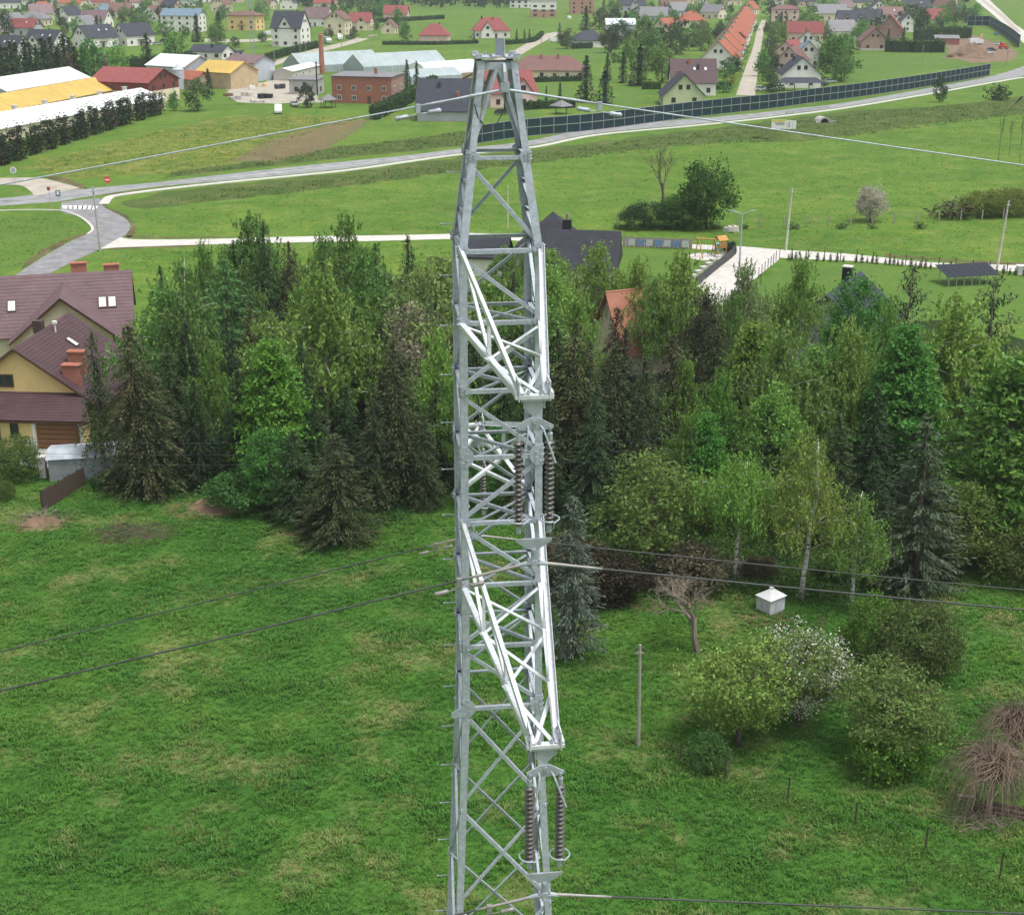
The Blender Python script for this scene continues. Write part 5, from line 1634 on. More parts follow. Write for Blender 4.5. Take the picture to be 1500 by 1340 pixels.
H(1169, 129, 12, 12.5, 4.4, 9.6, 88, 'white', 'slate', 'white gabled house with charcoal roof behind the barrier and the white cars', chim=((.1, .15),))
H(1181, 99, 12, 10.5, 4.6, 9.8, 84, 'white', 'slate_blue', 'white gabled house with teal grey roof, second in its row')
H(1157, 94, 13, 11, 3.6, 8.6, 60, 'pink', 'red_roof', 'red roofed house squeezed behind the charcoal gabled one')
H(1160, 104, 11, 10, 3.6, 8.4, 65, 'pink', 'brown_roof', 'house with faded pinkish brown roof next to the charcoal gabled one')
H(1177, 62, 17, 11, 4.6, 9.4, -4, 'pink', 'dark_red_roof', 'house with wide dull red roof at the back of the row')
H(1182, 78, 12, 11, 4.4, 9.4, 80, 'white', 'brown_roof', 'white gabled house with brown roof in the middle of the row')
H(1277, 74, 13, 12, 4.2, 9.8, 86, 'brick_pale', 'brown_roof', 'brick house with cream gable at the edge of the mown field', chim=((.25, .1),), base=('stone', .8))
H(1303, 57, 14, 13, 4.2, 11.2, 74, 'brick', 'red_roof', 'tall brick gabled house with red roof and one white window pair', dark=False)
H(1326, 47, 9, 7, 6, 9.6, 88, 'white', 'slate', 'narrow white gabled house with one dark tall opening')
H(1284, 23, 12, 12, 4.6, 10, 88, 'white', 'slate', 'white house with black bordered gable at the top of the estate')
H(1248, 41, 18, 12, 4, 9.4, -4, 'white', 'slate', 'house with broad slate roof and twin dormers', cross=((-4, 4, 7.4, .2), (3.5, 4, 7.4, .2)))
H(1302, 32, 15, 10, 4, 8.8, 0, 'white', 'brown_roof', 'house with brown roof and one bright skylight behind the red brick gable', sky=1)
H(1340, 21, 19, 13, 4.6, 9.8, 8, 'grey_wall', 'slate', 'large dark slate roofed house near the wood', sky=1)
H(1367, 38, 12, 11, 4, 9.4, -6, 'white', 'red_roof', 'white house with bright red roof standing apart near the second barrier')
H(1212, 30, 22, 12, 4.4, 9.6, -2, 'cream', 'grey_roof', 'house with wide grey brown roof beside the pink villa')
H(1386, 66, 11, 9, 2.8, 4.0, -12, 'brick', 'grey_roof', 'low raw brick outbuilding on the works yard', 'flat', chim=(), win=False, name='outbuilding', cat='building')
H(1258, 12, 16, 11, 4.4, 9.2, 15, 'cream', 'slate', 'slate roofed house at the top of the estate before the dark wood')
H(1070, 8, 15, 11, 4.4, 9.0, 10, 'cream', 'brown_roof', 'brown roofed house at the top above the terrace')
H(390, 14, 13, 10, 4.4, 9.0, -20, 'cream', 'brown_roof', 'brown roofed house among trees at the top above the yellow villa')
H(275, 9, 15, 10, 4.4, 9.0, -10, 'white', 'slate_blue', 'blue grey roofed house at the top above the big white block')
H(195, 12, 14, 10, 4.4, 9.0, 20, 'white', 'brown_roof', 'brown roofed house at the top left of the cream twins')

# more roofs of the far estate, each where a roof shows between the trees
FAR = [(128, 6, 'slate', 'small slate roofed house at the top between orange and red roofs'), (178, 26, 'brown_roof', 'brown roofed house half hidden beside the pale grey hipped roof'), (300, 4, 'red_roof', 'red roof at the very top above the big white block'),
       (345, 4, 'slate', 'slate roof at the very top above the yellow villa'), (395, 6, 'mauve_roof', 'mauve roof at the very top right of the yellow villa'), (452, 6, 'slate', 'slate roof at the top behind the mansion'), (35, 8, 'brown_roof', 'brown roof at the top beside the blue slate house'),
       (1000, 6, 'slate', 'slate roof at the very top beside the pinkish block'), (1030, 14, 'brown_roof', 'brown roof at the top above the orange hipped villa'), (1045, 28, 'grey_roof', 'grey roof left of the terrace end'), (1135, 8, 'red_roof', 'red roof at the top above the pink villa'),
       (1180, 10, 'slate', 'slate roof at the top behind the pink villa'), (1235, 20, 'mauve_roof', 'mauve roof behind the house with twin dormers'), (1315, 8, 'slate', 'slate roof at the top of the estate by the wood'), (1385, 18, 'brown_roof', 'brown roof right of the bright red one'),
       (1270, 36, 'slate', 'slate roof between twin dormers and brick gable'), (1230, 58, 'grey_roof', 'grey roofed shed behind the tall green trees'), (60, 30, 'mauve_roof', 'mauve roof below the orange hipped house'), (125, 48, 'grey_roof', 'grey roofed outbuilding between the hillside houses'), (252, 20, 'slate', 'dark roof behind the cream twins')]
for k, (u, v, rf_, lab) in enumerate(FAR):
    H(u, v, 13 + k % 4, 10, 4.2, 8.6 + k % 3 * .5, (-20, 8, 35, 80, -40)[k % 5], ('white', 'cream', 'white', 'pink')[k % 4], rf_, lab)

# --- works and sheds on the left
def shed(a, b, W, he, hr, wall, roof, label, name='shed', cat='shed', vents=0):
    """Long low building between two ground points of its long axis."""
    c = (a + b) / 2; d = b - a
    o = empty(name, (c.x, c.y, 0), math.atan2(d.y, d.x), label, cat)
    L = d.length
    m = MB(); gable_body(m, L, W, he, hr); m.build('wall', M[wall], o)
    m = MB(); gable_roof(m, L, W, he, hr, .35, .1); r = m.build('roof', M[roof], o)
    m = MB(); q_ = (hr - he) / (W / 2)
    for k in range(int(L / 2.4)):
        x = (k + .5) * 2.4 - L / 2
        for s_ in (-1, 1): m.tube([(x, s_ * (W / 2 + .35), he - q_ * .35 + .13), (x, 0, hr + .13)], .05, 3, False)
    tag(m.build('roof_seam', M[roof], r), kind='stuff')
    for k in range(vents):
        m = MB(); x = (k + .5) / vents * L - L / 2; m.box(x, W * .08, hr + .2, 1.1, .9, 1.2); m.box(x, W * .08, hr + .86, 1.4, 1.2, .12)
        m.build('roof_vent', M['stone'], r)
    n = int(L / 6)
    for k in range(n):
        window(o, (k + .5) / n * L - L / 2, -W / 2 - .03, he * .55, 1.4, .9)
    return o
shed(at(-40, 207), at(208, 158), 15, 3.0, 5.4, 'cream', 'white_roof', 'long low shed with white sheet roof behind the thuja row', vents=6)
shed(at(-60, 190), at(178, 141), 13, 3.6, 6.8, 'tan', 'yellow_roof', 'long shed with yellow sheet roof behind the white roofed one')
shed(at(-20, 160), at(104, 137), 14, 5, 8, 'metal_wall', 'white_roof', 'wide hall with white roof behind the yellow roofed shed', 'hall', 'hall')
H(200, 152, 20, 16, 6.0, 9.4, -20, 'dark_red_roof', 'red_roof', 'workshop with red sheet walls and red roof beside the white shed', chim=(), base=('cream', 3.4), name='workshop', cat='workshop', door=False)
H(268, 128, 17, 15, 6.5, 9.6, -32, 'metal_wall', 'white_roof', 'white roofed hall with silo beside the yellow roofed barn', chim=(), win=False, name='hall', cat='hall')
H(334, 131, 15, 13, 5.2, 8.2, -32, 'tan', 'yellow_roof', 'tan barn with bright yellow roof', chim=(), win=False, name='barn', cat='barn')
H(367, 120, 13, 11, 6.2, 8.4, -30, 'metal_wall', 'mauve_roof', 'grey sheet barn with purplish roof beside the yellow one', chim=(), win=False, name='barn', cat='barn')
H(286, 132, 7, 6, 3.4, 5.6, -30, 'brick_pale', 'orange_roof', 'small orange roofed lean-to between hall and yellow barn', chim=(), win=False, name='outbuilding', cat='building')
H(450, 139, 9, 7, 4.4, 5.2, -10, 'concrete', 'grey_roof', 'tumbledown grey boiler house beside the brick block', 'flat', chim=(), name='boiler_house', cat='building', door=False)
shed(at(415, 118), at(455, 108), 7, 3, 4, 'stone', 'white_roof', 'ragged pale shed at the foot of the brick chimney')
c = at(263, 131)
o = empty('silo', (c.x, c.y, 0), 0, 'grey steel silo beside the white roofed hall', 'silo')
m = MB(); lathe(m, 0, 0, [(1.9, -.1), (1.9, 6.2)], 16); m.build('tank', M['metal_wall'], o, smooth=True)
m = MB(); lathe(m, 0, 0, [(2.0, 6.2), (.35, 7.6), (.3, 7.9), (.01, 7.95)], 16); m.build('cone_roof', M['metal_wall'], o, smooth=True)
c = at(472, 108)
o = empty('factory_chimney', (c.x, c.y, 0), 0, 'tall red brick factory chimney behind the brick block', 'chimney')
m = MB(); lathe(m, 0, 0, [(1.05, -.1), (.72, 13.2)], 12); m.build('stack', M['brick'], o, smooth=True)
m = MB(); lathe(m, 0, 0, [(.9, 13.0), (.92, 13.7), (.6, 13.72), (.55, 13.3)], 12); m.build('rim', M['brick'], o, smooth=True)
c = at(465, 140)
o = empty('stove_pipe', (c.x, c.y, 0), 0, 'thin black pipe chimney on the boiler house side', 'pipe')
m = MB(); m.tube([(0, 0, 0), (0, 0, 9.6)], .22, 8); m.build('pipe', M['black'], o); m = MB(); m.tube([(0, 0, 9.6), (0, 0, 9.9)], .34, 8); m.build('cowl', M['black'], o)


def greenhouse(u, v, L, W, he, hr, yaw, label):
    o = empty('greenhouse', at(u, v), R(yaw), label, 'greenhouse')
    m = MB(); gable_body(m, L, W, he, hr); m.build('glazing', M['glasshouse'], o)
    m = MB()
    n = int(L / 3)
    for k in range(n + 1):
        x = L * k / n - L / 2
        for s in (-1, 1):
            m.tube([(x, s * W / 2 + s * .02, 0), (x, s * W / 2 + s * .02, he + .03), (x, 0, hr + .05)], .05, 4)
    m.tube([(-L / 2, 0, hr + .06), (L / 2, 0, hr + .06)], .08, 4)
    m.build('glazing_bars', M['frame_white'], o)
greenhouse(488, 103, 34, 15, 2.6, 6.6, 36, 'wide pale greenhouse behind the brick chimney')
greenhouse(580, 104, 36, 15, 2.6, 6.6, 36, 'wide pale greenhouse in the middle, behind the brick block')
greenhouse(630, 121, 20, 9, 2.4, 4.6, 36, 'smaller greenhouse beside the dark hedge')
c = at(650, 107)
o = empty('polytunnel', (c.x, c.y, 0), R(46), 'white arched polythene tunnel at the end of the greenhouses', 'polytunnel')
m = MB(); n = 14; L = 27
vs = [(x, 5.2 * math.cos(math.pi * k / n), 4.2 * math.sin(math.pi * k / n)) for x in (-L / 2, L / 2) for k in range(n + 1)]
m.add(vs, [(k, k + 1, n + 2 + k, n + 1 + k) for k in range(n)] + [tuple(range(n + 1)), tuple(range(2 * n + 1, n, -1))])
m.build('film', M['film'], o, smooth=False)
m = MB()
for j in range(7):
    x = -L / 2 + L * j / 6
    m.tube([(x, 5.24 * math.cos(math.pi * k / n), 4.24 * math.sin(math.pi * k / n)) for k in range(n + 1)], .05, 4)
m.build('hoops', M['frame_white'], o)
c = at(481, 158)
o = empty('gazebo', (c.x, c.y, 0), 0, 'dark wooden gazebo before the brick block', 'gazebo')
m = MB()
for k in range(6):
    a = k * math.pi / 3
    m.tube([(2 * math.cos(a), 2 * math.sin(a), 0), (2 * math.cos(a), 2 * math.sin(a), 2.3)], .09, 5)
m.build('posts', M['wood_dark'], o)
m = MB(); lathe(m, 0, 0, [(2.7, 2.2), (2.7, 2.3), (.9, 3.3), (.02, 3.9)], 6); m.build('roof', M['grey_roof'], o)
c = at(822, 167)
o = empty('gazebo', (c.x, c.y, 0), 0, 'grey roofed garden gazebo just behind the noise barrier', 'gazebo')
m = MB()
for k in range(4): m.tube([(2 * math.cos(k * 1.5708 + .78), 2 * math.sin(k * 1.5708 + .78), 0), (2 * math.cos(k * 1.5708 + .78), 2 * math.sin(k * 1.5708 + .78), 2.2)], .09, 5)
m.build('posts', M['wood_dark'], o)
m = MB(); lathe(m, 0, 0, [(3.4, 2.1), (3.4, 2.2), (.02, 3.7)], 4); m.build('roof', M['grey_roof'], o)

# --- the two houses at the copse corner, their tiled roofs laid course by course
def courses(m, a, b, c, d, step=.36, lift=.035):
    """Overlapping tile courses over the slope a b (eave) c d (ridge)."""
    a, b, c, d = map(Vector, (a, b, c, d))
    n = max(2, int(((d - a).length) / step))
    nm = (b - a).cross(d - a).normalized()
    for k in range(n):
        t0, t1 = k / n, (k + 1.08) / n if k < n - 1 else 1
        p, q = a.lerp(d, t0), b.lerp(c, t0); r, s = b.lerp(c, min(t1, 1)), a.lerp(d, min(t1, 1))
        m.add([p + nm * lift, q + nm * lift, r + nm * .004, s + nm * .004, p - nm * .02, q - nm * .02], [(0, 1, 2, 3), (4, 5, 1, 0)])


def tiled(name, parent, quads, mtl, step=.36):
    m = MB()
    for q in quads: courses(m, *q, step=step)
    o = put(name, m.mesh(name, M[mtl]), parent)
    o['kind'] = 'stuff'
    return o


# yellow house: ridge runs away from the viewer
yh = empty('yellow_house', (-43.6, 118.4, 0), R(-4), 'yellow house with plum tiled roof and brown garage door at the picture edge', 'house')
m = MB()
vs = []
for y in (3.0, 15.5):
    vs += [(-7, y, -.3), (4.9, y, -.3), (4.9, y, 4.2), (-1.2, y, 8.3), (-7, y, 4.2)]
m.add(vs, [(0, 1, 2, 3, 4), (9, 8, 7, 6, 5), (1, 6, 7, 2), (0, 4, 9, 5), (2, 7, 8, 3), (3, 8, 9, 4)])
m.box(-1.05, 1.6, 1.4, 11.9, 3.0, 3.2)
m.build('wall', M['yellow'], yh)
rf = empty('roof', (0, 0, 0)); rf.parent = yh
tiled('tile_courses', rf, [((6.4, 2.4, 3.15), (6.4, 16, 3.15), (-1.2, 16, 8.55), (-1.2, 2.4, 8.55)),
                           ((-9, 16, 3.0), (-9, 2.4, 3.0), (-1.2, 2.4, 8.55), (-1.2, 16, 8.55)),
                           ((-9, -.6, 2.85), (6.3, -.6, 2.85), (4.6, 3.1, 4.4), (-9, 3.1, 4.4))], 'plum_roof')
m = MB()
m.slab((6.4, 2.4, 3.12), (6.4, 16, 3.12), (-1.2, 16, 8.52), (-1.2, 2.4, 8.52), .16)
m.slab((-9, 16, 2.97), (-9, 2.4, 2.97), (-1.2, 2.4, 8.52), (-1.2, 16, 8.52), .16)
m.slab((-9, -.6, 2.8), (6.3, -.6, 2.8), (4.6, 3.1, 4.35), (-9, 3.1, 4.35), .14)
m.build('roof_deck', M['frame_brown'], rf)
for (x, y, z, h) in ((2.9, 6.6, 5.6, 2.0), (3.4, 3.9, 5.0, 2.2)):
    m = MB(); m.box(x, y, z + .3, 1.5, .75, h + .6); m.box(x, y, z + h * .5 + .66, 1.7, .95, .12); m.build('chimney', M['brick'], rf)
m = MB(); m.box(-1.6, 9.5, 8.75, .9, .7, 1.2); m.build('chimney', M['wood_dark'], rf)
m = MB(); m.tube([(-.4, 10.4, 8.0), (-.4, 10.4, 8.9)], .09, 6); m.box(-.4, 10.4, 8.95, .4, .3, .25); m.build('roof_vent', M['white'], rf)
f, p = window_meshes(.8, 1.25, True, True)
s = put('skylight', f, rf, (1.05, 10.6, 7.05)); s.rotation_euler = (R(-55), 0, R(90)); put('pane', p, s)
s = put('skylight', f, rf, (3.0, 5.3, 5.62)); s.rotation_euler = (R(-55), 0, R(90)); put('pane', p, s)
window(yh, -2.6, 2.96, 5.4, 1.7, 1.2, 0, True)
window(yh, -6.0, 2.96, 5.4, 1.4, 1.2, 0, True)
window(yh, -.9, .07, 1.75, .75, 1.5, 0, True)
m = MB(); m.box(-3.2, .06, 1.15, 1.9, .1, 2.3); m.build('door', M['frame_brown'], yh)
gd = MB(); gd.box(3.0, .05, 1.2, 3.7, .08, 2.35)
garage = gd.build('garage_door', M['frame_brown'], yh)
pm = MB(); pm.box(0, 0, 0, 3.6, .04, .38); pme = pm.mesh('door_panel', mat('stained_panel', (.2, .095, .04), .6, .15, 2))
for k in range(5): put('door_panel', pme, garage, (3.0, -.01, .28 + .46 * k))
for x in (.9, 5.1):
    m = MB(); m.box(x, .06, 1.3, .3, .12, 2.6); m.build('door_post', M['white'], yh)
m = MB(); m.box(-1.3, -.5, 2.62, 15.3, .14, .12); m.build('gutter', M['frame_brown'], yh)
m = MB(); m.tube([(6.1, -.45, 2.6), (5.0, -.02, 2.2), (5.0, -.02, 0)], .06, 6); m.build('downpipe', M['frame_brown'], yh)
m = MB(); m.box(.4, .02, .5, .5, .1, .8); m.build('meter_box', M['white'], yh)

# cream house behind, dusty mauve roof
ch = empty('cream_house', (-49.2, 149.3, 0), R(14), 'cream house with smooth dusty mauve roof behind the yellow one', 'house')
m = MB(); gable_body(m, 14, 11, 4.4, 9.0)
m.build('wall', M['cream'], ch)
rf = empty('roof', (0, 0, 0)); rf.parent = ch
sl = (9.0 - 4.4) / 5.5
a, b = 7.7, 6.3; ze = 4.5 - sl * .8
tiled('tile_courses', rf, [((-a, -b, ze), (a, -b, ze), (a, 0, 9.15), (-a, 0, 9.15)), ((a, b, ze), (-a, b, ze), (-a, 0, 9.15), (a, 0, 9.15))], 'mauve_smooth', .45)
m = MB(); gable_roof(m, 14, 11, 4.37, 8.97, .75, .16); m.build('roof_deck', M['frame_brown'], rf)
wg = empty('cross_wing', (.6, -4.2, 0), R(-90)); wg.parent = ch
m = MB(); gable_body(m, 8, 9.6, 4.4, 8.2); m.build('wing_wall', M['cream'], wg)
tiled('wing_roof', wg, [((-4.8, -5.7, 3.72), (4.8, -5.7, 3.72), (4.8, 0, 8.42), (-4.8, 0, 8.42)), ((4.8, 5.7, 3.72), (-4.8, 5.7, 3.72), (-4.8, 0, 8.42), (4.8, 0, 8.42))], 'mauve_smooth', .45)
m = MB(); gable_roof(m, 8, 9.6, 4.32, 8.18, .75, .16); m.build('wing_deck', M['frame_brown'], wg)
for x in (-2.0, 2.0): window(wg, 4.04, x, 2.0, 1.5, 1.4, R(90), True)
for (x, y, z) in ((2.2, .5, 9.3), (5.6, 1.2, 8.8)):
    m = MB(); m.box(x, y, z, 1.6, .8, 1.5); m.box(x, y, z + .8, 1.8, 1.0, .1); m.build('chimney', M['brick'], rf)
f, p = window_meshes(.9, 1.5, True, True)
for (x, y) in ((-4.8, -3.2), (4.5, -3.3), (5.5, -3.3)):
    s = put('skylight', f, rf, (x, y, 9.2 + y * sl + .05)); s.rotation_euler = (math.atan(sl) - R(90), 0, 0); put('pane', p, s)

# metal garage, plank fence, pillar
c = at(108, 700)
g = empty('metal_garage', (c.x + .6, c.y + 1.2, 0), R(10), 'grey corrugated metal garage beside the yellow house', 'garage')
g.scale = (.85, .85, .88)
m = MB(); m.box(0, 0, 1.1, 6.2, 4.2, 2.3); m.build('wall', M['shed_metal'], g)
m = MB(); m.slab((-3.3, -2.3, 2.3), (3.3, -2.3, 2.3), (3.3, 0, 2.75), (-3.3, 0, 2.75), .06); m.slab((3.3, 2.3, 2.3), (-3.3, 2.3, 2.3), (-3.3, 0, 2.75), (3.3, 0, 2.75), .06)
r = m.build('roof', mat('zinc_roof', (.36, .4, .43), .55, .25, 1.0, .1), g)
rib = MB(); rib.box(0, 0, 0, .04, .05, 2.2); rme = rib.mesh('wall_rib', M['shed_metal'])
for k in range(20): put('wall_rib', rme, g, (-2.95 + .31 * k, -2.12, 1.12))
for k in range(13):
    put('wall_rib', rme, g, (3.12, -1.9 + .31 * k, 1.12))
m = MB(); m.box(-.2, -2.12, 1.1, .12, .06, 2.2); m.build('door_post', M['steel_dark'], g)


def plank_fence(name, a, b, h, mtl, label, pw=.3, cat='fence'):
    d = b - a; n = max(2, int(d.length / pw)); ang = math.atan2(d.y, d.x)
    o = empty(name, a, ang, label, cat)
    pm = MB(); pm.box(0, 0, h / 2, pw * .93, .03, h); me = pm.mesh('plank', M[mtl])
    rr = random.Random(n)
    for k in range(n):
        q = put('plank', me, o, ((k + .5) * d.length / n, rr.uniform(-.008, .008), rr.uniform(-.05, .04)))
    for z in (.4, h - .35):
        m = MB(); m.box(d.length / 2, .05, z, d.length, .06, .09); m.build('rail', M[mtl], o)
    for k in range(0, n + 1, max(1, n // 4)):
        m = MB(); m.box(k * d.length / n, .1, h / 2, .1, .1, h + .1); m.build('post', M[mtl], o)
    return o
plank_fence('plank_fence', at(64, 748), at(126, 712), 1.7, 'wood_dark', 'brown plank fence at the field corner before the metal garage')
c = at(65, 700)
o = empty('gate_pillar', (c.x, c.y, 0), 0, 'pale stone gate pillar beside the metal garage', 'pillar')
m = MB(); m.box(0, 0, .9, .55, .55, 1.9); m.build('shaft', M['stone'], o); m = MB(); m.box(0, 0, 1.92, .7, .7, .14); m.build('cap', M['stone'], o)
o = empty('picket_fence', at(34, 690), 0, 'low dark picket fence beside the stone pillar', 'fence')
pm = MB(); pm.box(0, 0, .55, .06, .03, 1.1); me = pm.mesh('picket', M['dark_metal'])
for k in range(15): put('picket', me, o, (.12 + k * .13, 0, 0))
m = MB(); m.box(1.0, .03, .9, 2.1, .03, .06); m.box(1.0, .03, .25, 2.1, .03, .06); m.build('rail', M['dark_metal'], o)

# charcoal tiled house between pylon and garden
c = at(838, 392, 0)
th = empty('tiled_house', (at(835, 388, 3).x, 186, 0), R(-8), 'house with charcoal tiled roof and black chimney right of the pylon', 'house')
m = MB(); m.box(0, 0, 1.4, 12.4, 9, 3.2); m.build('wall', M['white'], th)
rf = empty('roof', (0, 0, 0)); rf.parent = th
Zr = 7.0
tiled('tile_courses', rf, [((-6.4, -5.2, 2.75), (6.9, -5.2, 2.75), (6.9, 0, Zr), (-2.6, 0, Zr)), ((6.9, 5.2, 2.75), (-6.4, 5.2, 2.75), (-2.6, 0, Zr), (6.9, 0, Zr)),
                           ((-6.4, 5.2, 2.75), (-6.4, -5.2, 2.75), (-2.6, -.02, Zr), (-2.6, .02, Zr))], 'tile_dark', .4)
m = MB(); m.add([(-6.4, -5.2, 2.7), (6.9, -5.2, 2.7), (6.9, 5.2, 2.7), (-6.4, 5.2, 2.7), (-2.6, 0, Zr - .05), (6.9, 0, Zr - .05)], [(3, 2, 1, 0), (0, 1, 5, 4), (1, 2, 5), (2, 3, 4, 5), (3, 0, 4)])
m.build('roof_deck', M['black'], rf)
m = MB(); m.add([(6.0, -4, 2.5), (6.0, 4, 2.5), (6.0, 0, 6.6), (6.2, -4, 2.5), (6.2, 4, 2.5), (6.2, 0, 6.6)], [(2, 1, 0), (3, 4, 5), (0, 1, 4, 3), (1, 2, 5, 4), (2, 0, 3, 5)]); m.build('gable_wall', M['white'], th)
m = MB(); m.box(-.4, .7, Zr + .4, 1.2, .8, 1.6); ck = m.build('chimney', M['black'], rf)
m = MB(); m.tube([(-.4, .7, Zr + 1.2), (-.4, .7, Zr + 1.8)], .14, 8); m.box(-.4, .7, Zr + 1.9, .4, .4, .22); m.build('cowl', M['aluminium'], ck)
bw = empty('back_wing', (-2.9, 6.0, 0), 0); bw.parent = th
m = MB(); m.box(0, 0, 1.4, 10, 10, 3.2); m.build('wing_wall', M['white'], bw)
tiled('wing_roof', bw, [((-5.6, -5.6, 2.8), (5.6, -5.6, 2.8), (.02, 0, 8.3), (-.02, 0, 8.3)), ((5.6, -5.6, 2.8), (5.6, 5.6, 2.8), (0, .02, 8.3), (0, -.02, 8.3)), ((5.6, 5.6, 2.8), (-5.6, 5.6, 2.8), (-.02, 0, 8.3), (.02, 0, 8.3)), ((-5.6, 5.6, 2.8), (-5.6, -5.6, 2.8), (0, -.02, 8.3), (0, .02, 8.3))], 'tile_dark', .4)
m = MB(); m.add([(-5.6, -5.6, 2.75), (5.6, -5.6, 2.75), (5.6, 5.6, 2.75), (-5.6, 5.6, 2.75), (0, 0, 8.22)], [(3, 2, 1, 0), (0, 1, 4), (1, 2, 4), (2, 3, 4), (3, 0, 4)]); m.build('wing_deck', M['black'], bw)
aw = empty('annex', (-11.5, 4.0, 0), 0); aw.parent = th
m = MB(); m.box(0, 0, 1.3, 5, 5.5, 2.9); m.build('annex_wall', M['white'], aw)
tiled('annex_roof', aw, [((-3, -3.3, 2.7), (3, -3.3, 2.7), (3, 0, 5.0), (-3, 0, 5.0)), ((3, 3.3, 2.7), (-3, 3.3, 2.7), (-3, 0, 5.0), (3, 0, 5.0))], 'tile_dark', .4)
m = MB(); gable_roof(m, 4.6, 5.5, 2.9, 4.9, .6, .1); m.build('annex_deck', M['black'], aw)

# slate roofed house and orange roofed cottage deep in the right copse
sh = house(0, 0, 13, 10, 3.2, 7.4, 62, 'grey_wall', 'slate', 'slate roofed house with black chimney, almost hidden in the right copse', loc=(at(1222, 437, 7.4).x + 2.6, 152, 0), chim=(), win=False)
m = MB(); m.box(4.2, .8, 7.2, 1.0, 1.0, 2.4); m.build('chimney', M['black'], sh); m = MB(); m.box(4.2, .8, 8.46, 1.1, 1.1, .12); m.build('chimney_cap', M['stone'], sh)
house(0, 0, 6.0, 7.0, 3.0, 8.4, 24, 'cream', 'faded_orange', 'small cottage with faded orange roof among the spruces', loc=(at(934, 436, 8.4).x, 145, 0), chim=(), win=False)

# ------------------------------------------------------------------ noise barrier
def barrier(base_px, label, h0=4.1, bay=4.0):
    L = smooth_line(P(*base_px), 10)
    ds = [0]
    for i in range(1, len(L)): ds.append(ds[-1] + (L[i] - L[i - 1]).length)
    n = int(ds[-1] / bay)
    pts = []
    for k in range(n + 1):
        s = ds[-1] * k / n; i = min(max(j for j in range(len(ds)) if ds[j] <= s + 1e-6), len(L) - 2)
        pts.append(L[i].lerp(L[i + 1], (s - ds[i]) / max(ds[i + 1] - ds[i], 1e-6)))
    o = empty('noise_barrier', pts[0], 0, label, 'barrier')
    bl = ds[-1] / n
    mp = MB(); mp.box(0, 0, h0 / 2, .2, .24, h0 + .1); pm = mp.mesh('post', M['panel_post'])
    m1 = MB(); m1.box(0, 0, 0, bl - .26, .14, h0 * .5 - .2); pan = m1.mesh('panel', M['panel_green'])
    m2 = MB(); m2.box(0, -.02, 0, bl - .26, .16, .09); rl = m2.mesh('rail', M['panel_post'])
    for k in range(n + 1):
        put('post', pm, o, pts[k] - pts[0])
        if k == n: break
        d = pts[k + 1] - pts[k]; a = math.atan2(d.y, d.x); c = (pts[k] + pts[k + 1]) / 2 - pts[0]
        for z in (h0 * .25 + .02, h0 * .75 + .02): put('panel', pan, o, (c.x, c.y, z), a)
        for z in (.06, h0 * .5 + .02, h0 - .03): put('rail', rl, o, (c.x, c.y, z), a)
    return o
barrier(((690, 212), (767, 200.5), (873, 190.5), (995, 174.5), (1073, 165.5), (1140, 158), (1185, 151.5), (1274, 140), (1373, 124.5), (1449, 111)), 'long dark green noise barrier with pale posts along the main road')
barrier(((1417, 38), (1449, 38)), 'short dark noise barrier crossing the grass by the works yard', 5.5)
barrier(((1450, 38), (1462, 46), (1477, 56), (1493, 70)), 'noise barrier beside the unfinished road at the works yard', 5.5)

# ------------------------------------------------------------------ poles, lamps, signs
def pole(u, v, H, r, mtl, label, lean=(0, 0), cross=0.0, name='utility_pole', group=None):
    o = empty(name, at(u, v), 0, label, 'pole', group)
    m = MB(); m.tube([(0, 0, -.2), (lean[0] * .5, lean[1] * .5, H / 2), (lean[0], lean[1], H)], [r, r * .82, r * .62], 8)
    m.build('shaft', M[mtl], o)
    if cross:
        m = MB(); m.box(lean[0], lean[1], H - .5, cross, .1, .1); m.build('crossbar', M[mtl], o)
        for k in (-1, 0, 1):
            m = MB(); m.tube([(lean[0] + k * cross * .42, lean[1], H - .45), (lean[0] + k * cross * .42, lean[1], H - .2)], .05, 6); m.build('insulator', M['porcelain'], o)
    else:
        m = MB(); m.tube([(lean[0], lean[1], H), (lean[0], lean[1], H + .12)], r * .8, 8); m.build('cap', M['steel'], o)
        m = MB(); m.box(lean[0], lean[1], H - .5, r * 2.6, r * 2.6, .08); m.build('band', M['steel_dark'], o)
    return o
UP = 'utility poles in the village'
pole(147, 368, 9.4, .19, 'concrete', 'grey concrete pole where the white track meets the road', (-.15, 0))
pole(1151, 367, 9.2, .17, 'stone', 'pale concrete pole beside the white drive junction', (.35, 0))
pole(1461, 391, 9.2, .18, 'stone', 'pale concrete pole behind the solar array', (.5, 0))
pole(744, 336, 7.0, .09, 'stone', 'thin pale pole seen through the pylon, above the tiled house')
pole(935, 1093, 6.4, .12, 'wood_grey', 'old grey timber pole standing alone in the near meadow', (-.1, 0), .5)
for (u, v, H, lab) in ((402, 92, 10, 'village pole by the dark hedge before the mansion'), (440, 84, 10, 'village pole on the lane before the mansion'), (449, 96, 9, 'village pole on the grass before the greenhouses'), (543, 76, 10, 'village pole alone in the open field'), (501, 80, 9, 'village pole beside the lane behind the brick chimney'),
                       (820, 66, 10, 'village pole before the dark hipped bungalow'), (793, 84, 8, 'village pole on the lane by the brown bungalow'), (281, 62, 9, 'village pole before the big white block'), (1384, 92, 8, 'village pole at the foot of the spoil heap'), (1350, 98, 8, 'village pole in the mown field'), (1474, 97, 9, 'village pole by the red loader yard')):
    pole(u, v, H, .14, 'wood_grey', lab, (0, 0), 1.0, group=UP)
c = at(1083, 392)
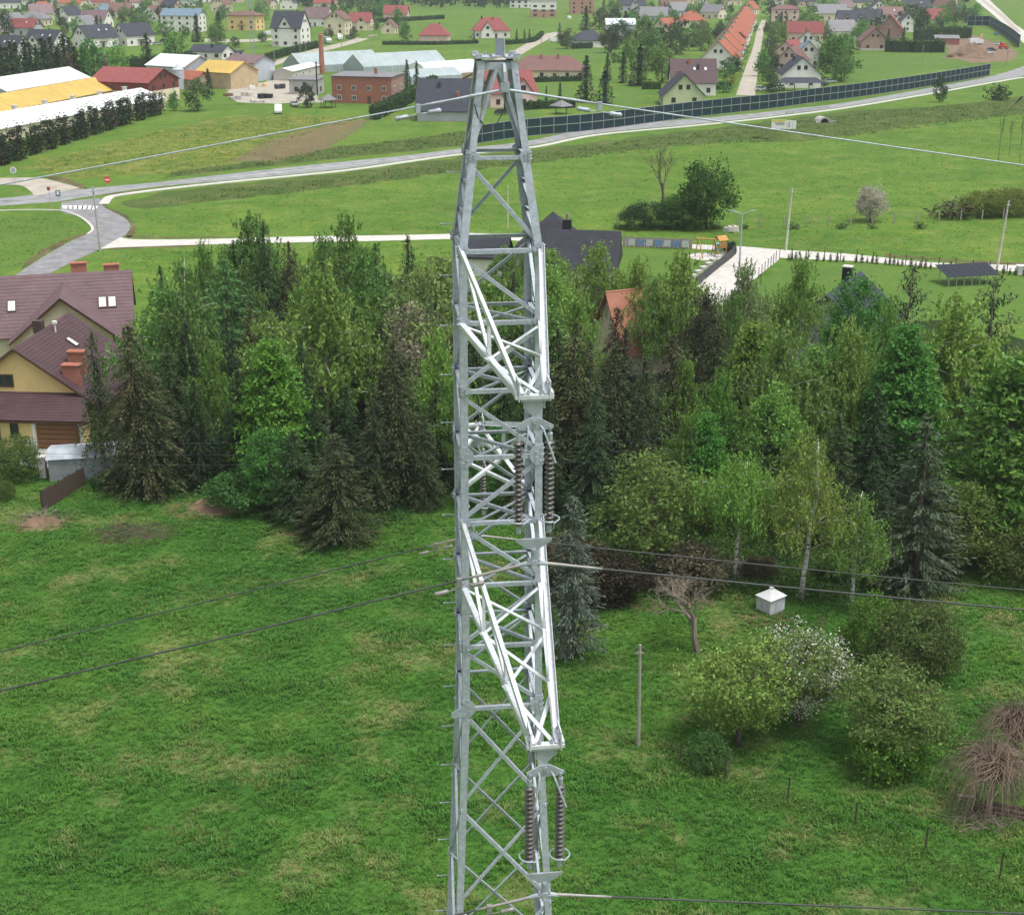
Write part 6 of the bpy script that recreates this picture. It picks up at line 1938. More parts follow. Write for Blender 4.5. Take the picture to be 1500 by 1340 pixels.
o = empty('street_lamp', (c.x, c.y, 0), 0, 'street lamp with two splayed arms beside the white drive', 'lamp')
m = MB(); m.tube([(0, 0, 0), (0, 0, 7.6)], [.14, .09], 8); m.build('column', M['steel'], o)
for s in (-1, 1):
    m = MB(); m.tube([(0, 0, 7.5), (s * .6, 0, 7.75), (s * 1.2, 0, 7.95)], .05, 6); arm = m.build('lamp_arm', M['steel'], o)
    m = MB(); m.box(s * 1.5, 0, 8.02, .8, .24, .1); m.build('lamp_head', M['steel'], arm)


def road_sign(u, v, H, shape, mtl, label, r=.45):
    o = empty('road_sign', at(u, v), 0, label, 'sign')
    m = MB(); m.tube([(0, 0, 0), (0, 0, H)], .04, 6); m.build('post', M['steel_dark'], o)
    m = MB()
    if shape == 'disc': m.tube([(0, -.07, H), (0, -.04, H)], r, 20)
    else: m.box(0, -.05, H, r * 1.7, .03, r * 2)
    f = m.build('sign_face', M[mtl], o)
    if mtl == 'sign_red':
        m = MB(); m.box(0, -.075, H, r * 1.3, .012, r * .36); m.build('bar', M['sign_white'], f)
    elif shape == 'disc':
        m = MB(); m.tube([(0, -.09, H), (0, -.078, H)], r * .74, 20); fb = m.build('disc', M['grey_wall'], f)
    else:
        m = MB(); m.box(0, -.075, H + .05, r * .9, .012, r * 1.2); m.build('pictogram', M['sign_white'] if mtl != 'black' else M['sign_red'], f)
    return o
road_sign(159.5, 287, 2.9, 'disc', 'sign_red', 'round red no entry sign at the corner of the side road', .62)
road_sign(22, 272, 2.9, 'disc', 'sign_white', 'round pale sign at the mouth of the dirt entry', .62)
road_sign(88, 310, 3.1, 'panel', 'sign_blue', 'grey blue panel sign before the pedestrian crossing', .5)
road_sign(74, 303.5, 3.2, 'panel', 'black', 'small dark panel on a thin post left of the crossing', .3)

# hoarding on its mound: two boards
c = at(1146, 196)
o = empty('hoarding', (c.x, c.y, .8), R(-6), 'white and yellow advertising hoarding on the grassy mound', 'hoarding')
for x in (-3.6, 0, 3.4):
    m = MB(); m.box(x, .12, .6, .14, .14, 3.4); m.build('post', M['wood_grey'], o)
m = MB(); m.box(-1.3, 0, 1.75, 4.8, .1, 2.7); bd = m.build('board', M['sign_white'], o)
m = MB(); m.box(-1.45, -.056, 2.75, 4.5, .008, .62); m.build('headline_strip', M['sign_yellow'], bd)
rr = random.Random(5)
for ln, (z, h, x0, x1) in enumerate(((2.76, .3, -3.5, .2), (2.2, .2, -2.7, .4), (1.9, .2, -2.4, .3), (1.6, .18, -2.2, .2))):
    x = x0; m = MB()
    while x < x1:
        ww = rr.uniform(.12, .4); m.box(x + ww / 2, -.064, z, ww, .006, h * rr.uniform(.8, 1.0)); x += ww + .1
    m.build('print_line', M['ink'] if ln else M['tan'], bd)
m = MB(); m.box(2.15, -.02, 1.7, 1.9, .1, 2.6); b2 = m.build('side_board', M['sign_white'], o)
m = MB(); m.tube([(2.0, -.076, 2.3), (2.0, -.07, 2.3)], .35, 14); m.box(2.0, -.073, 1.4, .7, .006, 1.1); m.build('printed_figure', M['grey_wall'], b2)
m = MB(); m.box(3.75, -.04, 1.7, 1.1, .1, 2.5); m.build('end_board', M['sign_white'], o)

o.scale = (.74, 1, .8)

# culvert under the road
c = at(1208, 180)
o = empty('culvert', (c.x, c.y, 0), R(14), 'concrete culvert mouth in the bank below the road', 'culvert')
m = MB(); n = 12
vs = [(1.9 * math.cos(math.pi * k / n), y, 1.7 * math.sin(math.pi * k / n)) for y in (0, 4) for k in range(n + 1)] + [(2.6 * math.cos(math.pi * k / n), y, 2.3 * math.sin(math.pi * k / n)) for y in (-.02, 4) for k in range(n + 1)]
K = n + 1
m.add(vs, [(k, k + 1, K + k + 1, K + k) for k in range(n)] + [(2 * K + k, 3 * K + k, 3 * K + k + 1, 2 * K + k + 1) for k in range(n)] + [(k, 2 * K + k, 2 * K + k + 1, k + 1) for k in range(n)])
m.build('arch', M['concrete'], o)
m = MB(); m.box(0, 3.9, .8, 3.6, .1, 1.7); m.build('bore_shade', M['black'], o)  # black end plate added to stand for the shade inside the culvert
for s in (-1, 1):
    m = MB(); m.slab((s * 2.4, -.05, 1.5), (s * 4.6, -1.2, .15), (s * 4.6, -.9, .15), (s * 2.4, .25, 1.5), .1); m.box(s * 3.3, -.5, .4, 2.2, .25, .9); m.build('wing_wall', M['concrete'], o)
o.scale = (.62, .8, .62)
o = empty('guard_rail', at(1156, 167.5), 0, 'grey guard rail above the culvert', 'guard rail')
gp = smooth_line(P((1152, 168), (1180, 163.5), (1213, 159.5)), 5)
m = MB()
for z in (.5, .78): m.tube([Vector((p.x - at(1156, 167.5).x, p.y - at(1156, 167.5).y, z)) for p in gp], .09, 5)
m.build('rail', M['panel_post'], o)
for p in gp[::2]:
    m = MB(); q = p - at(1156, 167.5); m.box(q.x, q.y + .1, .4, .12, .1, .85); m.build('post', M['panel_post'], o)

# ------------------------------------------------------------------ garden by the drive
def wire_fence(name, px, h, mtl, label, n, r=.035, group=None, cat='fence', wires=2):
    L = smooth_line(P(*px), 8)
    ds = [0]
    for i in range(1, len(L)): ds.append(ds[-1] + (L[i] - L[i - 1]).length)
    o = empty(name, L[0], 0, label, cat, group)
    pm = MB(); pm.box(0, 0, h / 2, r * 2, r * 2, h); pme = pm.mesh('post', M[mtl])
    pts = []
    for k in range(n + 1):
        s = ds[-1] * k / n; i = min(max(j for j in range(len(ds)) if ds[j] <= s + 1e-6), len(L) - 2)
        p = L[i].lerp(L[i + 1], (s - ds[i]) / max(ds[i + 1] - ds[i], 1e-6)) - L[0]
        pts.append(p); put('post', pme, o, p)
    for w_ in range(wires):
        z = h * (.92 - .45 * w_)
        m = MB(); m.tube([p + Vector((0, 0, z)) for p in pts], .008, 3, False); m.build('wire', M['cable_dark'], o)
    return o
wire_fence('wire_fence', ((1160, 380), (1270, 384), (1363, 392), (1430, 397), (1500, 403)), 1.55, 'dark_metal', 'wire fence on dark posts along the row of tiny thujas', 14, .05)
wire_fence('wire_fence', ((1111, 408), (1128, 392), (1142, 379), (1158, 380)), 1.55, 'dark_metal', 'wire fence on dark posts beside the white drive', 8, .04)
wire_fence('wire_fence', ((905, 336), (1000, 335), (1150, 333), (1300, 327), (1400, 324), (1500, 320)), 1.7, 'wood_grey', 'pasture fence of grey stakes across the meadow', 18, .09)
wire_fence('wire_fence', ((360, 236), (440, 228), (480, 215), (545, 180)), 1.5, 'wood_grey', 'stake fence along the fallow strip', 22, .06)
wire_fence('wire_fence', ((560, 178), (600, 179), (700, 177)), 1.6, 'steel_dark', 'thin mesh fence before the grey slate roofed house', 9, .05)
tme = PROTO['far_thuja'][0][1]
tl = smooth_line(P((1155, 381.5), (1270, 386), (1363, 394.5), (1500, 404.5)), 14)
for k in range(36):
    p = tl[min(int(k * (len(tl) - 1) / 35), len(tl) - 1)]
    plant('far_thuja', p, .95 + .2 * (k % 3), (.022, .042, .02), ORD[k] + ' tiny thuja from the drive end, edging the white track', 1.5, 'young thujas along the white track')
plank_fence('board_fence', at(1021, 419), at(1078, 372), 1.25, 'dark_metal', 'charcoal board fence between garden and white drive', .5)
pl = smooth_line(P((1012, 416), (1040, 394), (1066, 374)), 8)
for k in range(9):
    p = pl[int(k * (len(pl) - 1) / 8)]
    m = MB(); m.box(0, 0, .18, 1.1, .7, .4, .6)
    o = m.build('edging_stone', M['stone'], None, (p.x - .9, p.y, 0)); tag(o, ORD[k] + ' edging stone along the board fence, from its lower end', 'stone', 'edging stones by the board fence')
plank_fence('panel_fence', at(912, 361), at(1014, 365), 1.5, 'wood_grey', 'pale panel fence along the back of the garden', .55)
for k in range(7):
    a = at(925 + 13 * k, 362.5 + .45 * k)
    m = MB(); m.box(0, -.12, .8, 1.0, .05, .95)
    tag(m.build('fence_banner', M['blue_panel' if k % 2 else 'grey_wall'], None, (a.x, a.y, 0)), ORD[k] + (' board on the back fence from the tiled house, blue' if k % 2 else ' board on the back fence from the tiled house, grey'), 'board', 'boards on the garden fence')
m = MB(); lathe(m, 0, 0, [(.01, .03), (2.6, .03), (2.75, .0)], 18)
tag(m.build('sand_patch', M['gravel_white'], None, at(1035, 376)), kind='structure')
# wooden swing and climbing frame
c = at(1040, 376)
o = empty('play_frame', (c.x, c.y, 0), R(25), 'golden wooden swing and climbing frame in the garden', 'swing')
m = MB(); m.tube([(-2.6, 0, 2.9), (1.6, 0, 2.4)], .1, 6); m.build('top_beam', M['wood'], o)
for x, z in ((-2.1, 2.85), (.7, 2.5)):
    for s in (-1, 1):
        m = MB(); m.tube([(x, 0, z), (x + .2, s * 1.1, 0)], .08, 6); m.build('leg', M['wood'], o)
for x in (1.2, 2.4):
    for s in (-.6, .6):
        m = MB(); m.box(x, s, 1.2, .1, .1, 2.4); m.build('tower_post', M['wood'], o)
m = MB(); m.box(1.8, 0, 1.25, 1.3, 1.3, .08); m.build('platform', M['wood'], o)
for k in range(4):
    m = MB(); m.box(1.8, -.64, 1.5 + .18 * k, 1.3, .04, .13); m.build('side_slat', M['wood'], o)
m = MB(); m.slab((1.0, -.8, 2.35), (2.6, -.8, 2.35), (2.6, 0, 2.95), (1.0, 0, 2.95), .05); m.slab((2.6, .8, 2.35), (1.0, .8, 2.35), (1.0, 0, 2.95), (2.6, 0, 2.95), .05); m.build('roof', M['wood'], o)
for x in (-1.3, -.3):
    m = MB(); m.tube([(x - .2, 0, 2.65), (x - .2, 0, .55)], .015, 4); m.tube([(x + .2, 0, 2.62), (x + .2, 0, .55)], .015, 4); m.box(x, 0, .53, .5, .22, .05); m.build('swing_seat', M['black'], o)
m = MB(); m.box(0, 0, .5, 2.2, 1.2, 1.0); m.box(0, 0, 1.04, 2.3, 1.3, .08)
tag(m.build('teal_box', M['teal'], None, at(1058, 367)), 'teal covered box at the garden corner', 'box')
plant('bush', at(1068, 372), 2.0, (.02, .06, .035), 'dark round bush at the end of the board fence', .9)
c = at(1066, 340)
o = empty('covered_heap', (c.x, c.y, 0), .4, 'small grey heap of stones on the meadow above the street lamp', 'heap')
rr = random.Random(9)
for k in range(5):
    m = MB(); m.box(rr.uniform(-1.2, 1.2), rr.uniform(-.5, .5), .4 + .2 * (k % 2), 1.2, .9, .8, rr.random() * 3); m.build('boulder', M['stone'], o)

# solar array
a, b = at(1376, 416), at(1452, 412)
o = empty('solar_array', (a + b) / 2, math.atan2((b - a).y, (b - a).x), 'ground mounted solar array on posts in the mown lawn', 'solar array')
Ls = (b - a).length
sm = MB(); sm.slab((-.95, -.62, -.02), (.95, -.62, -.02), (.95, .62, .02), (-.95, .62, .02), .04); sme = sm.mesh('solar_panel', M['solar'])
fm = MB()
for k in range(8):
    for j in range(3):
        x = -Ls / 2 + (k + .5) * Ls / 8; y = -1.7 + 1.3 * j + .2
        q = put('solar_panel', sme, o, (x, y, 1.5 + .3 * j)); q.scale = (Ls / 8 / 1.96, 1, 1); q.rotation_euler = (R(13), 0, 0)
for k in range(7):
    x = -Ls / 2 + Ls * (k + .4) / 6.8
    for y, h in ((-1.6, 1.35), (.9, 1.95)):
        m = MB(); m.box(x, y, h / 2, .09, .09, h); m.build('post', M['steel'], o)
for y, z in ((-1.6, 1.32), (.9, 1.92)):
    m = MB(); m.box(0, y, z, Ls, .07, .1); m.build('rail', M['steel'], o)
m = MB(); m.box(0, 0, .6, 1.6, 1.0, 1.2); m.box(0, 0, 1.24, 1.8, 1.2, .08)
tag(m.build('white_cabinet', M['white'], None, at(1498, 402)), 'white cabinet at the end of the thuja row', 'cabinet')

# ------------------------------------------------------------------ near meadow odds and ends
c = at(1128, 893)
o = empty('hut', (c.x, c.y, 0), R(38), 'small white sheet metal hut with pyramid roof under the birches', 'hut')
m = MB(); m.box(0, 0, .55, 1.45, 1.25, 1.15); m.build('wall', mat('grimy_white_sheet', (.45, .47, .48), .7, .3, 2.0), o)
m = MB(); m.add([(-.82, -.72, 1.1), (.82, -.72, 1.1), (.82, .72, 1.1), (-.82, .72, 1.1), (-.12, 0, 1.62), (.12, 0, 1.62)], [(3, 2, 1, 0), (0, 1, 5, 4), (1, 2, 5), (2, 3, 4, 5), (3, 0, 4)]); r = m.build('roof', M['white_roof'], o)
m = MB(); m.tube([(0, 0, 1.58), (0, 0, 1.72)], .14, 8); m.build('vent_cap', M['white'], r)
m = MB(); m.box(.1, -.635, .55, .6, .02, .9); m.build('door', M['metal_wall'], o)
m = MB()
for x in (-.6, .6): m.box(x, -.5, .02, .1, .1, .2)
m.build('feet', M['wood_dark'], o)
c = at(1239, 950)
o = empty('privy_panel', (c.x, c.y, 0), R(50), 'dark brown board screen standing by the dome shaped bush', 'screen')
pm = MB(); pm.box(0, 0, .75, .2, .03, 1.5); me = pm.mesh('plank', M['wood_dark'])
for k in range(6): put('plank', me, o, (-.5 + .21 * k, 0, 0))
m = MB(); m.box(.05, .04, 1.2, 1.25, .04, .08); m.box(.05, .04, .35, 1.25, .04, .08); m.build('rail', M['wood_dark'], o)
FP = [(996, 1122, 1.35, 'first rusty stake of the meadow line, by the wispy bush'), (1062, 1143, 1.3, 'second rusty stake from the wispy bush'), (1154, 1170, 1.25, 'stake between the wispy bush and the fruit trees'),
      (1252, 1208, 1.3, 'stake below the olive green fruit tree'), (1355, 1246, 1.35, 'last but one stake toward the timber pile'), (1464, 1287, 1.4, 'stake nearest the picture corner')]
for u, v, h, lab in FP:
    o = empty('fence_stake', at(u, v), 0, lab, 'stake', 'stakes across the near meadow')
    m = MB(); m.tube([(0, 0, -.1), (.02, 0, h)], .045, 6); m.build('rod', M['wood_dark'], o)
    m = MB(); m.tube([(.02, 0, h), (.02, 0, h + .05)], .05, 6); m.build('cap', M['black'], o)
o = empty('stake_wire', at(996, 1122), 0, 'slack thin wire strung between the rusty stakes', 'wire')
m = MB(); z0 = at(996, 1122); pp = []
for i in range(len(FP) - 1):
    p, q = at(*FP[i][:2]) - z0, at(*FP[i + 1][:2]) - z0
    pp += [p + Vector((0, 0, 1.1)), p.lerp(q, .5) + Vector((0, 0, .92))]
pp.append(at(*FP[-1][:2]) - z0 + Vector((0, 0, 1.1)))
m.tube(pp, .006, 3, False); m.build('strand', M['cable_dark'], o)
o = empty('timber_pile', at(1470, 1196), R(-20), 'weathered timbers lying under the bare weeping tree', 'timber')
for k in range(4):
    m = MB(); m.tube([(-1.6 + .2 * k, .25 * k, .12 + .1 * (k % 2)), (1.7, .25 * k, .12 + .1 * (k % 2))], .1, 7); m.build('log', M['wood_dark'], o)
o = empty('timber_pile', at(1415, 1168), R(-10), 'single grey plank lying left of the bare weeping tree', 'timber')
m = MB(); m.box(0, 0, .1, .9, .2, .08); m.build('board', M['wood_grey'], o); m = MB(); m.box(-.2, .05, .02, .15, .3, .1); m.build('support', M['wood_dark'], o)
m = MB(); lathe(m, 0, 0, [(.01, .0), (.16, .02), (.2, .14), (.12, .27), (.01, .3)], 10)
tag(m.build('white_stone', M['white'], None, at(491, 798), smooth=True), 'small white stone lying on the grass before the copse', 'stone')

# heaps of cut branches and dug earth: loose matter
def brush(name, u, v, sx, sy, h, n, mtl, seed):
    rr = random.Random(seed); m = MB()
    for k in range(n):
        a = rr.uniform(0, 6.28); r = rr.random() ** .6; x, y = r * sx * math.cos(a), r * sy * math.sin(a); z = h * (1 - r) * rr.random()
        d = Vector((rr.uniform(-1, 1), rr.uniform(-1, 1), rr.uniform(-.25, .45))).normalized() * rr.uniform(.4, 1.1)
        m.tube([Vector((x, y, z)) - d, Vector((x, y, z + .05)), Vector((x, y, z)) + d], [.025, .02, .008], 3, False)
    o = m.build(name, M[mtl], None, at(u, v)); return tag(o, kind='stuff')
brush('brushwood', 195, 782, 3.4, 2.2, .5, 260, 'bark', 3)
brush('brushwood', 1075, 838, 3.2, 2.2, .7, 260, 'bark_pale', 5)
brush('brushwood', 62, 760, 2.2, 1.6, .35, 120, 'bark_pale', 7)
brush('brushwood', 1440, 1200, 2.0, 1.2, .3, 120, 'bark_pale', 8)
brush('brushwood', 885, 835, 3.5, 1.8, .6, 220, 'bark', 9)
mound('earth_heap', at(318, 742), 2.8, 2.2, .8, M['soil'], .4, 'small heap of bare earth at the copse edge', 'heap')
mound('earth_heap', at(62, 766), 2.4, 1.8, .35, M['soil'], .4, 'low earth heap before the plank fence', 'heap')

# three thin low voltage wires in front of the copses
for k, (v, lab) in enumerate(((640, 'topmost of the three thin wires crossing the copses'), (657, 'middle of the three thin wires crossing the copses'), (672, 'lowest of the three thin wires crossing the copses'))):
    p = at(750, v, 9.2 - .0 * k)
    D = 92.0
    zz = CAM_H + (p.z - CAM_H) * D / p.y
    o = empty('overhead_wire', (0, D, zz), 0, lab, 'wire', 'thin wires before the copses')
    m = MB(); m.tube([(x, (x * .02), .00035 * (x * x) - .35 + (0.006 * x)) for x in range(-120, 121, 12)], .011, 4, False); m.build('strand', M['cable_dark'], o)

# ------------------------------------------------------------------ vehicles
def vehicle(u, v, kind, paint, yaw, label, group=None):
    o = empty({'car': 'parked_car', 'van': 'white_van', 'truck': 'truck', 'tractor': 'loader'}[kind], at(u, v), R(yaw), label, kind, group)
    P_ = {'car': ([(-2.1, .35), (2.1, .35), (2.15, .75), (1.2, .95), (-2.0, .98)], [(-1.9, .96), (1.15, .93), (.45, 1.45), (-1.3, 1.45)], 1.72, (-1.3, 1.3), .32),
          'van': ([(-2.5, .35), (2.5, .35), (2.55, .95), (1.9, 1.2), (1.3, 2.1), (-2.5, 2.2)], [(1.28, 1.25), (1.83, 1.22), (1.36, 1.95), (1.0, 1.95)], 1.9, (-1.6, 1.6), .34),
          'truck': ([(-3.6, .8), (1.4, .8), (1.4, 3.0), (-3.6, 3.0)], [(1.5, .5), (3.4, .5), (3.4, 1.7), (2.9, 2.5), (1.5, 2.5)], 2.4, (-2.4, 2.4), .48),
          'tractor': ([(-2, .7), (2.2, .7), (2.2, 1.4), (.3, 1.5), (-2, 1.5)], [(-1.6, 1.5), (.2, 1.5), (.1, 2.7), (-1.5, 2.7)], 1.8, (-1.3, 1.5), .6)}[kind]
    body, cab, wd, ax, wr = P_
    def ext(pts, w_): 
        m = MB(); n = len(pts)
        m.add([(x, -w_ / 2, z) for x, z in pts] + [(x, w_ / 2, z) for x, z in pts], [tuple(range(n)), tuple(range(2 * n - 1, n - 1, -1))] + [(i, (i + 1) % n, n + (i + 1) % n, n + i) for i in range(n)])
        return m
    ext(body, wd).build('body', M[paint], o)
    ext(cab, wd * (.9 if kind != 'truck' else .98)).build('cabin', M['pane' if kind in ('car', 'van') else paint], o)
    if kind == 'car':
        m = MB(); m.box(-.42, 0, 1.47, 1.7, wd * .82, .05); m.build('roof', M[paint], o)
    m = MB(); m.box(body[1][0] + .02, .55, .68, .06, .35, .16); m.box(body[1][0] + .02, -.55, .68, .06, .35, .16); m.build('headlight', M['sign_white'], o)
    wm = MB(); wm.tube([(0, -.12, 0), (0, .12, 0)], wr, 12); wme = wm.mesh('wheel', M['tyre'])
    hm = MB(); hm.tube([(0, -.13, 0), (0, .13, 0)], wr * .55, 8); hme = hm.mesh('rim', M['steel'])
    for x in ax:
        for y in (-wd / 2 + .1, wd / 2 - .1):
            q = put('wheel', wme, o, (x, y, wr)); put('rim', hme, q)
    return o
vehicle(408, 166, 'van', 'car_white', -82, 'white van parked on the grass before the brick block')
vehicle(431, 156, 'car', 'car_silver', -70, 'silver car at the edge of the yard beside the white van')
vehicle(498, 59, 'truck', 'car_white', -80, 'white lorry in the yard behind the slate mansion')
vehicle(480, 64, 'truck', 'car_silver', -70, 'grey lorry beside the white one')
vehicle(511, 57, 'car', 'car_dark', -60, 'dark car behind the white lorry')
vehicle(393, 52, 'van', 'car_white', 10, 'white van before the yellow villa')
vehicle(812, 62, 'van', 'car_white', 15, 'white van on the lane by the garden conifers')
vehicle(752, 95, 'car', 'car_white', 20, 'white car at the end of the brown bungalow')
vehicle(745, 101, 'car', 'car_dark', 20, 'dark car at the end of the brown bungalow')
vehicle(735, 168, 'car', 'car_dark', 5, 'dark car in the yard seen through the pylon peak')
vehicle(1115, 133, 'car', 'car_white', 10, 'first white car behind the barrier, nearest the lane')
vehicle(1131, 133, 'car', 'car_white', 15, 'second white car behind the barrier')
vehicle(1142, 131, 'car', 'car_white', 5, 'third white car behind the barrier, under the porch')
vehicle(1204, 126, 'car', 'car_dark', 10, 'dark car beside the charcoal gabled house')
vehicle(1216, 122, 'car', 'car_silver', 10, 'silver car right of the charcoal gabled house')
vehicle(1429, 66, 'truck', 'car_white', 10, 'white lorry on the works yard')
vehicle(1470, 72, 'tractor', 'car_red', 10, 'red loader on the works yard')
vehicle(1452, 75, 'car', 'car_dark', 0, 'dark car on the works yard beside the red loader')
vehicle(1449, 79, 'car', 'car_white', 5, 'low white car at the front of the works yard')
vehicle(1463, 66, 'car', 'car_white', 20, 'white car behind the red loader')
vehicle(937, 20, 'car', 'car_white', 0, 'white car before the grey house with the arched dormer')
vehicle(240, 62, 'car', 'car_dark', 20, 'dark car before the big white block')
vehicle(230, 66, 'car', 'car_silver', 30, 'silver car on the drive beside the tall dark fir')
# porch of the charcoal gabled house, carport
c = at(1172, 133)
o = empty('porch', (c.x, c.y, 0), 0, 'dark hipped porch roof before the charcoal gabled house', 'porch')
m = MB(); m.add([(-7.5, -2.4, 2.5), (7.5, -2.4, 2.5), (7.5, 2.4, 2.5), (-7.5, 2.4, 2.5), (-5, 1.2, 4), (5, 1.2, 4)], [(3, 2, 1, 0), (0, 1, 5, 4), (1, 2, 5), (2, 3, 4, 5), (3, 0, 4)]); m.build('roof', M['slate'], o)
for x in (-7, -2.3, 2.3, 7):
    m = MB(); m.box(x, -2.1, 1.25, .25, .25, 2.5); m.build('post', M['dark_metal'], o)
# scrap, pallets and spoil round the works
rr = random.Random(21)
JUNK = [('pale stack of sacks in the scrap yard', 'stone', 362, 140, 3.4, 2.4, 1.6), ('black tarpaulin heap in the scrap yard', 'black', 388, 144, 4.5, 3, 1.8), ('grey rubble heap in the scrap yard', 'concrete', 345, 146, 3.5, 2.4, 1.2),
        ('yellow crate in the scrap yard', 'yellow', 388, 127, 1.6, 1.4, 1.6), ('rusty scrap heap in the scrap yard', 'soil', 335, 141, 3, 2, 1.2), ('white pallet stack beside the scrap yard barn', 'white', 369, 131, 2, 1.5, 1.6),
        ('dark machinery heap by the boiler house', 'dark_metal', 410, 130, 4, 2.6, 1.8), ('grey rubble strip at the yard edge', 'stone', 375, 150, 5, 2, .9), ('teal tank by the second barrier', 'teal', 1459, 52, 2.4, 2, 2),
        ('pale pallet by the red loader', 'tan', 1478, 76, 2, 1.4, 1), ('orange toy house on the lawn by the second barrier', 'yellow', 1437, 55, 1.6, 1.4, 2.2), ('white builder bag before the half white block', 'white', 835, 28, 4, 2.4, 2.6),
        ('grey block pile before the raw brick shell', 'concrete', 905, 20, 6, 2.5, 1.6), ('white tank beside the yellow villa', 'white', 394, 50, 3.2, 2.2, 2.4), ('stone blocks by the white lorry', 'stone', 545, 54, 4, 2, 1.2)]
for lab, mt, u, v, sx, sy, h in JUNK:
    o = empty('heap' if 'heap' in lab or 'pile' in lab or 'rubble' in lab else 'yard_goods', at(u, v), rr.uniform(-.4, .4), lab, 'goods')
    for k in range(7):
        m = MB(); m.box(rr.uniform(-.35, .35) * sx, rr.uniform(-.35, .35) * sy, h * rr.uniform(.2, .45), sx * rr.uniform(.3, .5), sy * rr.uniform(.3, .5), h * rr.uniform(.4, .9), rr.random() * 3); m.build('piece', M[mt], o)

# far slim lattice mast
c = at(371, 90)
o = empty('lattice_mast', (c.x, c.y, 0), 0, 'slim grey lattice mast before the yellow villa', 'pylon')
Hm = 34
for sx in (-1, 1):
    for sy in (-1, 1):
        m = MB(); m.angle((sx * .9, sy * .9, 0), (sx * .3, sy * .3, Hm), (-sx, 0, 0), (0, -sy, 0), .12, .02); m.build('leg', M['steel_dark'], o)
k = 0; z = 0
while z < Hm - 2:
    h0 = .9 - .6 * z / Hm; h1 = .9 - .6 * (z + 2.2) / Hm; s = 1 if k % 2 else -1
    for sy in (-1, 1):
        m = MB(); m.tube([(s * h0, sy * h0, z), (-s * h1, sy * h1, z + 2.2)], .045, 4); m.build('brace', M['steel_dark'], o)
    z += 2.2; k += 1

# ------------------------------------------------------------------ village trees and hedges
def hedge(px, wd, h, col, label, name='hedge'):
    L = smooth_line(P(*px), 5)
    o = empty(name, L[0], 0, label, 'hedge')
    m = MB(); C = []
    rg = np.random.default_rng(int(px[0][0] * 7 + px[0][1]))
    for i in range(len(L) - 1):
        a, b = L[i] - L[0], L[i + 1] - L[0]; d = (b - a); ln = d.length
        if ln < .01: continue
        c = (a + b) / 2
        m.box(c.x, c.y, h * .46, ln, wd * .8, h * .92, math.atan2(d.y, d.x))
        n = int(ln * (2 * h + wd) * 4.0)
        t = rg.uniform(0, 1, n); s = np.array([-d.y, d.x]) / ln
        f = rg.uniform(0, 2 * h + wd, n)
        y = np.where(f < h, -wd / 2, np.where(f < 2 * h, wd / 2, f - 2 * h - wd / 2)); z = np.where(f < h, f, np.where(f < 2 * h, f - h, h))
        C.append(np.stack([a.x + d.x * t + s[0] * y, a.y + d.y * t + s[1] * y, z], 1) + rg.normal(size=(n, 3)) * (.12 if h < 4 else .4))
    core = m.build('core', M['needle'], o); core.color = (*[x * .6 for x in col], 1)
    C = np.concatenate(C); N = len(C)
    f = put('foliage', crown_mesh('foliage', [leaves(C, rdir(N, rg), rdir(N, rg), .42 * rg.uniform(.7, 1.3, N), .26)], LF), o)
    f.color = (*col, 1)
    return o
HD = (.04, .085, .026)
hedge(((547, 176), (585, 158), (637, 128)), 2.2, 3.6, HD, 'tall dark clipped hedge beside the greenhouses')
hedge(((740, 163), (790, 160), (842, 158)), 1.4, 2.2, HD, 'clipped hedge behind the noise barrier, right of the pylon')
hedge(((775, 121), (850, 119)), 1.2, 1.7, HD, 'low hedge before the long brown roofed bungalow')
hedge(((940, 131), (968, 131)), 1.4, 2.2, (.05, .11, .02), 'fresh green hedge left of the pale green house')
hedge(((1046, 131), (1070, 131)), 1.4, 2.4, HD, 'dark hedge right of the plum roofed house')
hedge(((740, 66), (780, 62), (794, 52)), 1.4, 2, HD, 'hedge of the red roofed villa along the lane')
hedge(((838, 72), (866, 71)), 1.6, 2.4, HD, 'hedge before the dark hipped bungalow')
hedge(((560, 66), (640, 66), (700, 64)), 1.4, 1.6, (.045, .09, .025), 'low hedge before the pink pyramid roofed bungalow')
hedge(((390, 90), (425, 80), (465, 70)), 1.6, 2.8, HD, 'dark hedge along the lane before the slate mansion')
hedge(((1296, 76), (1340, 77), (1382, 77)), 3, 5, HD, 'tall evergreen hedge behind the mown field')
hedge(((1340, 60), (1420, 56)), 3, 5.5, HD, 'tall evergreen hedge behind the works yard')
hedge(((180, 102), (240, 97), (282, 92)), 2.4, 4, HD, 'dark hedge before the modern bungalow garden')
hedge(((548, 34), (620, 30), (650, 28)), 1.6, 2.4, HD, 'hedge around the pink villa before the wood')

TH = smooth_line(P((0, 243), (60, 223), (120, 203), (180, 184), (236, 167)), 12)
for k in range(38):
    p = TH[int(k * (len(TH) - 1) / 37)]
    gap = k in (7, 17)
    plant('far_thuja', p, random.uniform(6.0, 7.4) * (.75 if gap else 1), (.026, .046, .02) if k % 5 else (.05, .05, .026), ORD[k] + ' columnar thuja from the picture edge, before the white roofed shed', random.uniform(1.35, 1.7), 'columnar thujas before the white roofed shed')

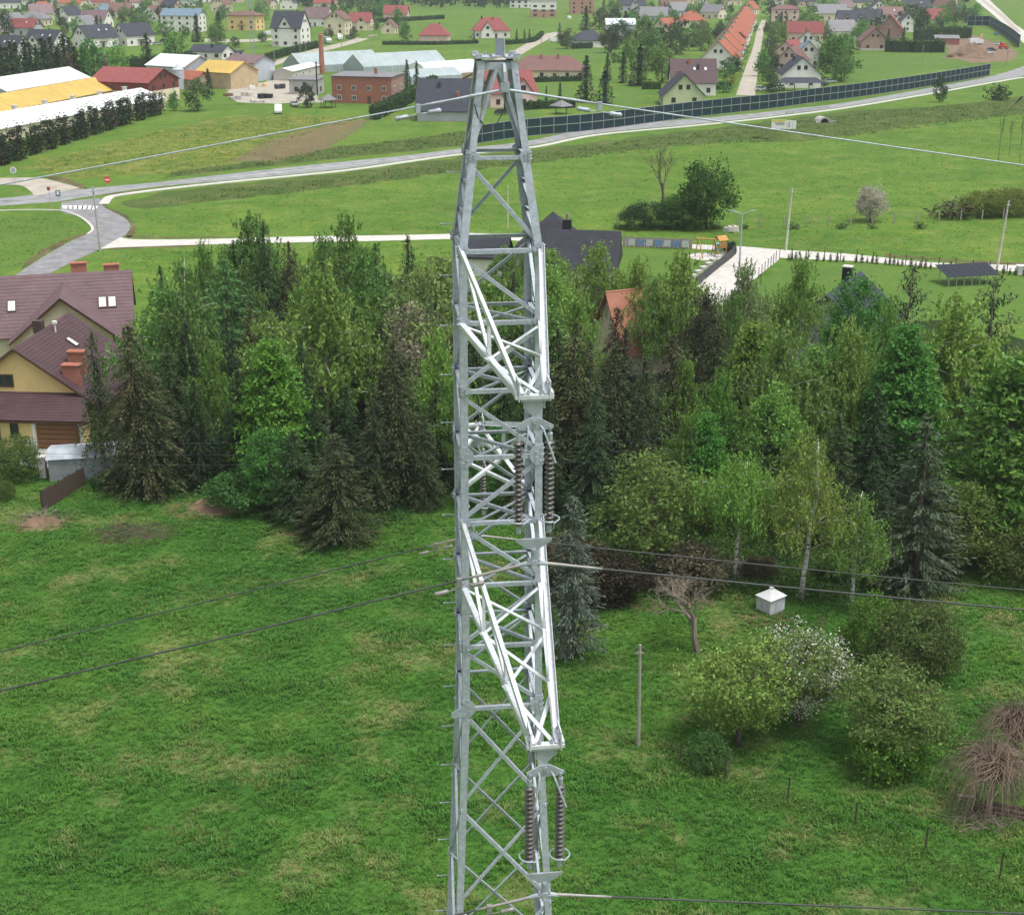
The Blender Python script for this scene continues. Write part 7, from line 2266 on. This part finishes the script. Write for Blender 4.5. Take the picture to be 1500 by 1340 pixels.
VT = [  # kind, u, v foot, height, colour, width, label
    ('far_conifer', 290, 62, 13, DK, .9, 'dark spruce before the big white block'), ('far_conifer', 322, 60, 14, DK, .9, 'dark spruce between white block and yellow villa'),
    ('far_conifer', 217, 102, 13, DK, 1.2, 'broad dark fir behind the workshop'), ('far_broadleaf', 258, 92, 13, GRN, 1.0, 'round green tree before the modern bungalow'),
    ('far_broadleaf', 139, 119, 14, (.05, .13, .03), .9, 'fresh green tree in the conifer belt'), ('far_broadleaf', 88, 112, 11, (.06, .14, .03), .7, 'light green tree in the conifer belt'),
    ('far_broadleaf', 172, 114, 12, BIRD, 1.0, 'grey green tree at the end of the conifer belt'), ('far_broadleaf', 290, 163, 9, (.06, .11, .035), 1.25, 'spreading light green bush tree before the yellow barn'),
    ('far_broadleaf', 255, 163, 5.5, GRN, .8, 'green bush at the end of the thuja row'), ('far_conifer', 306, 140, 8, DK, .8, 'dark conifer before the yellow barn'),
    ('far_broadleaf', 449, 158, 7, (.02, .05, .018), 1.0, 'dense dark round tree beside the gazebo'), ('far_conifer', 596, 130, 9, DK, .65, 'dark slim spruce right of the brick block'), ('far_conifer', 610, 132, 8.8, DK, .75, 'second dark spruce right of the brick block'),
    ('far_broadleaf', 595, 60, 9, (.06, .13, .03), 1.0, 'light tree beside the pyramid roofed bungalow'), ('far_conifer', 858, 150, 13, DK, 1.0, 'tall dark spruce at the end of the brown bungalow'),
    ('far_conifer', 886, 152, 9.5, (.03, .06, .035), 1.3, 'bluish spruce before the tall dark one'), ('far_conifer', 889, 118, 9, DK, .9, 'dark spruce behind the bluish one'),
    ('far_conifer', 912, 122, 10, DK, .8, 'slim dark spruce behind the garden lawn'), ('far_broadleaf', 969, 122, 13, (.07, .13, .035), .95, 'pale green birch beside the plum roofed house'),
    ('far_broadleaf', 955, 104, 15, (.065, .12, .035), 1.0, 'tall pale green birch in the middle of the gardens'), ('far_conifer', 937, 126, 13, DK, 1.2, 'big dark conifer among the pale birches'),
    ('far_broadleaf', 925, 100, 12, (.07, .12, .035), .8, 'pale green birch near the pale blue hall'), ('far_broadleaf', 990, 80, 12, DK2, 1.2, 'dark crown beside the orange terrace'),
    ('far_broadleaf', 894, 78, 12, DK, 1.1, 'dark round pine beside the pale blue hall'), ('far_conifer', 858, 45, 13, DK, 1.1, 'dark conifer before the raw brick shell'), ('far_broadleaf', 878, 44, 12, DK2, 1.3, 'dark round crown before the raw brick shell'),
    ('far_broadleaf', 830, 72, 9, DK2, 1.1, 'dark pine before the hipped bungalow'), ('far_conifer', 820, 62, 9, DK, .8, 'dark conifer by the lane'),
    ('far_broadleaf', 1222, 116, 15, (.055, .12, .03), 1.1, 'tall green tree beside the mown field'), ('far_broadleaf', 1214, 100, 14, (.06, .125, .03), 1.1, 'second tall green tree beside the mown field'), ('far_broadleaf', 1232, 120, 10, (.065, .13, .03), 1.0, 'light green tree at the corner of the mown field'),
    ('far_broadleaf', 1117, 112, 9, (.06, .13, .03), .9, 'bright green tree right of the lane'), ('far_broadleaf', 1130, 104, 8, DK2, .9, 'dark bush tree behind the bright one by the lane'), ('far_broadleaf', 1126, 56, 9, DK2, .9, 'dark tree at the far end of the lane'),
    ('far_broadleaf', 1084, 75, 8, (.035, .02, .025), 1.0, 'dark red leaved tree at the terrace'), ('far_broadleaf', 1075, 110, 7, (.04, .07, .03), 1.2, 'greyish bush beside the lane'), ('far_bush', 1070, 128, 4, (.2, .2, .03), 1.0, 'yellow flowering bush before the lane'),
    ('far_broadleaf', 1350, 52, 14, DK2, .9, 'dark tree beside the bright red roof'), ('far_broadleaf', 1190, 60, 13, BIRD, 1.0, 'green tree behind the dull red roof'), ('far_broadleaf', 1395, 32, 10, (.09, .09, .04), 1.0, 'brownish thin tree right of the bright red roof'),
    ('far_broadleaf', 1430, 26, 9, GRN, 1.3, 'green bush tree above the short barrier'), ('far_conifer', 1300, 72, 9, DK, .8, 'dark conifer before the red brick gable'), ('far_conifer', 1322, 70, 9, DK, .8, 'dark conifer right of the red brick gable'),
    ('far_broadleaf', 8, 55, 14, DK, .9, 'dark tree at the left picture edge'), ('far_broadleaf', 213, 52, 9, (.055, .12, .03), 1.1, 'round green tree behind the balcony house'), ('far_broadleaf', 182, 32, 10, (.06, .12, .03), 1.1, 'light round tree on the hillside'),
    ('far_broadleaf', 95, 50, 9, DK2, .9, 'dark tree between the hillside houses'), ('far_broadleaf', 112, 52, 9, BIRD, .9, 'green tree between the hillside houses'), ('far_broadleaf', 180, 10, 12, DK2, 1.2, 'dark crown at the top of the hillside'),
    ('far_broadleaf', 150, 118, 9, (.1, .075, .055), 1.0, 'tawny leafless shrub in the conifer belt'), ('far_broadleaf', 107, 120, 9, (.09, .07, .055), .9, 'tawny leafless shrub left of the fresh green tree'),
    ('far_broadleaf', 385, 30, 14, BIRD, 1.0, 'green tree right of the yellow villa'), ('far_broadleaf', 345, 70, 5, DK2, 1.3, 'dark bush below the yellow villa'), ('far_broadleaf', 385, 62, 5, DK2, 1.3, 'dark bush between villa and mansion'),
    ('far_broadleaf', 482, 58, 6, DK2, 1.2, 'dark bush before the pale yellow house'), ('far_broadleaf', 518, 58, 6, DK2, 1.0, 'dark bush before the yellowish red roofed house'), ('far_broadleaf', 558, 24, 9, GRN, 1.0, 'green tree beside the pink villa'),
    ('far_conifer', 695, 63, 6, DK, .8, 'dark cone before the red roofed villa'), ('far_conifer', 757, 62, 6, DK, .7, 'dark cone right of the red roofed villa'), ('far_conifer', 768, 62, 6, DK, .7, 'second dark cone right of the red roofed villa'), ('far_conifer', 776, 62, 6, DK, .7, 'third dark cone right of the red roofed villa'),
    ('far_broadleaf', 1262, 60, 10, GRN, 1.0, 'green tree left of the brick house'), ('far_broadleaf', 1240, 76, 8, GRN, 1.2, 'green tree at the left end of the evergreen hedge'), ('far_broadleaf', 1055, 62, 10, DK2, 1.0, 'dark tree left of the terrace'), ('far_broadleaf', 1030, 60, 10, (.07, .11, .03), 1.0, 'light tree beside the orange hipped villa'),
    ('far_bush', 905, 92, 4, (.06, .12, .03), 1.4, 'light green bush on the garden lawn'), ('far_conifer', 820, 150, 6, DK, .6, 'small dark conifer in the barrier garden'), ('far_conifer', 800, 152, 5, DK, .6, 'another small conifer in the barrier garden'),
    ('far_broadleaf', 1150, 60, 9, DK2, 1.0, 'dark bush before the pink three storey villa'), ('far_broadleaf', 1205, 22, 12, BIRD, 1.1, 'green tree behind the wide grey brown roof'), ('far_broadleaf', 1105, 18, 12, DK2, 1.1, 'dark tree beyond the lane end'), ('far_broadleaf', 1160, 20, 12, DK2, 1.0, 'dark tree behind the pink villa'),
]
for k, u, v, h, col, wd, lab in VT:
    plant(k, at(u, v), h, tuple(x * 1.15 for x in col), lab, wd, 'village trees and bushes')
# conifer belt behind the works
rr = random.Random(4)
for k in range(17):
    u = -12 + k * 8.4 + rr.uniform(-2, 2)
    plant('far_conifer', at(u, 122 + rr.uniform(-5, 8) - .06 * u), rr.uniform(10, 15), DK, ORD[k] + ' dark spruce of the belt behind the works, counted from the picture edge', rr.uniform(1.0, 1.4), 'dark spruces of the belt behind the works')
def free(p):
    for hx, hy, hr_, _ in HOUSES:
        if abs(p.y - hy) < hr_ + 2 and abs(p.x - hx) < hr_ + 2: return False
        if -55 < p.y - hy < 0 and abs(p.x * hy / max(p.y, 1) - hx) < hr_ * .85: return False
    return True


n_ = 0
while n_ < 250:      # garden greenery between the houses
    u, v = rr.choice([(rr.uniform(-10, 330), rr.uniform(2, 66)), (rr.uniform(-10, 330), rr.uniform(2, 40)), (rr.uniform(440, 600), rr.uniform(6, 46)), (rr.uniform(880, 1070), rr.uniform(10, 75)), (rr.uniform(1120, 1400), rr.uniform(6, 64)), (rr.uniform(1180, 1420), rr.uniform(4, 40))])
    if not free(at(u, v)): continue
    n_ += 1
    kd = rr.choice(['far_broadleaf', 'far_bush', 'far_broadleaf', 'far_conifer']); hh = rr.uniform(5, 11); ci = rr.randrange(5); p = at(u, v)
    near = min(HOUSES, key=lambda q: (q[0] - p.x) ** 2 + (q[1] - p.y) ** 2)
    side = 'behind' if p.y > near[1] + 8 else 'before' if p.y < near[1] - 8 else 'beside'
    plant(kd, p, hh, (DK2, GRN, BIRD, (.09, .16, .04), DK)[ci], ('tall ' if hh > 8 else 'low ') + ('dusky', 'green', 'mid green', 'light green', 'dark')[ci] + ' ' + {'far_broadleaf': 'leafy tree', 'far_bush': 'bush', 'far_conifer': 'conifer'}[kd] + ' ' + side + ' the ' + near[3], rr.uniform(.9, 1.3), 'garden greenery between the village houses')
# lane-side shrubs
for k in range(14):
    for s in (0, 1):
        t = k / 13; a = at(1079, 136).lerp(at(1109, 46), t) if s == 0 else at(1106, 136).lerp(at(1120, 46), t)
        plant('far_bush', (a.x + (-4.5 if s == 0 else 4.5) + rr.uniform(-1, 1), a.y, 0), rr.uniform(2.5, 5), rr.choice([DK2, GRN, (.05, .1, .03), (.07, .09, .05)]), ORD[k] + ' shrub from the barrier on the ' + ('terrace side' if s == 0 else 'white gables side') + ' of the village lane', rr.uniform(.9, 1.5), 'garden shrubs along the village lane')

# the wood at the top of the picture: one mass
def wood(u0, u1, v, depth, n, col):
    rg = np.random.default_rng(int(abs(u0))); a, b = at(u0, v), at(u1, v); C = []
    for k in range(n):
        t = rg.random(); p = a.lerp(b, t); y = p.y + rg.uniform(0, depth); h = rg.uniform(9, 18); r = rg.uniform(3, 5)
        m = 46
        d = rdir(m, rg) * (rg.uniform(.5, 1, (m, 1)))
        C.append(np.array([p.x * y / p.y, y, h * .52]) + d * np.array([r, r, h * .5]))
    C = np.concatenate(C); N = len(C)
    o = put('distant_wood', crown_mesh('distant_wood', [leaves(C, rdir(N, rg), rdir(N, rg), rg.uniform(.9, 1.7, N), rg.uniform(.6, 1.1, N))], LF))
    o.color = (*col, 1)
    return tag(o, kind='stuff')
wood(420, 770, 13, 160, 210, (.035, .075, .025))
wood(1235, 1425, 6, 120, 110, (.022, .045, .024))
wood(-60, 240, 3, 200, 120, (.04, .08, .03))
wood(1000, 1240, 2, 200, 110, (.04, .08, .03))
wood(-400, 1900, -12, 500, 500, (.04, .075, .03))

# ------------------------------------------------------------------ thin spring haze in the valley air
hz = MB(); hz.box(0, 1450, 21.75, 8200, 7400, 46.5)
hm = bpy.data.materials.new('haze')
hm.use_nodes = True
nt = hm.node_tree
for q in list(nt.nodes):
    if q.type != 'OUTPUT_MATERIAL': nt.nodes.remove(q)
pv = nt.nodes.new('ShaderNodeVolumePrincipled')
pv.inputs['Color'].default_value = (.82, .88, .95, 1)
pv.inputs['Density'].default_value = .00011
nt.links.new(pv.outputs[0], nt.nodes['Material Output'].inputs['Volume'])
tag(hz.build('haze', hm), kind='stuff')

remember(None)
